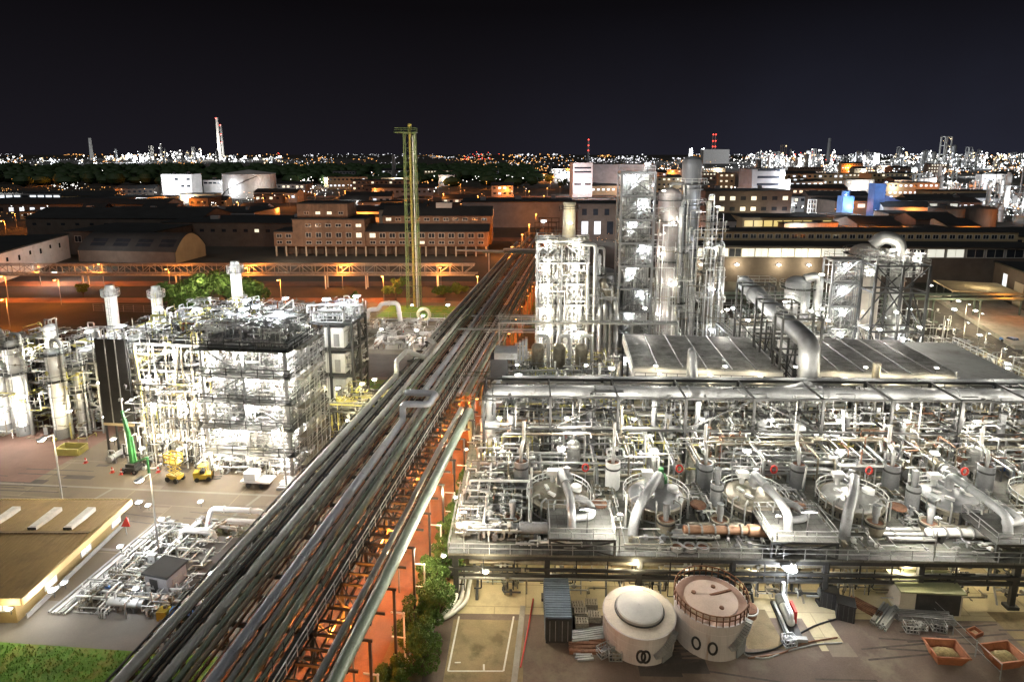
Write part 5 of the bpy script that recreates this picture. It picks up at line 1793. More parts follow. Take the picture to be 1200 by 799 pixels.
# ground equipment between coolers and towers
fill(PL, 14, 34, 131, 139, 0.02, 'behind the left air cooler', 4.6, 4.2, skip=.15)
fill(PL, 38, 72, 134, 150, 0.02, 'behind the right air cooler', 4.8, 4.4, skip=.15)
fill(PL, 36, 60, 158, 176, 0.02, 'at the back of the right plant', 5.2, 5, skip=.2)
frame(PL, [36, 42, 48, 54], [140, 146, 152], [6, 10.5], 'process_floor', 'low open process structure behind the giant sloping duct', 'steel frame', galv, (0, 1), (0, 1), (('f', 0, 0, 0, 6), ('f', 2, 1, 0, 6)), .3, .28)
fill(PL, 36.5, 53.5, 140.5, 151, 6.1, 'on the low structure behind the giant duct', 4.2, 4, skip=.1)
fill(PL, 36.5, 53.5, 140.5, 151, 10.6, 'on the roof of the low structure behind the giant duct', 4.6, 4.4, skip=.2)
for u, v, z in ((38, 138, 14), (45, 138, 13), (52, 138, 14), (42, 152, 15), (50, 156, 14), (40, 166, 10), (56, 164, 11), (62, 140, 12), (70, 142, 12)):
    flood(PL.p(u, v, z), 1500, 'among the equipment behind the giant duct', CP, 'w', PL.rz, .8)
# silo with side pipe, stair tower, round topped vessel, braced frame
column_vessel(PL, 53.0, 158, 0, 18.5, 2.4, midgrey, 'grey silo left of the right stair tower', (16.6,), over=False, lad=True)
pipe(PL, [(53.8, 156.8, 18.6), (56.4, 156.0, 19.4), (56.4, 156.0, 4)], .85, silver, 'bent downpipe on the right side of the grey silo', 14, 1.5, fl=5, name='downpipe')
frame(PL, [57.4, 63.0], [152, 157], [5, 9.5, 14, 18.5, 23], 'stair_tower', 'open white lit stair tower beside the round topped vessel', 'process tower', grey, range(5), range(5),
      [('f', 0, i % 2, (0, 5, 9.5, 14, 18.5)[i], (5, 9.5, 14, 18.5, 23)[i]) for i in range(5)], .34, .28, floormat=galv)
for i in range(5):
    z = (0, 5, 9.5, 14, 18.5)[i]
    stair(PL, 57.8, 153, z + .1, (5, 9.5, 14, 18.5, 23)[i], 4.6, 'steel stair flight on the ' + ORD[i] + ' level of the right stair tower', white)
    mod(PL, rnd.choice(('white valve manifold', 'white upright vessel', 'twin white filter')), 60.3, 155, z + .1, 'inside the right stair tower', 0, .75)
    flood(PL.p(59.8, 152.6, z + 3.6), 700, 'inside the right stair tower', CC, 'c', PL.rz, .8, off=(0, -.5, -.4))
column_vessel(PL, 65.6, 157.6, 0, 25, 3.0, M('buff_cladding', (.48, .44, .38), .45, .3, .2, .4), 'wide round topped vessel right of the stair tower', (21, 23.5), over=False, n=28)
pipe(PL, [(66.2, 156, 25.5), (67.4, 155, 27.2), (70.2, 154, 26.6), (70.6, 153.8, 22.5), (70.6, 153.8, 8)], 1.25, silver, 'big white bent pipe falling from the round topped vessel', 18, 1.6, fl=6, name='downpipe')
frame(PL, [62.6, 67.4, 72.2], [145, 151], [10.6, 18, 23.0], 'braced_frame', 'black cross braced frame around the big white bent pipe', 'steel frame', dark, (), (2,),
      [(s, i, (i + k2) % 2, lo, hi) for s in 'fb' for i in (0, 1) for k2, (lo, hi) in enumerate(((0, 10.5), (10.6, 17.8), (18, 22.8)))] + [('r', 0, 0, 0, 10.5), ('r', 0, 1, 10.6, 17.8), ('l', 0, 1, 0, 10.5)], .4, .32)
for u, v, z in ((63.5, 151.5, 21), (68, 151.5, 25), (72.4, 151, 23), (64, 150, 10), (55.2, 153, 12), (71, 150, 8), (55.6, 153, 20)):
    flood(PL.p(u, v, z), 1700, 'around the round topped vessel', CP, 'w', PL.rz, 1.0)
t = thing('small_tank', 'small grey round tank right of the black braced frame', 'tank', PL.p(76, 166, 0), PL.rz)
build(MB().lathe([(3.4, 0), (3.4, 6.4), (3.2, 6.6), (0, 7.6)], n=26), 'shell', midgrey, t)
build(MB().rail([(3.2 * cos(2 * pi * i / 14), 3.2 * sin(2 * pi * i / 14), 6.7) for i in range(15)], 1.1, .05, 1.4), 'handrail', white, t)
build(MB().tube([(-1, -1, 7.2), (-1, -1, 9), (1.2, -1, 9), (1.2, -1, 7)], .15, 8, 2), 'vent_pipe', white, t)
flood(PL.p(76, 160, 5), 1800, 'in front of the small grey tank', CC, 'c', PL.rz, 1)
fill(PL, 80, 98, 150, 165, .02, 'beside the small grey tank', 4.8, 4.6, skip=.15)
fill(PL, 76, 96, 112, 146, .02, 'on the right edge of the plant', 5.4, 5.4, skip=.2)
frame(PL, [76, 82, 88], [100, 106, 112], [6], 'process_floor', 'low steel structure at the far right plant edge', 'steel frame', galv, (0,), (0,), (), .3, .28)
fill(PL, 76.5, 87.5, 100.5, 111.5, 6.1, 'on the far right low structure', 4.2, 4, skip=.15)
for u, v, z in ((90, 158, 7), (78, 128, 9), (88, 122, 8), (80, 110, 11), (90, 138, 8), (95, 150, 8)):
    flood(PL.p(u, v, z), 1400, 'on the right edge of the plant', CP, 'w', PL.rz, .9)
# extended plant behind: small ones lit under the glazed hall
fill(PL, 34, 96, 182, 198, .02, 'in front of the glazed hall', 6.4, 6.4, skip=.3, sc=(1.0, 1.5))
for i in range(7):
    flood(PL.p(36 + i * 10, 180, 8), 1700, 'in the yard before the glazed hall', CC, 'c', PL.rz, 1.0)
for k2, (v, z) in enumerate(((205, 6.0), (207, 6.8), (216, 5.2))):
    pipe(PL, [(30, v, z), (130, v, z)], .4, greenpipe, 'long low green pipe run before the glazed hall', 8, fl=12, grp='green pipes before the glazed hall')
for i in range(9):
    t = thing('pipe_support', 'green steel trestle holding the long pipes before the glazed hall, ' + ORD[i] + ' from the left', 'trestle', PL.p(32 + i * 12, 205, 0), PL.rz, 'green trestles before the glazed hall')
    build(MB().beam((0, 0, 0), (0, 0, 5.4), .3).beam((0, 2, 0), (0, 2, 6.1), .3), 'leg', green, t)
    build(MB().beam((0, -.5, 5.45), (0, 2.6, 5.45), .3), 'crossbeam', green, t)

# ================================================================ front yard, bottom right
tankwall = M('tank_wall_paint', (.47, .42, .40), .65, 0, .2, .6, (.27, .17, .11), .55, .68, zs=.10)


def tank(px, py, r, h, label, topmat, cone):
    x, y = px, py
    t = thing('storage_tank', label, 'tank', (x, y, 0))
    build(MB().lathe([(r, 0), (r, h), (r + .1, h), (r + .1, h + .12), (r - .02, h + .14)], n=44), 'shell', tankwall, t)
    b = MB()
    for q in range(3):
        b.ring((0, 0, h * (q + 1) / 4), (0, 0, 1), r - .005, .02, .04, 44)
    build(b, 'weld_seams', tankwall, t)
    if cone:
        build(MB().lathe([(r, h + .12), (r * .66, h + .3)], n=44), 'roof_rim', M('rim_paint', (.56, .50, .42), .7, 0, .2, .5, (.35, .17, .07), .6, .68), t)
        build(MB().lathe([(r * .66, h + .25), (r * .66, h + .6), (r * .62, h + .66), (r * .3, h + .78), (0, h + .9)], n=40), 'cone_roof', M('cone_roof_paint', (.38, .37, .355), .6, 0, .15, .6), t)
        build(MB().lathe([(r * .665, h + .3), (r * .70, h + .32), (r * .70, h + .40), (r * .67, h + .42)], n=40), 'roof_gutter', dark, t)
    else:
        build(MB().lathe([(r, h + .12), (r * .74, h + .02)], n=44), 'roof_rim', M('pink_rim_paint', (.36, .22, .165), .7, 0, .2, .5, (.50, .34, .28), .55, .7), t)
        build(MB().lathe([(r * .74, h + .02), (r * .74, h + .3), (0, h + .55)], n=44), 'roof', M('pink_roof_paint', (.52, .40, .33), .7, 0, .15, .5, (.38, .21, .12), .62, .72), t)
        build(MB().rail([((r + .05) * cos(2 * pi * i / 36), (r + .05) * sin(2 * pi * i / 36), h + .1) for i in range(37)], 1.0, .04, 1.0), 'handrail', rust, t)
        build(MB().box((1.0, .4, h + .52), (2.2, .22, .1), .3), 'roof_beam', rust, t)
        for (a, b2) in ((-1.4, .5), (.6, 1.2), (.5, -1.4)):
            build(MB().lathe([(0, 0), (.22, 0), (.2, .1), (0, .12)], (a, b2, h + .45), 8), 'roof_hatch', rust, t)
    for j, a in enumerate((-98, -91) if cone else (-128, -103)):
        a = R(a)
        b = MB()
        n = 16
        pts = []
        for q in range(n + 1):
            g_ = 2 * pi * q / n
            aa = a + .34 * cos(g_) / r
            pts.append(((r + .03) * cos(aa), (r + .03) * sin(aa), h * .38 + .55 * sin(g_)))
        build(b.tube(pts, .10, 6), 'painted_mark', black, t)
    sw = build(MB().box((r * .62, -r * .80, h * .32), (1.3, .12, h * .55), R(38)), 'side_door', grey, t)
    for q in range(12):
        a = R(-75 + q * 3.2)
        build(MB().box(((r + .3) * cos(a), (r + .3) * sin(a), h * .45 + q * h * .045), (.5, .5, .08), a), 'stair_tread', galv, t)
    return t


tank(11.4, 63.6, 3.15, 2.5, 'pale round tank with grey conical roof and rust stains', None, True)
tank(17.9, 64.2, 3.15, 3.3, 'pale round tank with pink flat roof and rusty railing', None, False)
# container
t = thing('shipping_container', 'blue grey ridged shipping container beside the round tanks', 'container', (4.2, 66.0, 0), R(-1), None, True)
cm = M('container_paint', (.16, .20, .26), .5, .1, .25, .5)
b = MB()
b.box((0, 0, 1.3), (2.3, 6.8, 2.4))
build(b, 'body', M('dark_container_paint', (.04, .05, .065), .5, .1, .3, .5), t)
b = MB()
for i in range(17):
    b.box((0, -3.2 + i * .4, 2.56), (2.36, .2, .1))
b.box((0, 0, 2.52), (2.36, 6.7, .05))
build(b, 'ridged_roof', cm, t)
b = MB()
for i in range(16):
    for s in (-1, 1):
        b.box((s * 1.17, -3.0 + i * .4, 1.3), (.08, .2, 2.2))
build(b, 'ridged_side', cm, t)
for s in (-1, 1):
    d = build(MB().box((s * .57, -3.43, 1.3), (1.08, .07, 2.3)), 'door', dark, t)
    build(MB().beam((s * .3, -3.5, .3), (s * .3, -3.5, 2.3), .05).beam((s * .8, -3.5, .3), (s * .8, -3.5, 2.3), .05), 'locking_bar', grey, d)
build(MB().box((-1.08, -3.35, 1.3), (.16, .16, 2.5)).box((1.08, -3.35, 1.3), (.16, .16, 2.5)).box((-1.08, 3.35, 1.3), (.16, .16, 2.5)).box((1.08, 3.35, 1.3), (.16, .16, 2.5)), 'corner_post', dark, t)
# skips
def skip(x, y, rz, label):
    t = thing('rubble_skip', label, 'skip', (x, y, 0), rz, 'orange skips in the yard')
    b = MB()
    tw, tl, bw, bl, h = 1.35, 1.0, 1.0, .7, 1.0
    for s in (-1, 1):
        b.add([(s * bw, -bl, .12), (s * bw, bl, .12), (s * tw, tl, h), (s * tw, -tl, h), (s * (bw - .08), -bl, .16), (s * (bw - .08), bl, .16), (s * (tw - .08), tl, h), (s * (tw - .08), -tl, h)], [(0, 1, 2, 3), (7, 6, 5, 4)])
        b.add([(-bw, s * bl, .12), (bw, s * bl, .12), (tw, s * tl, h), (-tw, s * tl, h), (-bw, s * (bl - .08), .16), (bw, s * (bl - .08), .16), (tw, s * (tl - .08), h), (-tw, s * (tl - .08), h)], [(0, 1, 2, 3), (7, 6, 5, 4)])
    b.box((0, 0, .1), (2 * bw, 2 * bl, .08))
    build(b, 'body', orange, t)
    r = MB()
    for s in (-1, 1):
        r.box((0, s * tl, h + .04), (2 * tw + .16, .14, .12)).box((s * tw, 0, h + .04), (.14, 2 * tl, .12))
    build(r, 'rim', orange, t)
    hp = MB()
    g_ = random.Random(int(x * 10))
    nx, ny = 12, 9
    vs = []
    for i in range(nx + 1):
        for j in range(ny + 1):
            a, c = i / nx * 2 - 1, j / ny * 2 - 1
            vs.append((a * 1.12, c * .8, .45 + .5 * max(0, (1 - a * a) * (1 - c * c)) + g_.uniform(-.05, .05)))
    hp.add(vs, [(i * (ny + 1) + j, (i + 1) * (ny + 1) + j, (i + 1) * (ny + 1) + j + 1, i * (ny + 1) + j + 1) for i in range(nx) for j in range(ny)], True)
    build(hp, 'rubble', M('rubble%d' % int(x * 10), (.26, .20, .09), .95, 0, .5, 2.5, bump=.5), t)
    for s in (-1, 1):
        build(MB().box((s * 1.28, 0, .7), (.12, .3, .3)), 'lifting_lug', orange, t)


skip(37.4, 60.4, R(-4), 'orange skip filled with tan rubble, left one of the pair')
skip(42.1, 59.9, R(8), 'orange skip filled with tan rubble, right one of the pair')
t = thing('open_crate', 'small orange open crate on the ground behind the skips', 'crate', (42.0, 64.0, 0), R(20))
build(MB().box((0, -.35, .2), (1.1, .1, .4)).box((0, .35, .2), (1.1, .1, .4)).box((-.5, 0, .2), (.1, .6, .4)).box((.5, 0, .2), (.1, .6, .4)), 'sides', orange, t)
build(MB().box((0, 0, .06), (.9, .6, .06)), 'base', tanwall, t)
# olive shed
t = thing('equipment_shed', 'olive roofed storage shed at the yard edge, right', 'shed', (39.6, 69.2, 0), R(-4))
olive = M('olive_roof_paint', (.24, .25, .14), .7, .1, .3, .4)
build(MB().box((0, 0, 1.2), (5.6, 3.2, 2.4)), 'wall', cream, t)
build(MB().add([(-2.95, -1.8, 2.35), (2.95, -1.8, 2.35), (2.95, 1.8, 2.75), (-2.95, 1.8, 2.75), (-2.95, -1.8, 2.5), (2.95, -1.8, 2.5), (2.95, 1.8, 2.9), (-2.95, 1.8, 2.9)], [(0, 1, 2, 3), (7, 6, 5, 4), (0, 4, 5, 1), (1, 5, 6, 2), (2, 6, 7, 3), (3, 7, 4, 0)]), 'roof', olive, t)
build(MB().box((.6, -1.62, 1.15), (4.0, .08, 2.1)), 'door', dark, t)
# black cube bins
for i, (x, y) in enumerate(((30.6, 68.8), (31.3, 66.7))):
    t = thing('black_container', ('far', 'near')[i] + ' one of two black box containers under the deck edge', 'container', (x, y, 0), R(-24), 'two black box containers')
    bk = M('black_box_sheet%d' % i, (.022, .021, .022), .6, 0, .3, .8)
    build(MB().box((0, 0, .9), (1.5, 1.3, 1.6)), 'body', bk, t)
    build(MB().box((0, 0, 1.73), (1.6, 1.4, .08)), 'lid', black, t)
    build(MB().box((0, 0, .06), (1.5, .2, .12)).box((0, -.5, .06), (1.5, .14, .12)).box((0, .5, .06), (1.5, .14, .12)), 'pallet_feet', dark, t)
    for q in range(4):
        build(MB().beam((-.6 + q * .4, -.67, .15), (-.6 + q * .4, -.67, 1.65), .05), 'rib', dark, t)
# stacks of scaffold parts, pallets, beams
def stack(x, y, rz, label, n, L, mat, nm='beam_stack', cat='stack', part='beam', r=.09):
    t = thing(nm, label, cat, (x, y, 0), rz)
    g_ = random.Random(int(x * 7 + y))
    for i in range(n):
        row, k2 = i // 6, i % 6
        a = g_.uniform(-.06, .06)
        c = (g_.uniform(-.15, .15), (k2 - 2.5) * r * 2.6, row * r * 2.2 + r)
        build(MB().beam((c[0] - L / 2, c[1] - a, c[2]), (c[0] + L / 2, c[1] + a, c[2]), r * 1.9), part, mat, t)
    return t


stack(35.0, 66.6, .7, 'loose stack of grey scaffold tubes left of the olive shed', 14, 3.4, galv)
stack(38.6, 66.6, -.1, 'long stack of grey planks in front of the olive shed', 18, 5.0, galv)
stack(34.0, 68.2, -.9, 'stack of rusty and red frames beside the black boxes', 10, 2.8, rust)
stack(6.9, 63.6, .15, 'pale steel lattice pieces lying left of the conical tank', 12, 3.2, galv)
stack(6.9, 62.6, -.05, 'rusty pipe lengths lying right of the container', 5, 3.6, rust, r=.16)
stack(6.2, 61.0, .05, 'short grey profiles lying in front of the container', 6, 1.4, galv)
for i, (x, y) in enumerate(((6.3, 68.0), (7.6, 68.1), (6.4, 66.4), (7.7, 66.3), (6.4, 65.0))):
    t = thing('pallet_stack', 'stack of pale pallets between container and conical tank, ' + ORD[i] + ' of five', 'pallets', (x, y, 0), U(-.1, .1), 'pallet stacks')
    for q in range(4 + i % 3):
        b = MB()
        for k2 in range(5):
            b.box((-.5 + k2 * .25, 0, q * .16 + .14), (.17, .9, .03))
        b.box((0, -.38, q * .16 + .07), (1.15, .1, .1)).box((0, .38, q * .16 + .07), (1.15, .1, .1)).box((0, 0, q * .16 + .07), (1.15, .1, .1))
        build(b, 'pallet', M('pallet_wood', (.34, .30, .24), .9, 0, .3, 2) if i + q == 0 else bpy.data.materials['pallet_wood'], t)
for i, (x, y) in enumerate(((8.0, 60.9), (9.0, 61.6), (8.9, 60.4), (36.4, 64.4), (37.4, 64.9), (39.0, 64.6), (24.6, 62.4))):
    t = thing('mesh_box', 'grey open mesh box on the yard, ' + ORD[i] + ' from the left', 'box', (x, y, 0), U(-.5, .5), 'open mesh boxes in the yard')
    b = MB()
    for s in (-1, 1):
        for z in (.15, .5, .85):
            b.beam((-.55, s * .4, z), (.55, s * .4, z), .05).beam((s * .55, -.4, z), (s * .55, .4, z), .05)
        for q in range(5):
            b.beam((-.55 + q * .275, s * .4, .1), (-.55 + q * .275, s * .4, .88), .04)
    build(b, 'mesh_sides', galv, t)
    build(MB().box((0, 0, .12), (1.1, .8, .05)), 'base', dark, t)
    build(MB().box((.1, 0, .35), (.6, .5, .4), .4), 'contents', rnd.choice((grey, tarnish, dark)), t)
# pump skid with lit cover strip
t = thing('transfer_skid', 'white transfer pump skid right of the pink roofed tank', 'pump skid', (25.6, 66.0, 0), R(-6))
build(MB().box((0, 0, .12), (1.5, 4.6, .24)), 'base', dark, t)
build(MB().vessel((0, -1.0, .8), (0, 1.0, .8), .38, 12), 'pump', white, t)
build(MB().vessel((0, 1.2, .8), (0, 2.1, .8), .45, 12), 'motor', grey, t)
build(MB().tube([(0, -1.2, .8), (0, -1.2, 1.8), (0, 1.4, 1.8), (0, 1.4, 3)], .16, 8, 2).tube([(-.5, -2, .4), (-.5, 2, .4)], .12, 8), 'pipe', white, t)
build(MB().box((.6, .2, .9), (.2, 1.4, 1.2)), 'control_box', red, t)
build(MB().box((0, -2.4, .35), (1.9, .4, .3)), 'step', galv, t)
sheet('path', W0, 27.2, 29.6, 61.5, 69, .016, apronm)
sheet('path', W0, 20.8, 24.2, 61.8, 68, .016, sandm)
t = thing('round_valve_pit', 'rust brown round pit cover right of the pink roofed tank', 'pit cover', (22.3, 67.2, 0))
build(MB().lathe([(.85, 0), (.85, .8), (.7, .85), (0, .95)], n=20), 'cover', rust, t)
build(MB().ring((0, 0, .55), (0, 0, 1), .84, .12, .12, 20), 'rim', whitewall, t)
# hoses
for lb, pts, m, r in (('black hose curving across the yard from the black boxes', [(30.6, 66.4), (28, 65.3), (25, 63.2), (23.2, 61.6), (21, 61.0), (19.5, 61.4)], black, .09),
                      ('grey hose looping beside the pink roofed tank', [(20.6, 64.5), (20.9, 62.6), (20.0, 60.9), (21.8, 60.2), (24, 61.4), (27, 62.4), (29.4, 62.6)], galv, .07),
                      ('red brown hose on the yard in front of the pump skid', [(20.4, 60.4), (23.5, 61.0), (26, 62.6), (29.3, 63.4)], rust, .08)):
    wbuild(MB().tube([(x, y, r + .01) for x, y in pts], r, 6, 12), 'hose', m, label=lb, cat='hose')
# red and white barriers, red hose line by the sandy bay
wbuild(MB().tube([G(625, 702) + (.08,), G(618, 742) + (.08,), G(610, 782) + (.08,)], .07, 6, 3), 'hose', red, label='straight red hose along the sandy bay edge', cat='hose')
t = thing('kerb', 'pale concrete kerb right of the sandy bay', 'kerb', G(608, 752) + (0,), R(-6))
build(MB().box((0, 0, .06), (.5, 8.5, .12)), 'stone', concrete, t)
for i, (x0, y0, x1, y1, lb) in enumerate(((-7.6, 60.2, -7.0, 64.8, 'red and white barrier rail left of the sandy bay'), (-9.2, 56.4, -8.6, 59.6, 'white barrier rail at the bottom edge beside bushes'))):
    b = thing('barrier_rail', lb, 'barrier', (x0, y0, 0))
    build(MB().beam((0, 0, .85), (x1 - x0, y1 - y0, .85), .12), 'rail', white, b)
    for q in range(4):
        p = V((x1 - x0, y1 - y0, 0)) * (q / 3)
        build(MB().beam(p, p + V((0, 0, .9)), .12), 'post', red if q % 2 else white, b)
# white ground pipes sweeping into the deck left corner
for k2 in range(3):
    pipe(PL, [(-7.2 + k2 * .55, 74, .5), (-7.3 + k2 * .55, 68.6, .4), (-8.2 + k2 * .3, 66.2, .35), (-9.2, 65.8 - k2 * .3, .3)], .2, white, 'white pipe sweeping out under the left deck corner', 8, 3, grp='white pipes under the left deck corner')
# yard lamps
slamp(26.4, 68.6, 'glaring by the pump skid under the deck edge', CC, 0, SLW, .55)
flood((26.2, 68.2, 4.4), 1600, 'glaring above the white pump skid', CC, 'c', 0, 1.3, off=(0, -1.2, -.2))
for x, y, p in ((-2.5, 68.4, 700), (12, 70.0, 600), (38, 69.8, 500)):
    flood((x, y, 3.9), p, 'facing the front yard', CY, 'w', 0, .6)
for i, (x, y) in enumerate(((-12, 33), (8, 33), (26, 33), (46, 34), (58, 66))):  # added lamps out of view, brighten the yard, lawn and rack
    o = SLW.put((x, y, 0), pi if i < 4 else 0, 'added white yard lamp out of view at the yard edge', 'white yard lamps', 1.0)
    light((x, y + 1.6, 8.4), 1900 if i == 0 else 2200, CY, None, .4)
# fence between right yard strips and sand heap
t = thing('wire_fence', 'thin wire fence around the rubble skips at the right', 'fence', (38.9, 57.5, 0))
b = MB()
for i in range(5):
    b.beam((1.5 - i * .2, i * 2.4, 0), (1.5 - i * .2, i * 2.4, 1.6), .06)
build(b, 'post', galv, t)
build(MB().beam((1.5, 0, 1.5), (.7, 9.6, 1.5), .04).beam((1.5, 0, .8), (.7, 9.6, .8), .03), 'wire', galv, t)
sheet('ground', W0, 45.2, 62, 58, 67.6, .016, sandm)

# ---- fine pipework of the right plant
for i, u in enumerate(RU):
    tangle(PL, u + 4.0, u + 6.4, 76, 86, ZD + .05, ZD + .7, 32, 'beside the ' + NTH[i] + ' reactor', 200 + i)
    tangle(PL, u - 4.5, u + 5.5, 70.8, 74.6, ZD + .05, ZD + .7, 22, 'before the ' + NTH[i] + ' reactor', 220 + i)
for i, (a, b2, nm) in enumerate(((-7.5, 22, 'left'), (22, 46, 'middle'), (46, 73, 'right'))):
    tangle(PL, a, b2, 86, 104, ZD + .05, ZD + 4.6, 240, 'behind the ' + nm + ' reactors', 240 + i, [silver, white, tarnish, grey, galv, yelpipe] if i == 0 else [silver, white, tarnish, grey, galv, rust])
    tangle(PL, a, b2, 92, 103, ZD + 4.6, 13.4, 70, 'on the portal frame above the ' + nm + ' deck', 250 + i, [dark, grey, galv])
    tangle(PL, a, b2, 69.7, 72, .6, 4.2, 70, 'under the ' + nm + ' deck edge', 260 + i, [dark, tarnish, silver])
tangle(PL, -7.6, -1, 72, 87, ZD + .05, ZD + 1.6, 150, 'on the left deck corner', 270)
tangle(PL, -6.6, 13.2, 106, 138, 6.6, 9.5, 330, 'on the left grating floor', 271, [silver, tarnish, white, grey, yelpipe])
tangle(PL, 14, 72, 104, 108, .1, 11.5, 240, 'before the air coolers', 272, [silver, tarnish, white, grey])
tangle(PL, .6, 10.6, 146.0, 157, .2, 27.5, 900, 'in the flue tower', 273, [silver, white, tarnish, grey, white])
tangle(PL, 10.6, 16, 145, 158, .2, 19, 360, 'between the flue tower and white tower', 274)
tangle(PL, 16.6, 22.4, 150.2, 154.4, .2, 39, 330, 'in the white lattice tower', 275, [white, silver, galv])
tangle(PL, 23.2, 37, 151, 157, .2, 33, 330, 'around the grey stack', 276, [silver, white, tarnish, galv])
tangle(PL, 36, 60, 132, 156, .2, 12.5, 420, 'behind the giant duct', 277)
tangle(PL, 60.6, 86, 134, 158, .2, 9, 300, 'around the black braced frame', 278)
tangle(PL, 57.6, 62.8, 152.2, 156.8, .2, 23, 160, 'in the right stair tower', 279, [white, silver, galv])
tangle(PL, 63.0, 74, 150, 156, 20, 25, 170, 'on top of the black braced frame', 280, [white, silver])
tangle(PL, 14, 36, 131, 142, .2, 8, 200, 'behind the left air cooler', 281)
tangle(PL, 32, 98, 178, 202, .2, 7, 380, 'before the glazed hall', 282, [silver, white, galv, greenpipe])
tangle(PL, 72, 98, 98, 150, .2, 7, 320, 'on the right edge of the plant', 283)
for z, v in ((7.0, 78), (7.0, 92), (6.4, 66.5), (7.0, 103)):
    flood(PL.p(-8.2, v, z), 1100, 'added at the left deck edge to light the bushes', CY, 'w', PL.rz + pi / 2, .5, off=(-1.2, 0, .4))  # lamps added to brighten the bushes
for i in range(4):
    flood(CO_.p(3 + i * 13.5, 22, 17.5), 1800, 'added behind the air coolers to light the louvres', CW, 'w', CO_.rz, .7, off=(0, -1, 0))  # lamps added to brighten the louvres from above
# ================================================================ LEFT PLANT
lm = ['silver valve manifold', 'white valve manifold', 'white heat exchanger', 'silver heat exchanger', 'white upright vessel', 'silver upright vessel', 'silver pipe loop', 'white pipe loop', 'twin white filter', 'pale control cabinet', 'rusty pipe manifold', 'grey motor pump', 'yellow valve manifold', 'twin grey filter']
LV = ('first', 'second', 'third', 'fourth', 'top')
# main clad block, right half
ZR = [3.6, 7.2, 10.8, 14.4, 18.0]
blkr = frame(LP, [-11.6, -5.8, 0], [0, 4.4, 8.8], ZR, 'process_block', 'tall open process block with dark floors, right half of left plant', 'process block', grey, range(5), range(5),
      [('f', 0, 1, 10.8, 14.2), ('f', 1, 0, 7.2, 10.6), ('f', 0, 0, 14.4, 17.8), ('r', 0, 0, 0, 3.4), ('r', 1, 1, 3.6, 7.0)], .36, .34, railmat=galv, floormat=galv)
for j, z in enumerate([0.02] + [q + .07 for q in ZR]):
    fill(LP, -11.2, -.4, .6, 8.4, z, 'on the ' + (('ground',) + LV)[j] + ' floor of the right process block', 3.3, 3.6, lm, .08, (.65, .9))
# galleries and dark guard rails on the facade
for j, z in enumerate(ZR):
    build(MB().beam((-.4, -.55, z - .1), (12.4, -.55, z - .1), 1.0, .1).beam((12.2, -1.0, z - .1), (12.2, 8.8 * K, z - .1), .9, .1), 'gallery', grating, blkr)
    build(MB().rail([(-.4, -1.0, z), (12.6, -1.0, z), (12.6, 8.8 * K, z)], 1.1, .05, 2.0), 'guard_rail', dark, blkr)
# scaffold on the right face
t = thing('scaffold', 'dense grey scaffold covering the right face of the process block', 'scaffold', LP.p(1.3, -.5, 0), LP.rz, None, True)
b = MB()
for i in range(6):
    for u in (0, 1.2):
        b.beam((u, i * 1.84, 0), (u, i * 2.05, 18.6), .07)
build(b, 'standards', galv, t)
for j in range(9):
    z = 2 + j * 2
    b = MB()
    b.box((.6, 4.6, z), (1.1, 9.2, .06))
    build(b, 'planks', grating if j % 2 else tarnish, t)
    b = MB()
    for u in (0, 1.2):
        for h in (.5, 1.0):
            b.beam((u, 0, z + h), (u, 9.2, z + h), .05)
    build(b, 'guard_rails', galv, t)
for i in range(3):
    build(MB().beam((1.2, i * 3.0, 0), (1.2, (i + 1) * 3.0, 18), .05), 'brace', galv, t)
# lower middle block behind it
frame(LP, [-11.6, -7.4, -3.2], [10, 15, 20], [5.0, 9.6, 14.0], 'process_block', 'lower process block hidden behind the right process block', 'process block', galv, range(3), range(3), (), .32, .3)
for j, z in enumerate((0.02, 5.1, 9.7, 14.1)):
    fill(LP, -11.2, -3.6, 10.4, 19.6, z, 'on the ' + (('ground',) + LV)[j] + ' floor behind the right process block', 3.2, 3.2, lm, .05, (.65, .95))
    tangle(LP, -11.4, -3.4, 10, 20, z, z + 3, 80, 'on the ' + (('ground',) + LV)[j] + ' floor behind the right process block', 370 + j, [white, silver, tarnish])
# main block, left half
ZL = [4.4, 8.8, 13.2, 17.0]
frame(LP, [-24, -18, -12.4], [5, 11, 17, 23], ZL, 'process_block', 'process block with open front, left half beside the black screen', 'process block', galv, range(4), range(4),
      [('f', 0, 0, 4.4, 8.6), ('f', 1, 1, 8.8, 13), ('f', 0, 1, 13.2, 16.8)], .36, .34)
for j, z in enumerate([0.02] + [q + .07 for q in ZL]):
    fill(LP, -23.6, -12.8, 5.5, 22, z, 'on the ' + (('ground',) + LV)[j] + ' floor of the left process block', 3.2, 3.4, lm, .06, (.65, .95))
fill(LP, -24, -12.5, .6, 4.6, .02, 'on the ground before the left process block', 3.0, 2.2, lm, .05, (.6, .85))
for k2 in range(9):
    u = -23.4 + k2 * 1.3
    pipe(LP, [(u, 4.4, 0), (u, 4.4, U(6, 16)), (u + U(-.5, 1), 4.6, 16.6)], U(.06, .14), rnd.choice((tarnish, silver, grey, yelpipe)), 'upright pipe on the front of the left process block', 7, 2, fl=3, grp='upright pipes on the left process block')
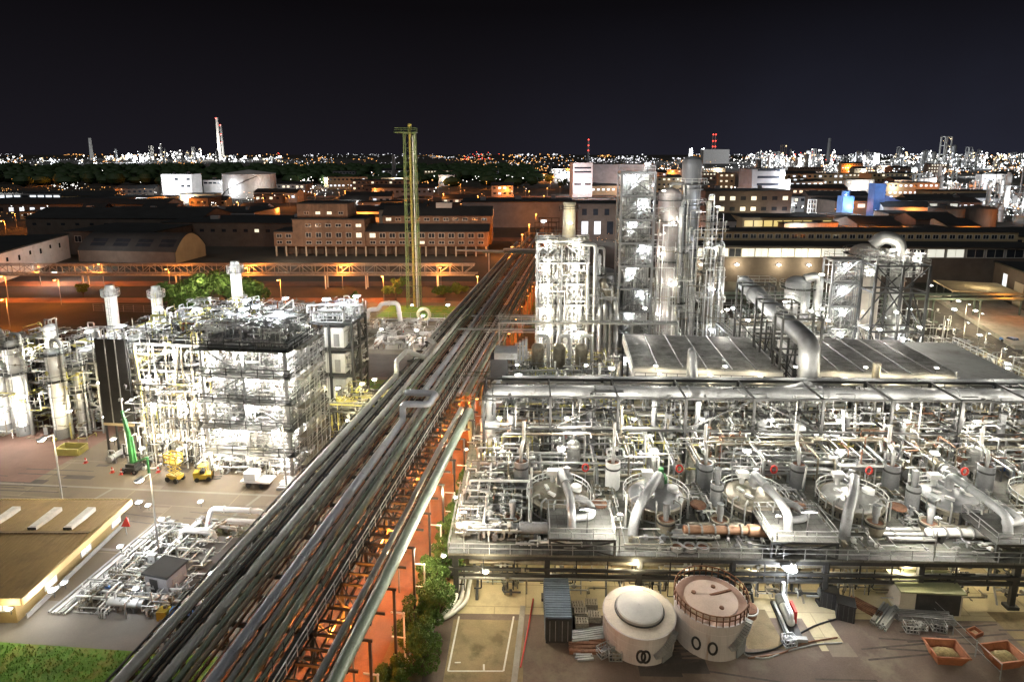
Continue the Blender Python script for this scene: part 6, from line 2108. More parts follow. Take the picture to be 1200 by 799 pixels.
# back blocks
frame(LP, [-38, -31, -24.4], [14, 21, 28], [4.4, 8.8, 13.0], 'process_block', 'lower process block behind the black screen', 'process block', galv, range(3), (2,), [('f', 0, 1, 4.4, 8.6), ('f', 1, 0, 8.8, 12.8)], .34, .3)
for j, z in enumerate((0.02, 4.5, 8.9, 13.1)):
    fill(LP, -37.5, -24.8, 14.5, 27.5, z, 'on the ' + (('ground',) + LV)[j] + ' floor behind the black screen', 3.5, 3.6, lm, .1, (.65, .95))
frame(LP, [-24, -16, -8], [24, 31, 38], [6, 12, 15.5], 'process_block', 'rear process block under the white chimneys', 'process block', galv, range(3), (2,), (), .34, .3)
for j, z in enumerate((6.1, 12.1, 15.6)):
    fill(LP, -23.5, -8.4, 24.5, 37.5, z, 'on the ' + LV[j] + ' floor of the rear block', 3.8, 3.8, lm, .1, (.65, 1.0))
for k2 in range(16):
    u, v = U(-36, -2), U(6, 34)
    zt = 13.3 if u < -24.4 else (17.2 if u < -12 else 18.3)
    L = U(5, 11)
    a = rnd.choice((0, 1))
    pipe(LP, [(u, v, zt), (u, v, zt + U(.8, 2)), (u + L * (1 - a) * .8, v + L * a * .6, zt + 1.5), (u + L * (1 - a) * .8, v + L * a * .6, zt)], U(.09, .22), rnd.choice((silver, white, tarnish, silver, orange)), 'pipe arching over the roofs of the left plant', 7, 2, grp='pipes over the left plant roofs')
# white chamber block with dark frame at its right
frame(LP, [-4.5, -1.5, 2.2], [21, 25, 29], [4.4, 8.6, 12.8, 17.0], 'process_block', 'white box process block with black braced end frame', 'process block', dark, range(4), (3,), [('r', 0, 0, 0, 4.2), ('r', 1, 1, 4.4, 8.4), ('r', 0, 1, 8.6, 12.6), ('r', 1, 0, 12.8, 16.8)], .4, .36)
for j, z in enumerate((0.02, 4.5, 8.7, 12.9, 17.1)):
    fill(LP, -4.2, 1.8, 21.4, 28.6, z, 'on the ' + (('ground',) + LV)[j] + ' floor of the white box block', 3, 3, ['white valve manifold', 'twin white filter', 'white heat exchanger', 'white upright vessel', 'silver valve manifold'], .05, (.6, .85))
for j in range(3):
    t = thing('clad_chamber', 'plain white clad chamber inside the box block, on the ' + LV[j] + ' floor', 'chamber', LP.p(-.8, 23, (4.5, 8.7, 12.9)[j]), LP.rz)
    build(MB().box((0, 0, 1.7), (3.2, 3.2, 3.2)), 'casing', white, t)
    build(MB().box((.4, -1.62, 1.3), (.9, .06, 2)), 'door', galv, t)
# black screen
t = thing('black_screen', 'tall black sheeted screen hanging at the left front of the plant', 'screen', LP.p(-29.4, 4.2, 0), LP.rz)
build(MB().box((2.3, 0, 11.4), (4.6, .12, 12.4)), 'sheet', black, t)
for x in (1.55, 3.1):
    build(MB().beam((x, -.1, 5.2), (x, -.1, 17.6), .14, .06), 'strip', galv, t)
for x in (0, 1.55, 3.1, 4.6):
    build(MB().beam((x, .1, 17.6), (x, .1, 19.2), .12), 'post', galv, t)
    build(MB().beam((x, .25, 0), (x, .25, 17.6), .2), 'mast', dark, t)
build(MB().beam((0, .1, 19.1), (4.6, .1, 19.1), .1), 'top_rail', galv, t)
build(MB().box((2.3, -.02, 5.0), (4.7, .2, .35)), 'bottom_bar', tanwall, t)
fill(LP, -29.5, -24.5, 1.5, 4, .02, 'below the black screen', 2.6, 2.2, lm, 0, (.6, .8))
# green boom
t = thing('boom_lift', 'bright green folded boom lift beside the black screen', 'boom lift', LP.p(-22.6, -.6, 0), LP.rz)
build(MB().box((0, 0, .55), (2.0, 1.6, .5)).box((0, 0, 1.0), (1.3, 1.2, .5)), 'chassis', dark, t)
for x in (-.85, .85):
    for y in (-.8, .8):
        w_ = build(MB().cyl((x, y - .15, .38), (x, y + .15, .38), .38, 12), 'wheel', black, t)
        build(MB().cyl((x, y - .17, .38), (x, y + .17, .38), .18, 8), 'rim', galv, w_)
build(MB().beam((0, 0, 1.2), (-.3, .2, 5.2), .42).beam((.45, .1, 1.3), (.05, .3, 5.0), .2), 'lower_arm', brightgreen, t)
build(MB().beam((-.3, .2, 5.1), (-.75, .3, 7.4), .36).beam((-.75, .3, 7.3), (-1.1, .4, 8.6), .26), 'upper_arm', brightgreen, t)
build(MB().beam((0, 0, 1.2), (2.6, -.4, 2.4), .18).beam((2.6, -.4, 2.4), (2.7, -.5, .2), .22), 'outrigger', brightgreen, t)
for i, (u, v) in enumerate(((-25.2, -1.4), (-23.6, -1.8), (-22.2, -1.2), (-19.0, -.6), (-31, 1.4))):
    t = thing('traffic_cone', 'red and white marker cone near the green boom lift, ' + ORD[i] + ' from the left', 'cone', LP.p(u, v, .01), 0, 'marker cones by the boom lift')
    build(MB().lathe([(.22, .04), (.05, .8)], n=10).box((0, 0, .03), (.5, .5, .05)), 'body', red, t)
    build(MB().ring((0, 0, .35), (0, 0, 1), .1, .06, .16, 10), 'band', white, t)
# yellow lifts
t = thing('access_platform', 'yellow access platform lift standing on the yard', 'lift', LP.p(-15.2, -3.0, 0), LP.rz - .2)
build(MB().box((0, 0, .7), (1.9, 1.1, .5)), 'chassis', yellow, t)
for x in (-.7, .7):
    for y in (-.55, .55):
        build(MB().cyl((x, y - .12, .36), (x, y + .12, .36), .36, 12), 'wheel', black, t)
b = MB()
for k2 in range(3):
    z = 1.0 + k2 * .55
    b.beam((-.75, -.35, z), (.75, -.35, z + .55), .09).beam((.75, -.35, z), (-.75, -.35, z + .55), .09).beam((-.75, .35, z), (.75, .35, z + .55), .09).beam((.75, .35, z), (-.75, .35, z + .55), .09)
build(b, 'scissor', yellow, t)
build(MB().box((0, 0, 2.7), (2.1, 1.2, .12)).rail([(-1, -.55, 2.75), (1, -.55, 2.75), (1, .55, 2.75), (-1, .55, 2.75), (-1, -.55, 2.75)], 1.1, .06, 1.0), 'basket', yellow, t)
t = thing('forklift', 'low yellow forklift right of the access platform', 'forklift', LP.p(-11.6, -2.2, 0), LP.rz + .3)
build(MB().box((0, 0, .6), (2.2, 1.1, .6)).box((-.8, 0, 1.0), (.7, 1.05, .5)), 'body', yellow, t)
build(MB().beam((-.5, -.45, .9), (-.3, -.45, 2.0), .08).beam((-.5, .45, .9), (-.3, .45, 2.0), .08).beam((.5, -.45, .9), (.4, -.45, 2.0), .08).beam((.5, .45, .9), (.4, .45, 2.0), .08).box((.05, 0, 2.03), (1.1, 1.05, .08)), 'roll_cage', yellow, t)
build(MB().box((-.1, 0, 1.1), (.5, .5, .5)), 'seat', black, t)
for x in (-.7, .75):
    for y in (-.5, .5):
        build(MB().cyl((x, y - .12, .3), (x, y + .12, .3), .3, 12), 'wheel', black, t)
build(MB().beam((1.15, -.3, .1), (1.15, -.3, 2.0), .1).beam((1.15, .3, .1), (1.15, .3, 2.0), .1).beam((1.2, -.3, .12), (2.2, -.3, .12), .12, .06).beam((1.2, .3, .12), (2.2, .3, .12), .12, .06), 'mast', dark, t)
t = thing('trough', 'yellow edged steel trough on the yard left of the black screen', 'trough', LP.p(-35.6, 5.0, 0), LP.rz + .1)
build(MB().box((0, -1, .5), (3.4, .12, 1)).box((0, 1, .5), (3.4, .12, 1)).box((-1.7, 0, .5), (.12, 1.9, 1)).box((1.7, 0, .5), (.12, 1.9, 1)), 'sides', yelpipe, t)
build(MB().box((0, 0, .1), (3.3, 1.9, .1)), 'base', tanwall, t)
t = thing('utility_vehicle', 'small blue utility truck at the left edge of the yard', 'truck', LP.p(-49.5, -3.5, 0), LP.rz + .5)
build(MB().box((.9, 0, 1.1), (1.2, 1.5, 1.2)), 'cab', blue, t)
build(MB().box((-.7, 0, .75), (2.2, 1.5, .25)).box((-.7, .72, 1.0), (2.2, .06, .4)).box((-.7, -.72, 1.0), (2.2, .06, .4)), 'bed', blue, t)
build(MB().box((1.2, 0, 1.4), (.64, 1.4, .4)), 'windscreen', glass, t)
build(MB().box((-.7, 0, 1.05), (1.2, .9, .4), .2), 'load', white, t)
for x in (-1.2, .9):
    for y in (-.72, .72):
        build(MB().cyl((x, y - .1, .36), (x, y + .1, .36), .36, 12), 'wheel', black, t)
t = thing('pickup_trailer', 'white flat bed trailer before the right process block', 'trailer', LP.p(-3.6, -3.0, 0), LP.rz)
build(MB().box((0, 0, .8), (4.0, 1.9, .2)), 'bed', white, t)
build(MB().box((-.8, 0, 1.4), (1.6, 1.5, 1.0)), 'load', white, t)
for x in (-.9, .9):
    for y in (-.85, .85):
        build(MB().cyl((x, y - .12, .36), (x, y + .12, .36), .36, 12), 'wheel', black, t)
stack(LP.p(1.0, -2.4)[0], LP.p(1.0, -2.4)[1], .0, 'flat grey steel plates at the right block corner', 6, 3.4, grey, r=.2)
# yellow piped annex to the rack
frame(LP, [1.9, 4.9, 7.9], [9.6, 13.4, 17.2], [6.4], 'pipe_annex', 'yellow lit pipe annex joining the left plant to the rack', 'steel frame', dark, (0,), (0,), [('f', 0, 1, 0, 6.2), ('l', 1, 0, 0, 6.2)], .34, .3)
fill(LP, 2.2, 7.6, 9.8, 17, 6.5, 'on the yellow lit pipe annex', 2.3, 2.0, ['yellow valve manifold', 'yellow valve manifold', 'rusty pipe manifold', 'white pipe loop', 'silver valve manifold'], 0, (.5, .7))
fill(LP, 2.2, 7.6, 10, 17, .02, 'under the yellow lit pipe annex', 3, 3, lm, .1, (.7, .9))
for k2 in range(6):
    pipe(LP, [(2.0, 10 + k2 * 1.2, 7.2), (8.4, 10 + k2 * 1.2, 7.2), (10.2, 10 + k2 * 1.2, 8.6 if k2 % 2 else 6.8)], .14, (yelpipe, silver, tarnish)[k2 % 3], 'pipe crossing the yellow lit annex towards the rack', 8, 2, grp='pipes over the yellow annex')
# columns at the far left
for i, (u, v, h, r) in enumerate(((-51.5, 12, 15.5, 1.15), (-48.0, 11.5, 15.0, .95), (-41.2, 11.0, 14.2, 1.05), (-39.0, 12.8, 12.0, .6))):
    column_vessel(LP, u, v, 0, h, r, white if i < 3 else silver, 'white floodlit column with top platform, ' + NTH[i] + ' from the left in the left plant', (h - 5, h - .8), 'white columns in the left plant', rails=white)
frame(LP, [-56, -49, -42, -36], [14, 20, 26], [4, 8, 11.5], 'process_block', 'low white lit block behind the leftmost columns', 'process block', galv, range(3), (2,), [('f', 0, 1, 0, 3.8), ('f', 2, 0, 4, 7.8)], .3, .28)
for j, z in enumerate((0.02, 4.1, 8.1, 11.6)):
    fill(LP, -55.5, -36.5, 14.4, 25.6, z, 'on the ' + (('ground',) + LV)[j] + ' floor of the leftmost block', 3.5, 3.6, lm, .08, (.7, 1.0))
fill(LP, -55, -36.5, 8.5, 13.5, .02, 'at the foot of the leftmost columns', 2.8, 2.4, lm, .1, (.6, .9), avoid=((-53, -46.5, 10, 13.5), (-42.8, -38, 9.5, 13.8)))
t = thing('white_wall_shed', 'plain white walled shed at the far left edge', 'shed', LP.p(-62, 10, 0), LP.rz)
build(MB().box((0, 6, 4.5), (9, 14, 9)), 'wall', whitewall, t)
build(MB().box((0, 6, 9.15), (9.4, 14.4, .3)), 'roof', rooff, t)
# white chimneys
for i, (px, Y, zt, r, nm) in enumerate(((128, 138, 20.2, .95, 'leftmost'), (182, 138, 20.0, .9, 'middle'), (275, 134, 25.0, .9, 'tallest, rightmost'))):
    dpt = Y * K * cos(PITCH) + (43 - zt) * sin(PITCH)
    x = (px - 600) * dpt / FPX
    t = thing('white_chimney', 'slim white chimney behind the left plant, ' + nm + ' of three', 'chimney', (x, Y, 0), LP.rz, 'white chimneys')
    build(MB().lathe([(r, 0), (r, zt - 1), (r * .8, zt - .5), (r * .8, zt), (r * .6, zt)], n=18), 'shaft', white, t)
    for z in (zt - 2.0,) + ((zt - 8.5,) if i == 2 else ()):
        p = build(MB().lathe([(r, 0), (r + .45, 0), (r + .45, .1), (r, .1)], (0, 0, z), 14, smooth=False), 'platform', white, t)
        build(MB().rail([((r + .45) * cos(2 * pi * q / 10), (r + .45) * sin(2 * pi * q / 10), z + .1) for q in range(11)], 1.2, .05, 1.2), 'handrail', white, p)
    ladder(t, .4, -r - .1, 2, zt - 1, yelpipe if i else galv)
    light((x - 2.5, Y - 6, zt - 3.5), 600, CW, None, .3)
    light((x + 2.5, Y - 6, zt - 7), 900, CW, None, .3)
# lamps of the left plant
for j, z in enumerate((2.9, 6.5, 10.1, 13.7, 17.3)):
    for u in (-10.2, -5.8, -1.6):
        for v in (-.2, 5.0):
            flood(LP.p(u + U(-1, 1), v + U(0, 1.5), z), 1700, 'under the floors of the right process block', CW, 'w', LP.rz, .6, off=(0, -.6, -.3))
for j, z in enumerate((3.6, 8.0, 12.4, 16.2)):
    for u in (-22, -18, -14):
        flood(LP.p(u + U(-1, 1), 4.2 + U(0, 1.5), z), 1800, 'under the floors of the left process block', CW, 'w', LP.rz, .65, off=(0, -.8, -.3))
for j, (u, v, z) in enumerate(((-36, 13, 16.5), (-32, 15, 17), (-28, 17, 17.2), (-24, 12, 20.5), (-18, 12, 20.5), (-14, 20, 20.5), (-8, 10, 21.5), (-3, 6, 21.5), (-9, 8, 21.5), (-20, 28, 19), (-12, 30, 19), (-30, 24, 16), (-2, 22, 20.5), (1, 21, 20), (1, 28, 20), (-7, 14, 17), (-5, 18, 17))):
    flood(LP.p(u, v, z), 2600, 'on masts above the left plant roofs', CC, 'c', LP.rz, 1.15)
for j, (u, v, z) in enumerate(((-54, 8, 6), (-49.5, 9, 4), (-45, 9, 7), (-38, 9, 5), (-53, 12, 14), (-46, 13, 13), (-42, 13, 14), (-50, 9.5, 12), (-45, 8, 2.8), (-34, 11, 9), (-33, 10, 4))):
    flood(LP.p(u, v, z), 1100, 'among the leftmost columns', CY if j % 3 == 0 else CW, 'w', LP.rz, .8)
for u, v, z in ((-26, 1, 4), (-21, -.4, 3.4), (-15.5, -.6, 3.6), (-11, -1.2, 3.4), (-5, -1.8, 3.2)):
    flood(LP.p(u, v, z), 650, 'along the ground before the left process blocks', CY, 'w', LP.rz, .7, off=(0, -1.0, .2))
for u, v, z in ((3, 11, 9.4), (6, 13, 9.6), (7, 16, 9.4), (5, 9, 5.2), (6, 26, 5), (6, 20, 5)):
    flood(LP.p(u, v, z), 900, 'over the yellow lit pipe annex', (1, .88, .5), 'w', LP.rz, .7)
# yard lamps on masts
for i, (u, v) in enumerate(((-14, 92), (-40, 86), (-58, 92), (-30, 100), (-22, 76))):
    x, y, _ = RK.p(u, v)
    o = SLW.put((x, y, 0), RK.rz, 'white lamp on a tall slim mast in the left yard', 'white lamps in the left yard', 1.1)
    light((x, y - 1.6, 9.2), 1100, (1, .80, .52), None, .4)

# ================================================================ tan roofed warehouse, lower left
t = thing('tan_warehouse', 'low warehouse with tan ridged roof and three long roof lights', 'warehouse', (-45, 65.3, 0), 0, None, True)
X0, X1, Y0, Y1, H = -50.0, 0.0, 0.0, 20.6, 3.0
build(MB().box(((X0 + X1) / 2 - .5, 10.3, 1.35), (49, 19.6, 2.7)), 'wall', M('ochre_wall', (.36, .26, .11), .8, 0, .2, .5), t)
r = MB()
yr = 11.6
for (ya, yb, za, zb) in ((Y0 - .3, yr, H, H + .5), (Y1 + .3, yr, H, H + .5)):
    r.add([(X0, ya, za), (X1 + .3, ya, za), (X1 + .3, yb, zb), (X0, yb, zb)], [(0, 1, 2, 3)])
rf = build(r, 'roof', tanroof, t)
n_ = 100
b = MB()
for i in range(n_):
    x = X1 - i * .42
    b.beam((x, Y0 - .3, H + .02), (x, yr, H + .52), .07, .06).beam((x, yr, H + .52), (x, Y1 + .3, H + .02), .07, .06)
build(b, 'roof_ribs', tanroof, rf)
build(MB().beam((X0, yr, H + .56), (X1 + .3, yr, H + .56), .4, .1), 'ridge_cap', M('ridge_cap_paint', (.16, .11, .05), .6, 0, .2, 1), rf)
f = MB().box((X1 + .35, 10.3, H - .25), (.12, 21.3, .7)).box((-25, Y0 - .38, H - .25), (50.4, .12, .7)).box((-25, Y1 + .38, H - .25), (50.4, .12, .7))
build(f, 'fascia', M('yellow_fascia_paint', (.62, .46, .22), .6, 0, .15, .5), t)
for y in (4.5, 11, 17.5):
    windows(t, y - 1.0, y + 1.0, .02 - .0, 1.9, 1, 1.9, .8, .5, LWINC, rz=R(90), swap=True)
windows(t, -5.4, -1.0, .48, 1.7, 2, 1.5, .9, .7, LWIN)
build(MB().box((.06, 10.3, .8), (.12, 20, .5)), 'cable_duct', galv, t)
for i, (x, y) in enumerate(((-11.0, 12.6), (-6.2, 12.4), (-1.4 - 1.0, 12.4))):
    sk = build(MB().prism([(x - .45, y), (x + .45, y), (x + .45, y + 5.0), (x - .45, y + 5.0)], H + .3, H + .75), 'roof_light', M('roof_light_frame%d' % i, (.62, .6, .55), .5, 0, .2, 1), rf)
    build(MB().box((x, y + 2.5, H + .78), (.7, 4.7, .05)), 'glazing', M('roof_light_glass%d' % i, (.55, .55, .52), .3, 0, .2, 2), sk)
    build(MB().box((x, y - .03, H + .5), (.9, .06, .5)), 'end_cap', dark, sk)
flood((-45.6, 64.6, 2.3), 220, 'on the front wall of the tan warehouse', CY, 'w', 0, .5)
flood((-43.9, 86.6, 2.6), 350, 'at the back corner of the tan warehouse', CC, 'c', 0, .7)
flood((-43.6, 68.0, 2.2), 260, 'on the side wall of the tan warehouse', CW, 'w', 0, .7)
# small pump yard between warehouse and rack
PY_ = Frame(-43.5, 67.0, 6.0)
pk = ['white valve manifold', 'white pipe loop', 'white heat exchanger', 'rusty pipe manifold', 'silver valve manifold', 'twin white filter', 'blue motor pump', 'silver pipe loop', 'pale control cabinet']
fill(PY_, 1.2, 8.4, .5, 19, .02, 'in the small pump yard by the tan warehouse', 2.1, 1.9, pk, .08, (.5, .72))
fill(PY_, 8.6, 15, .3, 3.8, .02, 'at the front of the small pump yard', 2.2, 1.9, pk, .1, (.5, .7))
for k2 in range(6):
    pipe(PY_, [(.9 - .32 * k2 + .4, 0, .25 + .1 * (k2 % 2)), (.9 - .32 * k2 + .4, 18.5, .25 + .1 * (k2 % 2))], .11, (white, silver, galv)[k2 % 3], 'straight white pipe beside the tan warehouse wall', 7, 2, grp='white pipes along the warehouse')
for k2 in range(22):
    u, v = U(1, 11), U(.5, 18)
    L, a = U(2, 5), rnd.random() < .5
    pipe(PY_, [(u, v, 0), (u, v, U(.5, 1.6)), (u + (L if a else U(-.5, .5)), v + (0 if a else L), U(.5, 1.6)), (u + (L if a else U(-.5, .5)), v + (0 if a else L), 0)], U(.07, .16), rnd.choice((white, silver, white, tarnish, galv)), 'small pipe in the pump yard by the tan warehouse', 7, 2, grp='small pipes in the pump yard')
pipe(W0, [(-35.2, 83.5, 0), (-35.4, 86.2, 1.9), (-29.0, 85.4, 1.9), (-28.4, 84.2, 0)], .3, white, 'large white arched pipe at the back of the pump yard', 12, 2, fl=3)
pipe(W0, [(-37.0, 81.0, 0), (-37.0, 81.6, 1.5), (-33.2, 81.0, 1.5), (-32.8, 80.2, 0)], .32, white, 'short white arched pipe in front of the large arched pipe', 12, 2)
pipe(W0, [(-33.0, 84.2, 0), (-33.0, 84.4, 1.3), (-28.4, 83.8, 1.3), (-28.0, 83.4, 0)], .26, white, 'white pipe lying below the large arched pipe', 12, 2)
t = thing('grey_hut', 'small grey hut with dark flat roof in the pump yard', 'hut', (-34.4, 71.4, 0), R(-14))
build(MB().box((0, 0, 1.25), (2.6, 2.4, 2.5)), 'wall', greywall, t)
build(MB().box((0, 0, 2.6), (3.0, 2.8, .2)), 'roof', rooff, t)
build(MB().box((-.3, -1.22, 1.1), (.9, .06, 2.0)), 'door', dark, t)
build(MB().box((1.32, 0, 1.5), (.05, 1.2, .8)), 'vent', galv, t)
t = thing('dark_pad', 'flat dark roofed concrete basin behind the grey hut', 'basin', (-31.0, 76.4, 0), R(-6))
build(MB().box((0, 0, .45), (6.4, 6.2, .9)), 'wall', concrete, t)
build(MB().box((0, 0, .95), (6.6, 6.4, .1)), 'cover', M('dark_cover', (.07, .06, .058), .8, 0, .4, .3, (.13, .115, .10), .55, .65), t)
t = thing('blue_drum_unit', 'blue motor unit with yellow guard under the rack edge', 'motor unit', (-31.6, 66.6, 0), 0)
build(MB().vessel((-.2, 0, .7), (1.4, 0, .7), .45, 14), 'motor', blue, t)
build(MB().box((-1.1, 0, .5), (.9, .9, .9)), 'guard', yellow, t)
build(MB().box((.2, 0, .12), (3, 1, .2)), 'base', concrete, t)
stair(PY_, 10.5, 4.6, 0, 1.2, 1.6, 'short light ladder stair beside the grey hut', white)
for x, y, z, p in ((-42.8, 68.6, 2.6, 300), (-38.6, 80.5, 3.4, 700), (-36, 85, 3.4, 450), (-35.5, 67.6, 2.6, 260), (-40.5, 75, 3, 450), (-29.2, 70.0, 2.8, 300), (-41.6, 84.0, 3.4, 450)):
    flood((x, y, z), p, 'in the small pump yard', CC, 'c', 0, .55, off=(0, -.8, .3))
t = thing('sign_board', 'red triangular warning board at the warehouse corner', 'sign', (-44.2, 83.4, 0), 0)
build(MB().beam((0, 0, 0), (0, 0, 1.2), .08), 'post', galv, t)
build(MB().add([(-.5, -.05, 1.0), (.5, -.05, 1.0), (.2, -.05, 2.2), (-.5, .05, 1.0), (.5, .05, 1.0), (.2, .05, 2.2)], [(0, 1, 2), (5, 4, 3), (0, 3, 4, 1), (1, 4, 5, 2), (2, 5, 3, 0)]), 'board', red, t)

# ================================================================ pump station in the middle distance
PS = Frame(RK.p(-44, 172)[0], RK.p(-44, 172)[1], 6)
for i, (a, b2, c, d) in enumerate(((0, 16, 0, 10), (18, 32, -2, 12), (4, 30, 14, 24), (-18, -2, 2, 16))):
    sheet('apron', PS, a, b2, c, d, .03, concrete)
    fill(PS, a + .5, b2 - .5, c + .5, d - .5, .04, 'on the ' + ('near left', 'near right', 'back', 'far left')[i] + ' pad of the middle pump station', 2.9, 2.8, ['white valve manifold', 'white pipe loop', 'white heat exchanger', 'twin white filter', 'silver pipe loop', 'grey motor pump', 'rusty pipe manifold'], .15, (.75, 1.05))
    for u in (a + 3, b2 - 3):
        flood(PS.p(u, c + 1, 4.4), 1600, 'on the pads of the middle pump station', CW, 'w', PS.rz, .9)
pipe(PS, [(10, 26, 0), (10, 26, 3.4), (13, 26, 3.6), (13.6, 26, 5), (18, 26, 5.4), (18.6, 26, 0)], .6, white, 'big white crooked pipe on the back pad of the pump station', 12, 2, fl=3)
t = thing('ring_pipe', 'cream ring shaped pipe coil at the flare tower foot', 'pipe coil', PS.p(24.5, 27, 0), PS.rz)
build(MB().tube([(1.5 * cos(2 * pi * i / 20), 0, 2.2 + 1.5 * sin(2 * pi * i / 20)) for i in range(21)], .45, 8), 'coil', M('cream_pipe', (.62, .58, .36), .5, 0, .2, 1), t)
build(MB().box((0, 0, .35), (2.4, 1.4, .7)), 'base', concrete, t)
flood(PS.p(31, 26, 5), 1500, 'at the flare tower foot', CC, 'c', 0, 1)
flood(PS.p(22, 25, 5), 1300, 'at the flare tower foot', CW, 'w', 0, .8)
pipe(PS, [(-16, 28, .5), (32, 28, .5)], .25, silver, 'long low silver pipe behind the middle pump station', 8, fl=6)
t = thing('mesh_fence', 'long thin mesh fence behind the left plant and pump station', 'fence', PS.p(-70, 33, 0), PS.rz)
b = MB()
for i in range(36):
    b.beam((i * 3, 0, 0), (i * 3, 0, 2), .08)
build(b, 'post', galv, t)
b = MB()
for z in (.2, .8, 1.4, 1.95):
    b.beam((0, 0, z), (105, 0, z), .05)
build(b, 'wire', galv, t)

# ---- fine pipework of the left plant
for j, z in enumerate([0.05] + [q + .1 for q in ZR]):
    tangle(LP, -11.4, -.2, -.2, 8.6, z, z + 3.0, 260, 'on the ' + (('ground',) + LV)[j] + ' floor of the right process block', 300 + j, [silver, white, white, grey, galv])
for j, z in enumerate([0.05] + [q + .1 for q in ZL]):
    tangle(LP, -23.8, -12.6, 4.4, 22.5, z, z + 3.4, 260, 'on the ' + (('ground',) + LV)[j] + ' floor of the left process block', 310 + j, [silver, white, tarnish, dark, yelpipe])
tangle(LP, -24.2, -12.2, .2, 4.6, .1, 12, 130, 'before the left process block', 316, [silver, tarnish, white, dark])
for j, z in enumerate((0.05, 4.5, 8.9, 13.1)):
    tangle(LP, -37.8, -24.6, 14.2, 27.8, z, z + 3, 80, 'on the ' + (('ground',) + LV)[j] + ' floor behind the black screen', 320 + j)
for j, z in enumerate((0.05, 4.1, 8.1, 11.6)):
    tangle(LP, -56, -36, 8.6, 25.8, z, z + 3, 110, 'on the ' + (('ground',) + LV)[j] + ' floor of the leftmost block', 330 + j, [silver, white, tarnish, yelpipe])
tangle(LP, -24, -8, 24, 38, 15.6, 17.6, 130, 'on the roof of the rear block', 340)
for j, z in enumerate((0.05, 4.5, 8.7, 12.9, 17.1)):
    tangle(LP, -4.4, 2.1, 21, 29, z, z + 2.6, 70, 'on the ' + (('ground',) + LV)[j] + ' floor of the white box block', 350 + j, [white, silver, grey])
tangle(LP, 1.8, 8.0, 9.6, 17.4, .1, 8.6, 200, 'on the yellow lit annex', 360, [yelpipe, silver, tarnish, dark])
tangle(PY_, .8, 11, .5, 18.6, .05, 1.3, 170, 'in the small pump yard', 361, [white, silver, tarnish, white, galv])
tangle(PS, -18, 32, 0, 25, .05, 1.8, 240, 'on the pads of the middle pump station', 362, [white, silver, tarnish])
# ================================================================ lamps along the dim roads
rg = random.Random(77)
for i, (px, py, pw) in enumerate(((12, 372, 2600), (48, 322, 3000), (122, 323, 3000), (292, 328, 3000), (72, 345, 2400), (402, 327, 3000), (517, 328, 2600), (560, 340, 2600), (330, 345, 2600), (200, 330, 2000), (10, 340, 2600), (450, 340, 2600))):
    x, y = G(px, py + 12)
    slamp(x, y, 'lighting the orange road beyond the left plant', CO, pw * 2.2, None, 1, 0)
for i, (px, py) in enumerate(((8, 280), (40, 276), (70, 268), (20, 268), (110, 258), (280, 252), (310, 246), (340, 243), (370, 240), (405, 236), (440, 232), (470, 231), (505, 228), (540, 226), (570, 222), (600, 226), (520, 240), (560, 243), (590, 248), (612, 300), (600, 318), (620, 285), (628, 270), (632, 255), (637, 243), (641, 232), (645, 222), (648, 214), (620, 236), (608, 250))):
    x, y = G(px, py)
    slamp(x, y, 'along the far orange roads', CO, 5200 if i < 18 or i > 18 else 5200, None, 1.25, 0)
for i in range(130):
    px, py = rg.uniform(0, 620), rg.uniform(203, 262)
    if 180 < px < 345 and py < 236:
        continue
    x, y = G(px, py)
    o = (SLO if rg.random() < .75 else SLW).put((x, y, 0), 0, 'far street lamp in the dark land left of the rack', 'far street lamps on the left', rg.uniform(.7, 1.2))
for i in range(150):
    px, py = rg.uniform(600, 1200), rg.uniform(206, 262)
    x, y = G(px, py)
    o = (SLO if rg.random() < .6 else SLW).put((x, y, 0), 0, 'far street lamp among the works at the right', 'far street lamps on the right', rg.uniform(.7, 1.2))
for i, (px, py) in enumerate(((840, 204), (870, 202), (900, 205), (860, 232), (1020, 250), (1080, 268), (1060, 300), (1190, 275), (990, 275), (700, 240), (760, 230), (940, 232), (1000, 232), (1100, 232), (1150, 228), (1180, 240), (1010, 222), (1060, 220), (1110, 215))):
    x, y = G(px, py)
    light((x, y - 3, 9), 9000 if py > 215 else 30000, CO if i % 3 else CC, None, 1)

for i in range(46):  # extra lights without lamps, added as pools on the far roads
    px, py = rg.uniform(20, 620), rg.uniform(214, 268)
    if 170 < px < 340 and py < 238:
        continue
    x, y = G(px, py)
    light((x, y, 8), 4200, CO, None, .6)
for i in range(40):  # more added lights without lamps, brighten the right background
    px, py = rg.uniform(640, 1200), rg.uniform(206, 280)
    x, y = G(px, py)
    light((x, y, 9), 7000, CO if rg.random() < .55 else CC, None, .6)
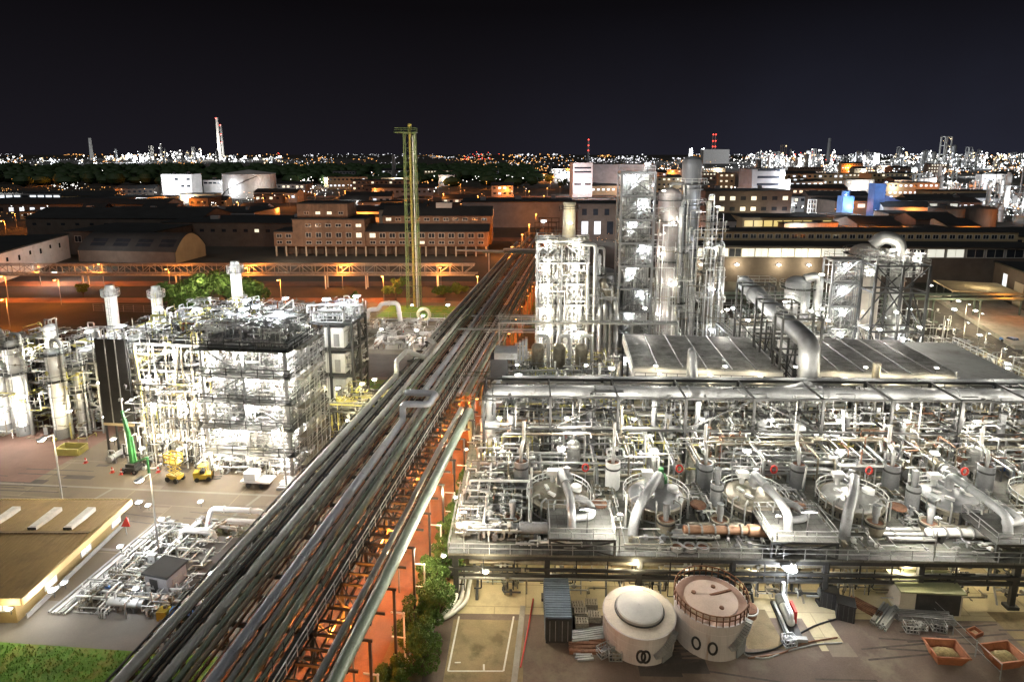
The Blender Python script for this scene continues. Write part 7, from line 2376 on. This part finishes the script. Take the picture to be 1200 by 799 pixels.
# ================================================================ works and blocks further out
kinds = [greywall, darkbrick, whitewall, tanwall, brick]
adj = {greywall: 'grey', darkbrick: 'dark brown', whitewall: 'white', tanwall: 'tan', brick: 'brown'}
def far_row(n, xr, yr_, where, hr=(7, 18), lit=.35, seed=1, wr=(18, 60)):
    g_ = random.Random(seed)
    for i in range(n):
        px, py = g_.uniform(*xr), g_.uniform(*yr_)
        x, y = G(px, py)
        m = g_.choice(kinds)
        wd, h = g_.uniform(*wr), g_.uniform(*hr)
        sc = max(1, y / 700)
        nm = 'tall block' if h > 15 else 'low works'
        lm_ = g_.choice((LWINC, LWIN, LWINC))
        rows = [(h * (k2 + .6) / max(1, int(h / 5)), int(wd / 5), 2.6, 2.0, lit * g_.random() * 1.6, lm_) for k2 in range(max(1, int(h / 5)))]
        tot = sum(q[1] for q in rows)
        while tot > 60 and len(rows) > 1:
            rows.pop()
            tot = sum(q[1] for q in rows)
        simple('far_works', adj[m] + ' ' + nm + ' ' + where, 'building', x, y, wd, g_.uniform(14, 30), h, m, yaw=g_.uniform(-8, 8), group='far buildings ' + where, rows=rows, gable=g_.choice((0, 0, 3)))
        if g_.random() < .55:
            light((x + g_.uniform(-wd / 2, wd / 2), y - 8, h * .7), g_.uniform(5000, 16000) * sc, g_.choice((CC, CW, CO)), None, 1.0)


far_row(26, (20, 600), (236, 262), 'among the orange lit streets at the left', seed=12, hr=(5, 9), lit=.35, wr=(14, 40))
far_row(18, (830, 1200), (262, 284), 'behind the glazed hall at the right', seed=13, hr=(5, 9), lit=.5, wr=(14, 34))
far_row(16, (340, 600), (206, 232), 'far beyond the brick building', seed=2, lit=.4)
far_row(10, (0, 180), (226, 262), 'at the far left behind the orange road', seed=3, hr=(6, 11), lit=.2)
far_row(14, (600, 820), (204, 236), 'far behind the white lattice tower', seed=4, hr=(8, 20), lit=.6)
far_row(34, (820, 1200), (200, 238), 'at the far right before the city lights', seed=5, hr=(8, 24), lit=.7)
far_row(9, (930, 1190), (238, 262), 'near the blue silo towers', seed=6, hr=(6, 14), lit=.4)

# ---- far refineries: towers with their own lamps
def far_plant(n, xr, yr_, where, hr, nm, seed, lampn=4, power=0, strn=None, size=1.0, npw=0):
    g_ = random.Random(seed)
    for i in range(n):
        px, py = g_.uniform(*xr), g_.uniform(*yr_)
        x, y = G(px, py)
        h = g_.uniform(*hr) * (g_.random() ** 1.2 * .8 + .35)
        r = g_.uniform(1.5, 4.5) * size
        t = thing('far_' + nm.replace(' ', '_'), 'lit ' + nm + ' ' + where, nm, (x, y, 0), 0, nm + 's ' + where)
        b = MB()
        if g_.random() < .6:
            b.lathe([(r, 0), (r, h * .93), (r * .5, h), (0, h)], n=8)
            for z in (h * .4, h * .7):
                b.lathe([(r, 0), (r * 1.5, 0), (r * 1.5, .6), (r, .6)], (0, 0, z), 8)
        else:
            for sx in (-r, r):
                for sy in (-r, r):
                    b.beam((sx, sy, 0), (sx, sy, h), r * .3)
            for k2 in range(4):
                b.box((0, 0, h * (k2 + 1) / 4), (2 * r, 2 * r, r * .25))
        build(b, 'shaft', g_.choice((white, silver, galv, midgrey)), t)
        l = MB()
        s = y / 801 * .42
        for k2 in range(g_.randint(2, lampn)):
            q = s * g_.uniform(.5, 1.5)
            l.lathe([(0, -q), (q, 0), (0, q)], (g_.uniform(-2.2 * r, 2.2 * r), -r - q, h * g_.uniform(.1, 1)), 5, smooth=False)
        l2 = build(l, 'lamps', g_.choice((LWC, LW, LW, LWC, LFAR)), t)
        if i < npw:
            light((x + g_.uniform(-20, 20), y - 25, h * .5), power, CC, None, 3)


LFAR = EM('far_warm_lamp', (1, .72, .38), 5.0)
far_plant(85, (128, 262), (184, 191), 'in the far left refinery', (30, 90), 'refinery tower', 8, 6, 900000, npw=8, size=1.8)
far_plant(24, (0, 130), (184, 196), 'left of the far refinery', (14, 40), 'works mast', 9, 4, 400000, npw=3)
far_plant(30, (260, 330), (184, 192), 'beside the far striped chimneys', (14, 40), 'works block', 10, 3, 600000, npw=3, size=2)
far_plant(190, (880, 1200), (183, 203), 'in the wide city of works at the far right', (18, 75), 'plant tower', 11, 6, 700000, npw=14, size=1.7)
far_plant(50, (940, 1200), (203, 232), 'in the nearer lit works at the far right', (8, 26), 'works mast', 12, 5, 60000, npw=10, size=.8)
far_plant(40, (820, 960), (240, 258), 'right of the grey stack in the middle distance', (5, 16), 'pipe tower', 13, 4, 9000, npw=7, size=.5)
far_plant(26, (1150, 1200), (232, 262), 'in the lit plant at the right edge', (10, 30), 'column', 14, 4, 15000, npw=6, size=.6)
far_plant(28, (686, 726), (248, 262), 'in the lit yard right of the flue tower', (3, 9), 'pipe mast', 15, 4, 6000, npw=3, size=.4)
# striped tall chimneys on the horizon
def far_chimney(px, pyb, pyt, r, lab, m, redl=True, n=1):
    x, y = G(px, pyb)
    h = ZAT(pyt, y)
    t = thing('far_chimney', lab, 'chimney', (x, y, 0))
    build(MB().lathe([(r * 1.25, 0), (r * .8, h), (0, h)], n=12), 'shaft', m, t)
    if redl:
        s = y / 785 * .75
        l = MB()
        for z in (h - s, h * .72, h * .5)[:n]:
            l.lathe([(0, -s), (s, 0), (0, s)], (0, -r * 1.4, z), 6)
        build(l, 'beacons', LR, t)
    return t


far_chimney(258, 188, 138, 9, 'tall pale chimney on the far left horizon', white, True, 1)
far_chimney(262, 188, 146, 6, 'slimmer dark chimney with red beacons beside the pale chimney', grey, True, 3)
far_chimney(108, 188, 162, 9, 'short lit tower at the left of the far refinery', white, False)
far_chimney(689, 190, 163, 5, 'thin far mast with red beacons above the town', grey, True, 3)
far_chimney(834, 187, 157, 6, 'far twin mast with red beacons, left one', grey, True, 3)
far_chimney(837, 187, 157, 6, 'far twin mast with red beacons, right one', grey, True, 3)
far_chimney(809, 190, 174, 11, 'pale far chimney left of the grey power block', white, False)
far_chimney(823, 190, 174, 11, 'pale far chimney beside the grey power block', white, False)
far_chimney(970, 190, 162, 8, 'dim far chimney at the right trailing steam', grey, False)
far_chimney(462, 212, 182, 3, 'dim grey chimney left of the flare tower', grey, False)
x, y = G(258, 188)
light((x - 60, y - 160, 70), 1.6e6, CW, None, 3)
light((x + 120, y - 100, 60), 1.2e6, CW, None, 3)
for px in (809, 823, 838):
    x, y = G(px, 190)
    light((x - 15, y - 120, 50), 1.0e6, CC, None, 3)
t = simple('power_block', 'pale ribbed far power block between the small chimneys', 'building', *G(839, 192), 110, 60, 60, whitewall)
# bare lights without fixtures, added to brighten named buildings
for x, y, z, p, c in ((-352, 800, 16, 42000, CC), (-336, 800, 10, 30000, CC), (-300, 835, 12, 26000, CC), (-270, 772, 10, 12000, CC), (-236, 772, 12, 12000, CW), (60, 770, 22, 30000, (1, .9, .95)), (78, 775, 12, 22000, (1, .9, .95)), (118, 815, 14, 22000, CC),
                      (-372, 620, 5, 4000, CC), (40, 385, 8, 4500, CC), (60, 385, 6, 4000, CW), (78, 388, 9, 4500, CC), (134, 440, 10, 5000, CY), (118, 436, 6, 5000, CO),
                      (-152, 262, 6, 4500, CW), (-160, 300, 6, 4500, CW), (-120, 295, 6, 900, CY), (-90, 312, 10, 6500, (1, .8, .6)), (-60, 308, 10, 6500, (1, .8, .6)), (-30, 310, 10, 6500, (1, .8, .6)), (-6, 330, 6, 4200, CO), (2, 350, 8, 3800, CO),
                      (110, 320, 6, 3500, CY), (160, 318, 6, 3500, CY), (210, 330, 7, 3500, CY), (240, 430, 6, 900, CW), (262, 430, 6, 900, CW), (140, 395, 6, 3500, (1, .8, .35)), (262, 530, 7, 6000, CC), (215, 505, 14, 9000, (.7, .85, 1)), (160, 500, 16, 10000, CC), (135, 225, 8, 1200, CY), (128, 200, 8, 2500, CO), (120, 185, 7, 900, CY), (118, 165, 7, 1200, CW)):
    light((x, y, z), p, c, None, .6)
for i, (px, py) in enumerate(((1128, 396), (1152, 410), (1145, 384), (1105, 392), (1170, 430), (1130, 372))):
    x, y = G(px, py + 8)
    slamp(x, y, 'in the yard before the brick workshop', CY, 1300, SLW, .6)
# parked cars in the yard by the workshop
def mk_car(m):
    t = proto('parked_car', 'parked car', 'car')
    build(MB().prism([(-2.1, -.85), (2.1, -.85), (2.1, .85), (-2.1, .85)], .35, .9), 'body', m, t)
    c = MB().add([(-1.3, -.8, .9), (1.0, -.8, .9), (1.0, .8, .9), (-1.3, .8, .9), (-.9, -.68, 1.45), (.4, -.68, 1.45), (.4, .68, 1.45), (-.9, .68, 1.45)], [(0, 1, 5, 4), (1, 2, 6, 5), (2, 3, 7, 6), (3, 0, 4, 7), (4, 5, 6, 7)])
    build(c, 'cabin', glass, t)
    build(MB().box((-.25, 0, 1.47), (1.3, 1.36, .05)), 'roof', m, t)
    for x in (-1.3, 1.3):
        for y in (-.85, .85):
            build(MB().cyl((x, y - .1, .33), (x, y + .1, .33), .33, 10), 'wheel', black, t)
    return Proto(t)


cars = {'dark blue': mk_car(blue), 'silver': mk_car(silver), 'red': mk_car(red), 'white': mk_car(white)}
for i, (u, v, c) in enumerate(((104, 140, 'dark blue'), (108, 128, 'silver'), (112, 150, 'white'), (106, 118, 'red'), (115, 170, 'silver'), (110, 180, 'dark blue'))):
    p = PL.p(u, v, .02)
    cars[c].put(p, U(-.3, .3) + pi / 2, c + ' car parked in the yard before the brick workshop', 'cars parked before the workshop')
# ================================================================ sea of city lights at the horizon (uncountable)
def city(n, xr, yr_, mat, name, label, seed, zr=(3, 14), s=(.24, .75)):
    g_ = random.Random(seed)
    b = MB()
    cl = [(g_.uniform(*xr), yr_[0] + (yr_[1] - yr_[0]) * g_.random() ** 1.3, g_.uniform(3, 26)) for _ in range(max(4, n // 14))]
    for i in range(n):
        cx, cy, cs = g_.choice(cl)
        px = cx + g_.gauss(0, cs)
        py = min(max(cy + g_.gauss(0, 1.2), yr_[0]), yr_[1])
        x, y = G(px, py)
        q = y / 801 * s[0] * (1 + (s[1] / s[0] - 1) * g_.random() ** 2.5)
        z = g_.uniform(*zr) + q
        b.add([(x - q, y, z), (x, y - q, z), (x + q, y, z), (x, y + q, z), (x, y, z + q), (x, y, z - q)], [(0, 1, 4), (1, 2, 4), (2, 3, 4), (3, 0, 4), (1, 0, 5), (2, 1, 5), (3, 2, 5), (0, 3, 5)])
    wbuild(b, name, mat, label=label, cat='city lights', kind='stuff')


FW = EM('far_white_light', (.95, .95, 1), 2.2)
FWB = EM('far_bright_light', (1, .97, .9), 6.0)
FOR = EM('far_orange_light', (1, .45, .12), 2.6)
FRED = EM('far_red_light', (1, .08, .04), 4)
city(900, (600, 1210), (182, 200), FW, 'city_lights', 'countless pale lights of the far town at the right horizon', 1)
city(420, (860, 1210), (182, 206), FWB, 'city_lights', 'dense bright lights of the far works at the right horizon', 2)
city(420, (-10, 640), (180, 197), FW, 'city_lights', 'scattered pale lights of the far town at the left horizon', 3, s=(.2, .55))
city(330, (-10, 640), (182, 200), FOR, 'city_lights', 'orange lights of the far roads at the left horizon', 4, s=(.2, .6))
city(520, (600, 1210), (183, 206), FOR, 'city_lights', 'orange lights of the far roads at the right horizon', 5)
city(60, (0, 1200), (180, 194), FRED, 'city_lights', 'scattered red warning lights of the far town', 6, (10, 50), (.35, .7))
city(160, (340, 720), (206, 236), FWB, 'city_lights', 'bright scattered lights beyond the brick building', 7, (3, 10), (.3, .6))
city(150, (640, 1200), (205, 236), FWB, 'city_lights', 'bright scattered lamps of the works in the right middle distance', 8, (3, 14), (.3, .65))
city(260, (400, 1200), (204, 240), FOR, 'city_lights', 'orange scattered lamps of the works in the right middle distance', 9, (3, 9), (.35, .8))
city(60, (700, 1150), (240, 300), FWB, 'city_lights', 'small bright lamps among the long sheds at the right', 10, (2, 6), (.25, .5))
city(260, (0, 620), (204, 264), FOR, 'city_lights', 'orange scattered lamps in the dark land left of the rack', 11, (3, 8), (.22, .6))
city(170, (0, 620), (204, 262), FWB, 'city_lights', 'small white lamps in the dark land left of the rack', 12, (3, 8), (.2, .5))
city(160, (640, 1200), (240, 300), FOR, 'city_lights', 'small orange lamps among the long sheds at the right', 13, (2, 6), (.2, .5))
# ================================================================ tell look-alikes apart by their order
def finish_labels():
    groups = {}
    for o in S.objects:
        if o.parent is None and 'label' in o and o.get('kind') is None:
            groups.setdefault(o['label'], []).append(o)
    for lab, os_ in groups.items():
        if len(os_) < 2:
            continue
        os_.sort(key=lambda o: (o.location.x / max(20, o.location.y)))
        n = len(os_)
        for i, o in enumerate(os_):
            if n <= 20:
                nm = 'leftmost' if i == 0 else ('rightmost' if i == n - 1 else ORD[i] + ' from left')
                if n == 2:
                    nm = ('left', 'right')[i] + ' of two'
                o['label'] = ' '.join((lab + ', ' + nm).split()) if len((lab + nm).split()) <= 16 else ' '.join(lab.split()[:12]) + ', ' + nm
            if 'group' not in o:
                o['group'] = lab


finish_labels()
for m in list(bpy.data.materials):
    pass
for d in (MODS, FL, cars):
    for p in d.values():
        if not p.used:
            for c in list(p.r.children_recursive):
                bpy.data.objects.remove(c)
            bpy.data.objects.remove(p.r)
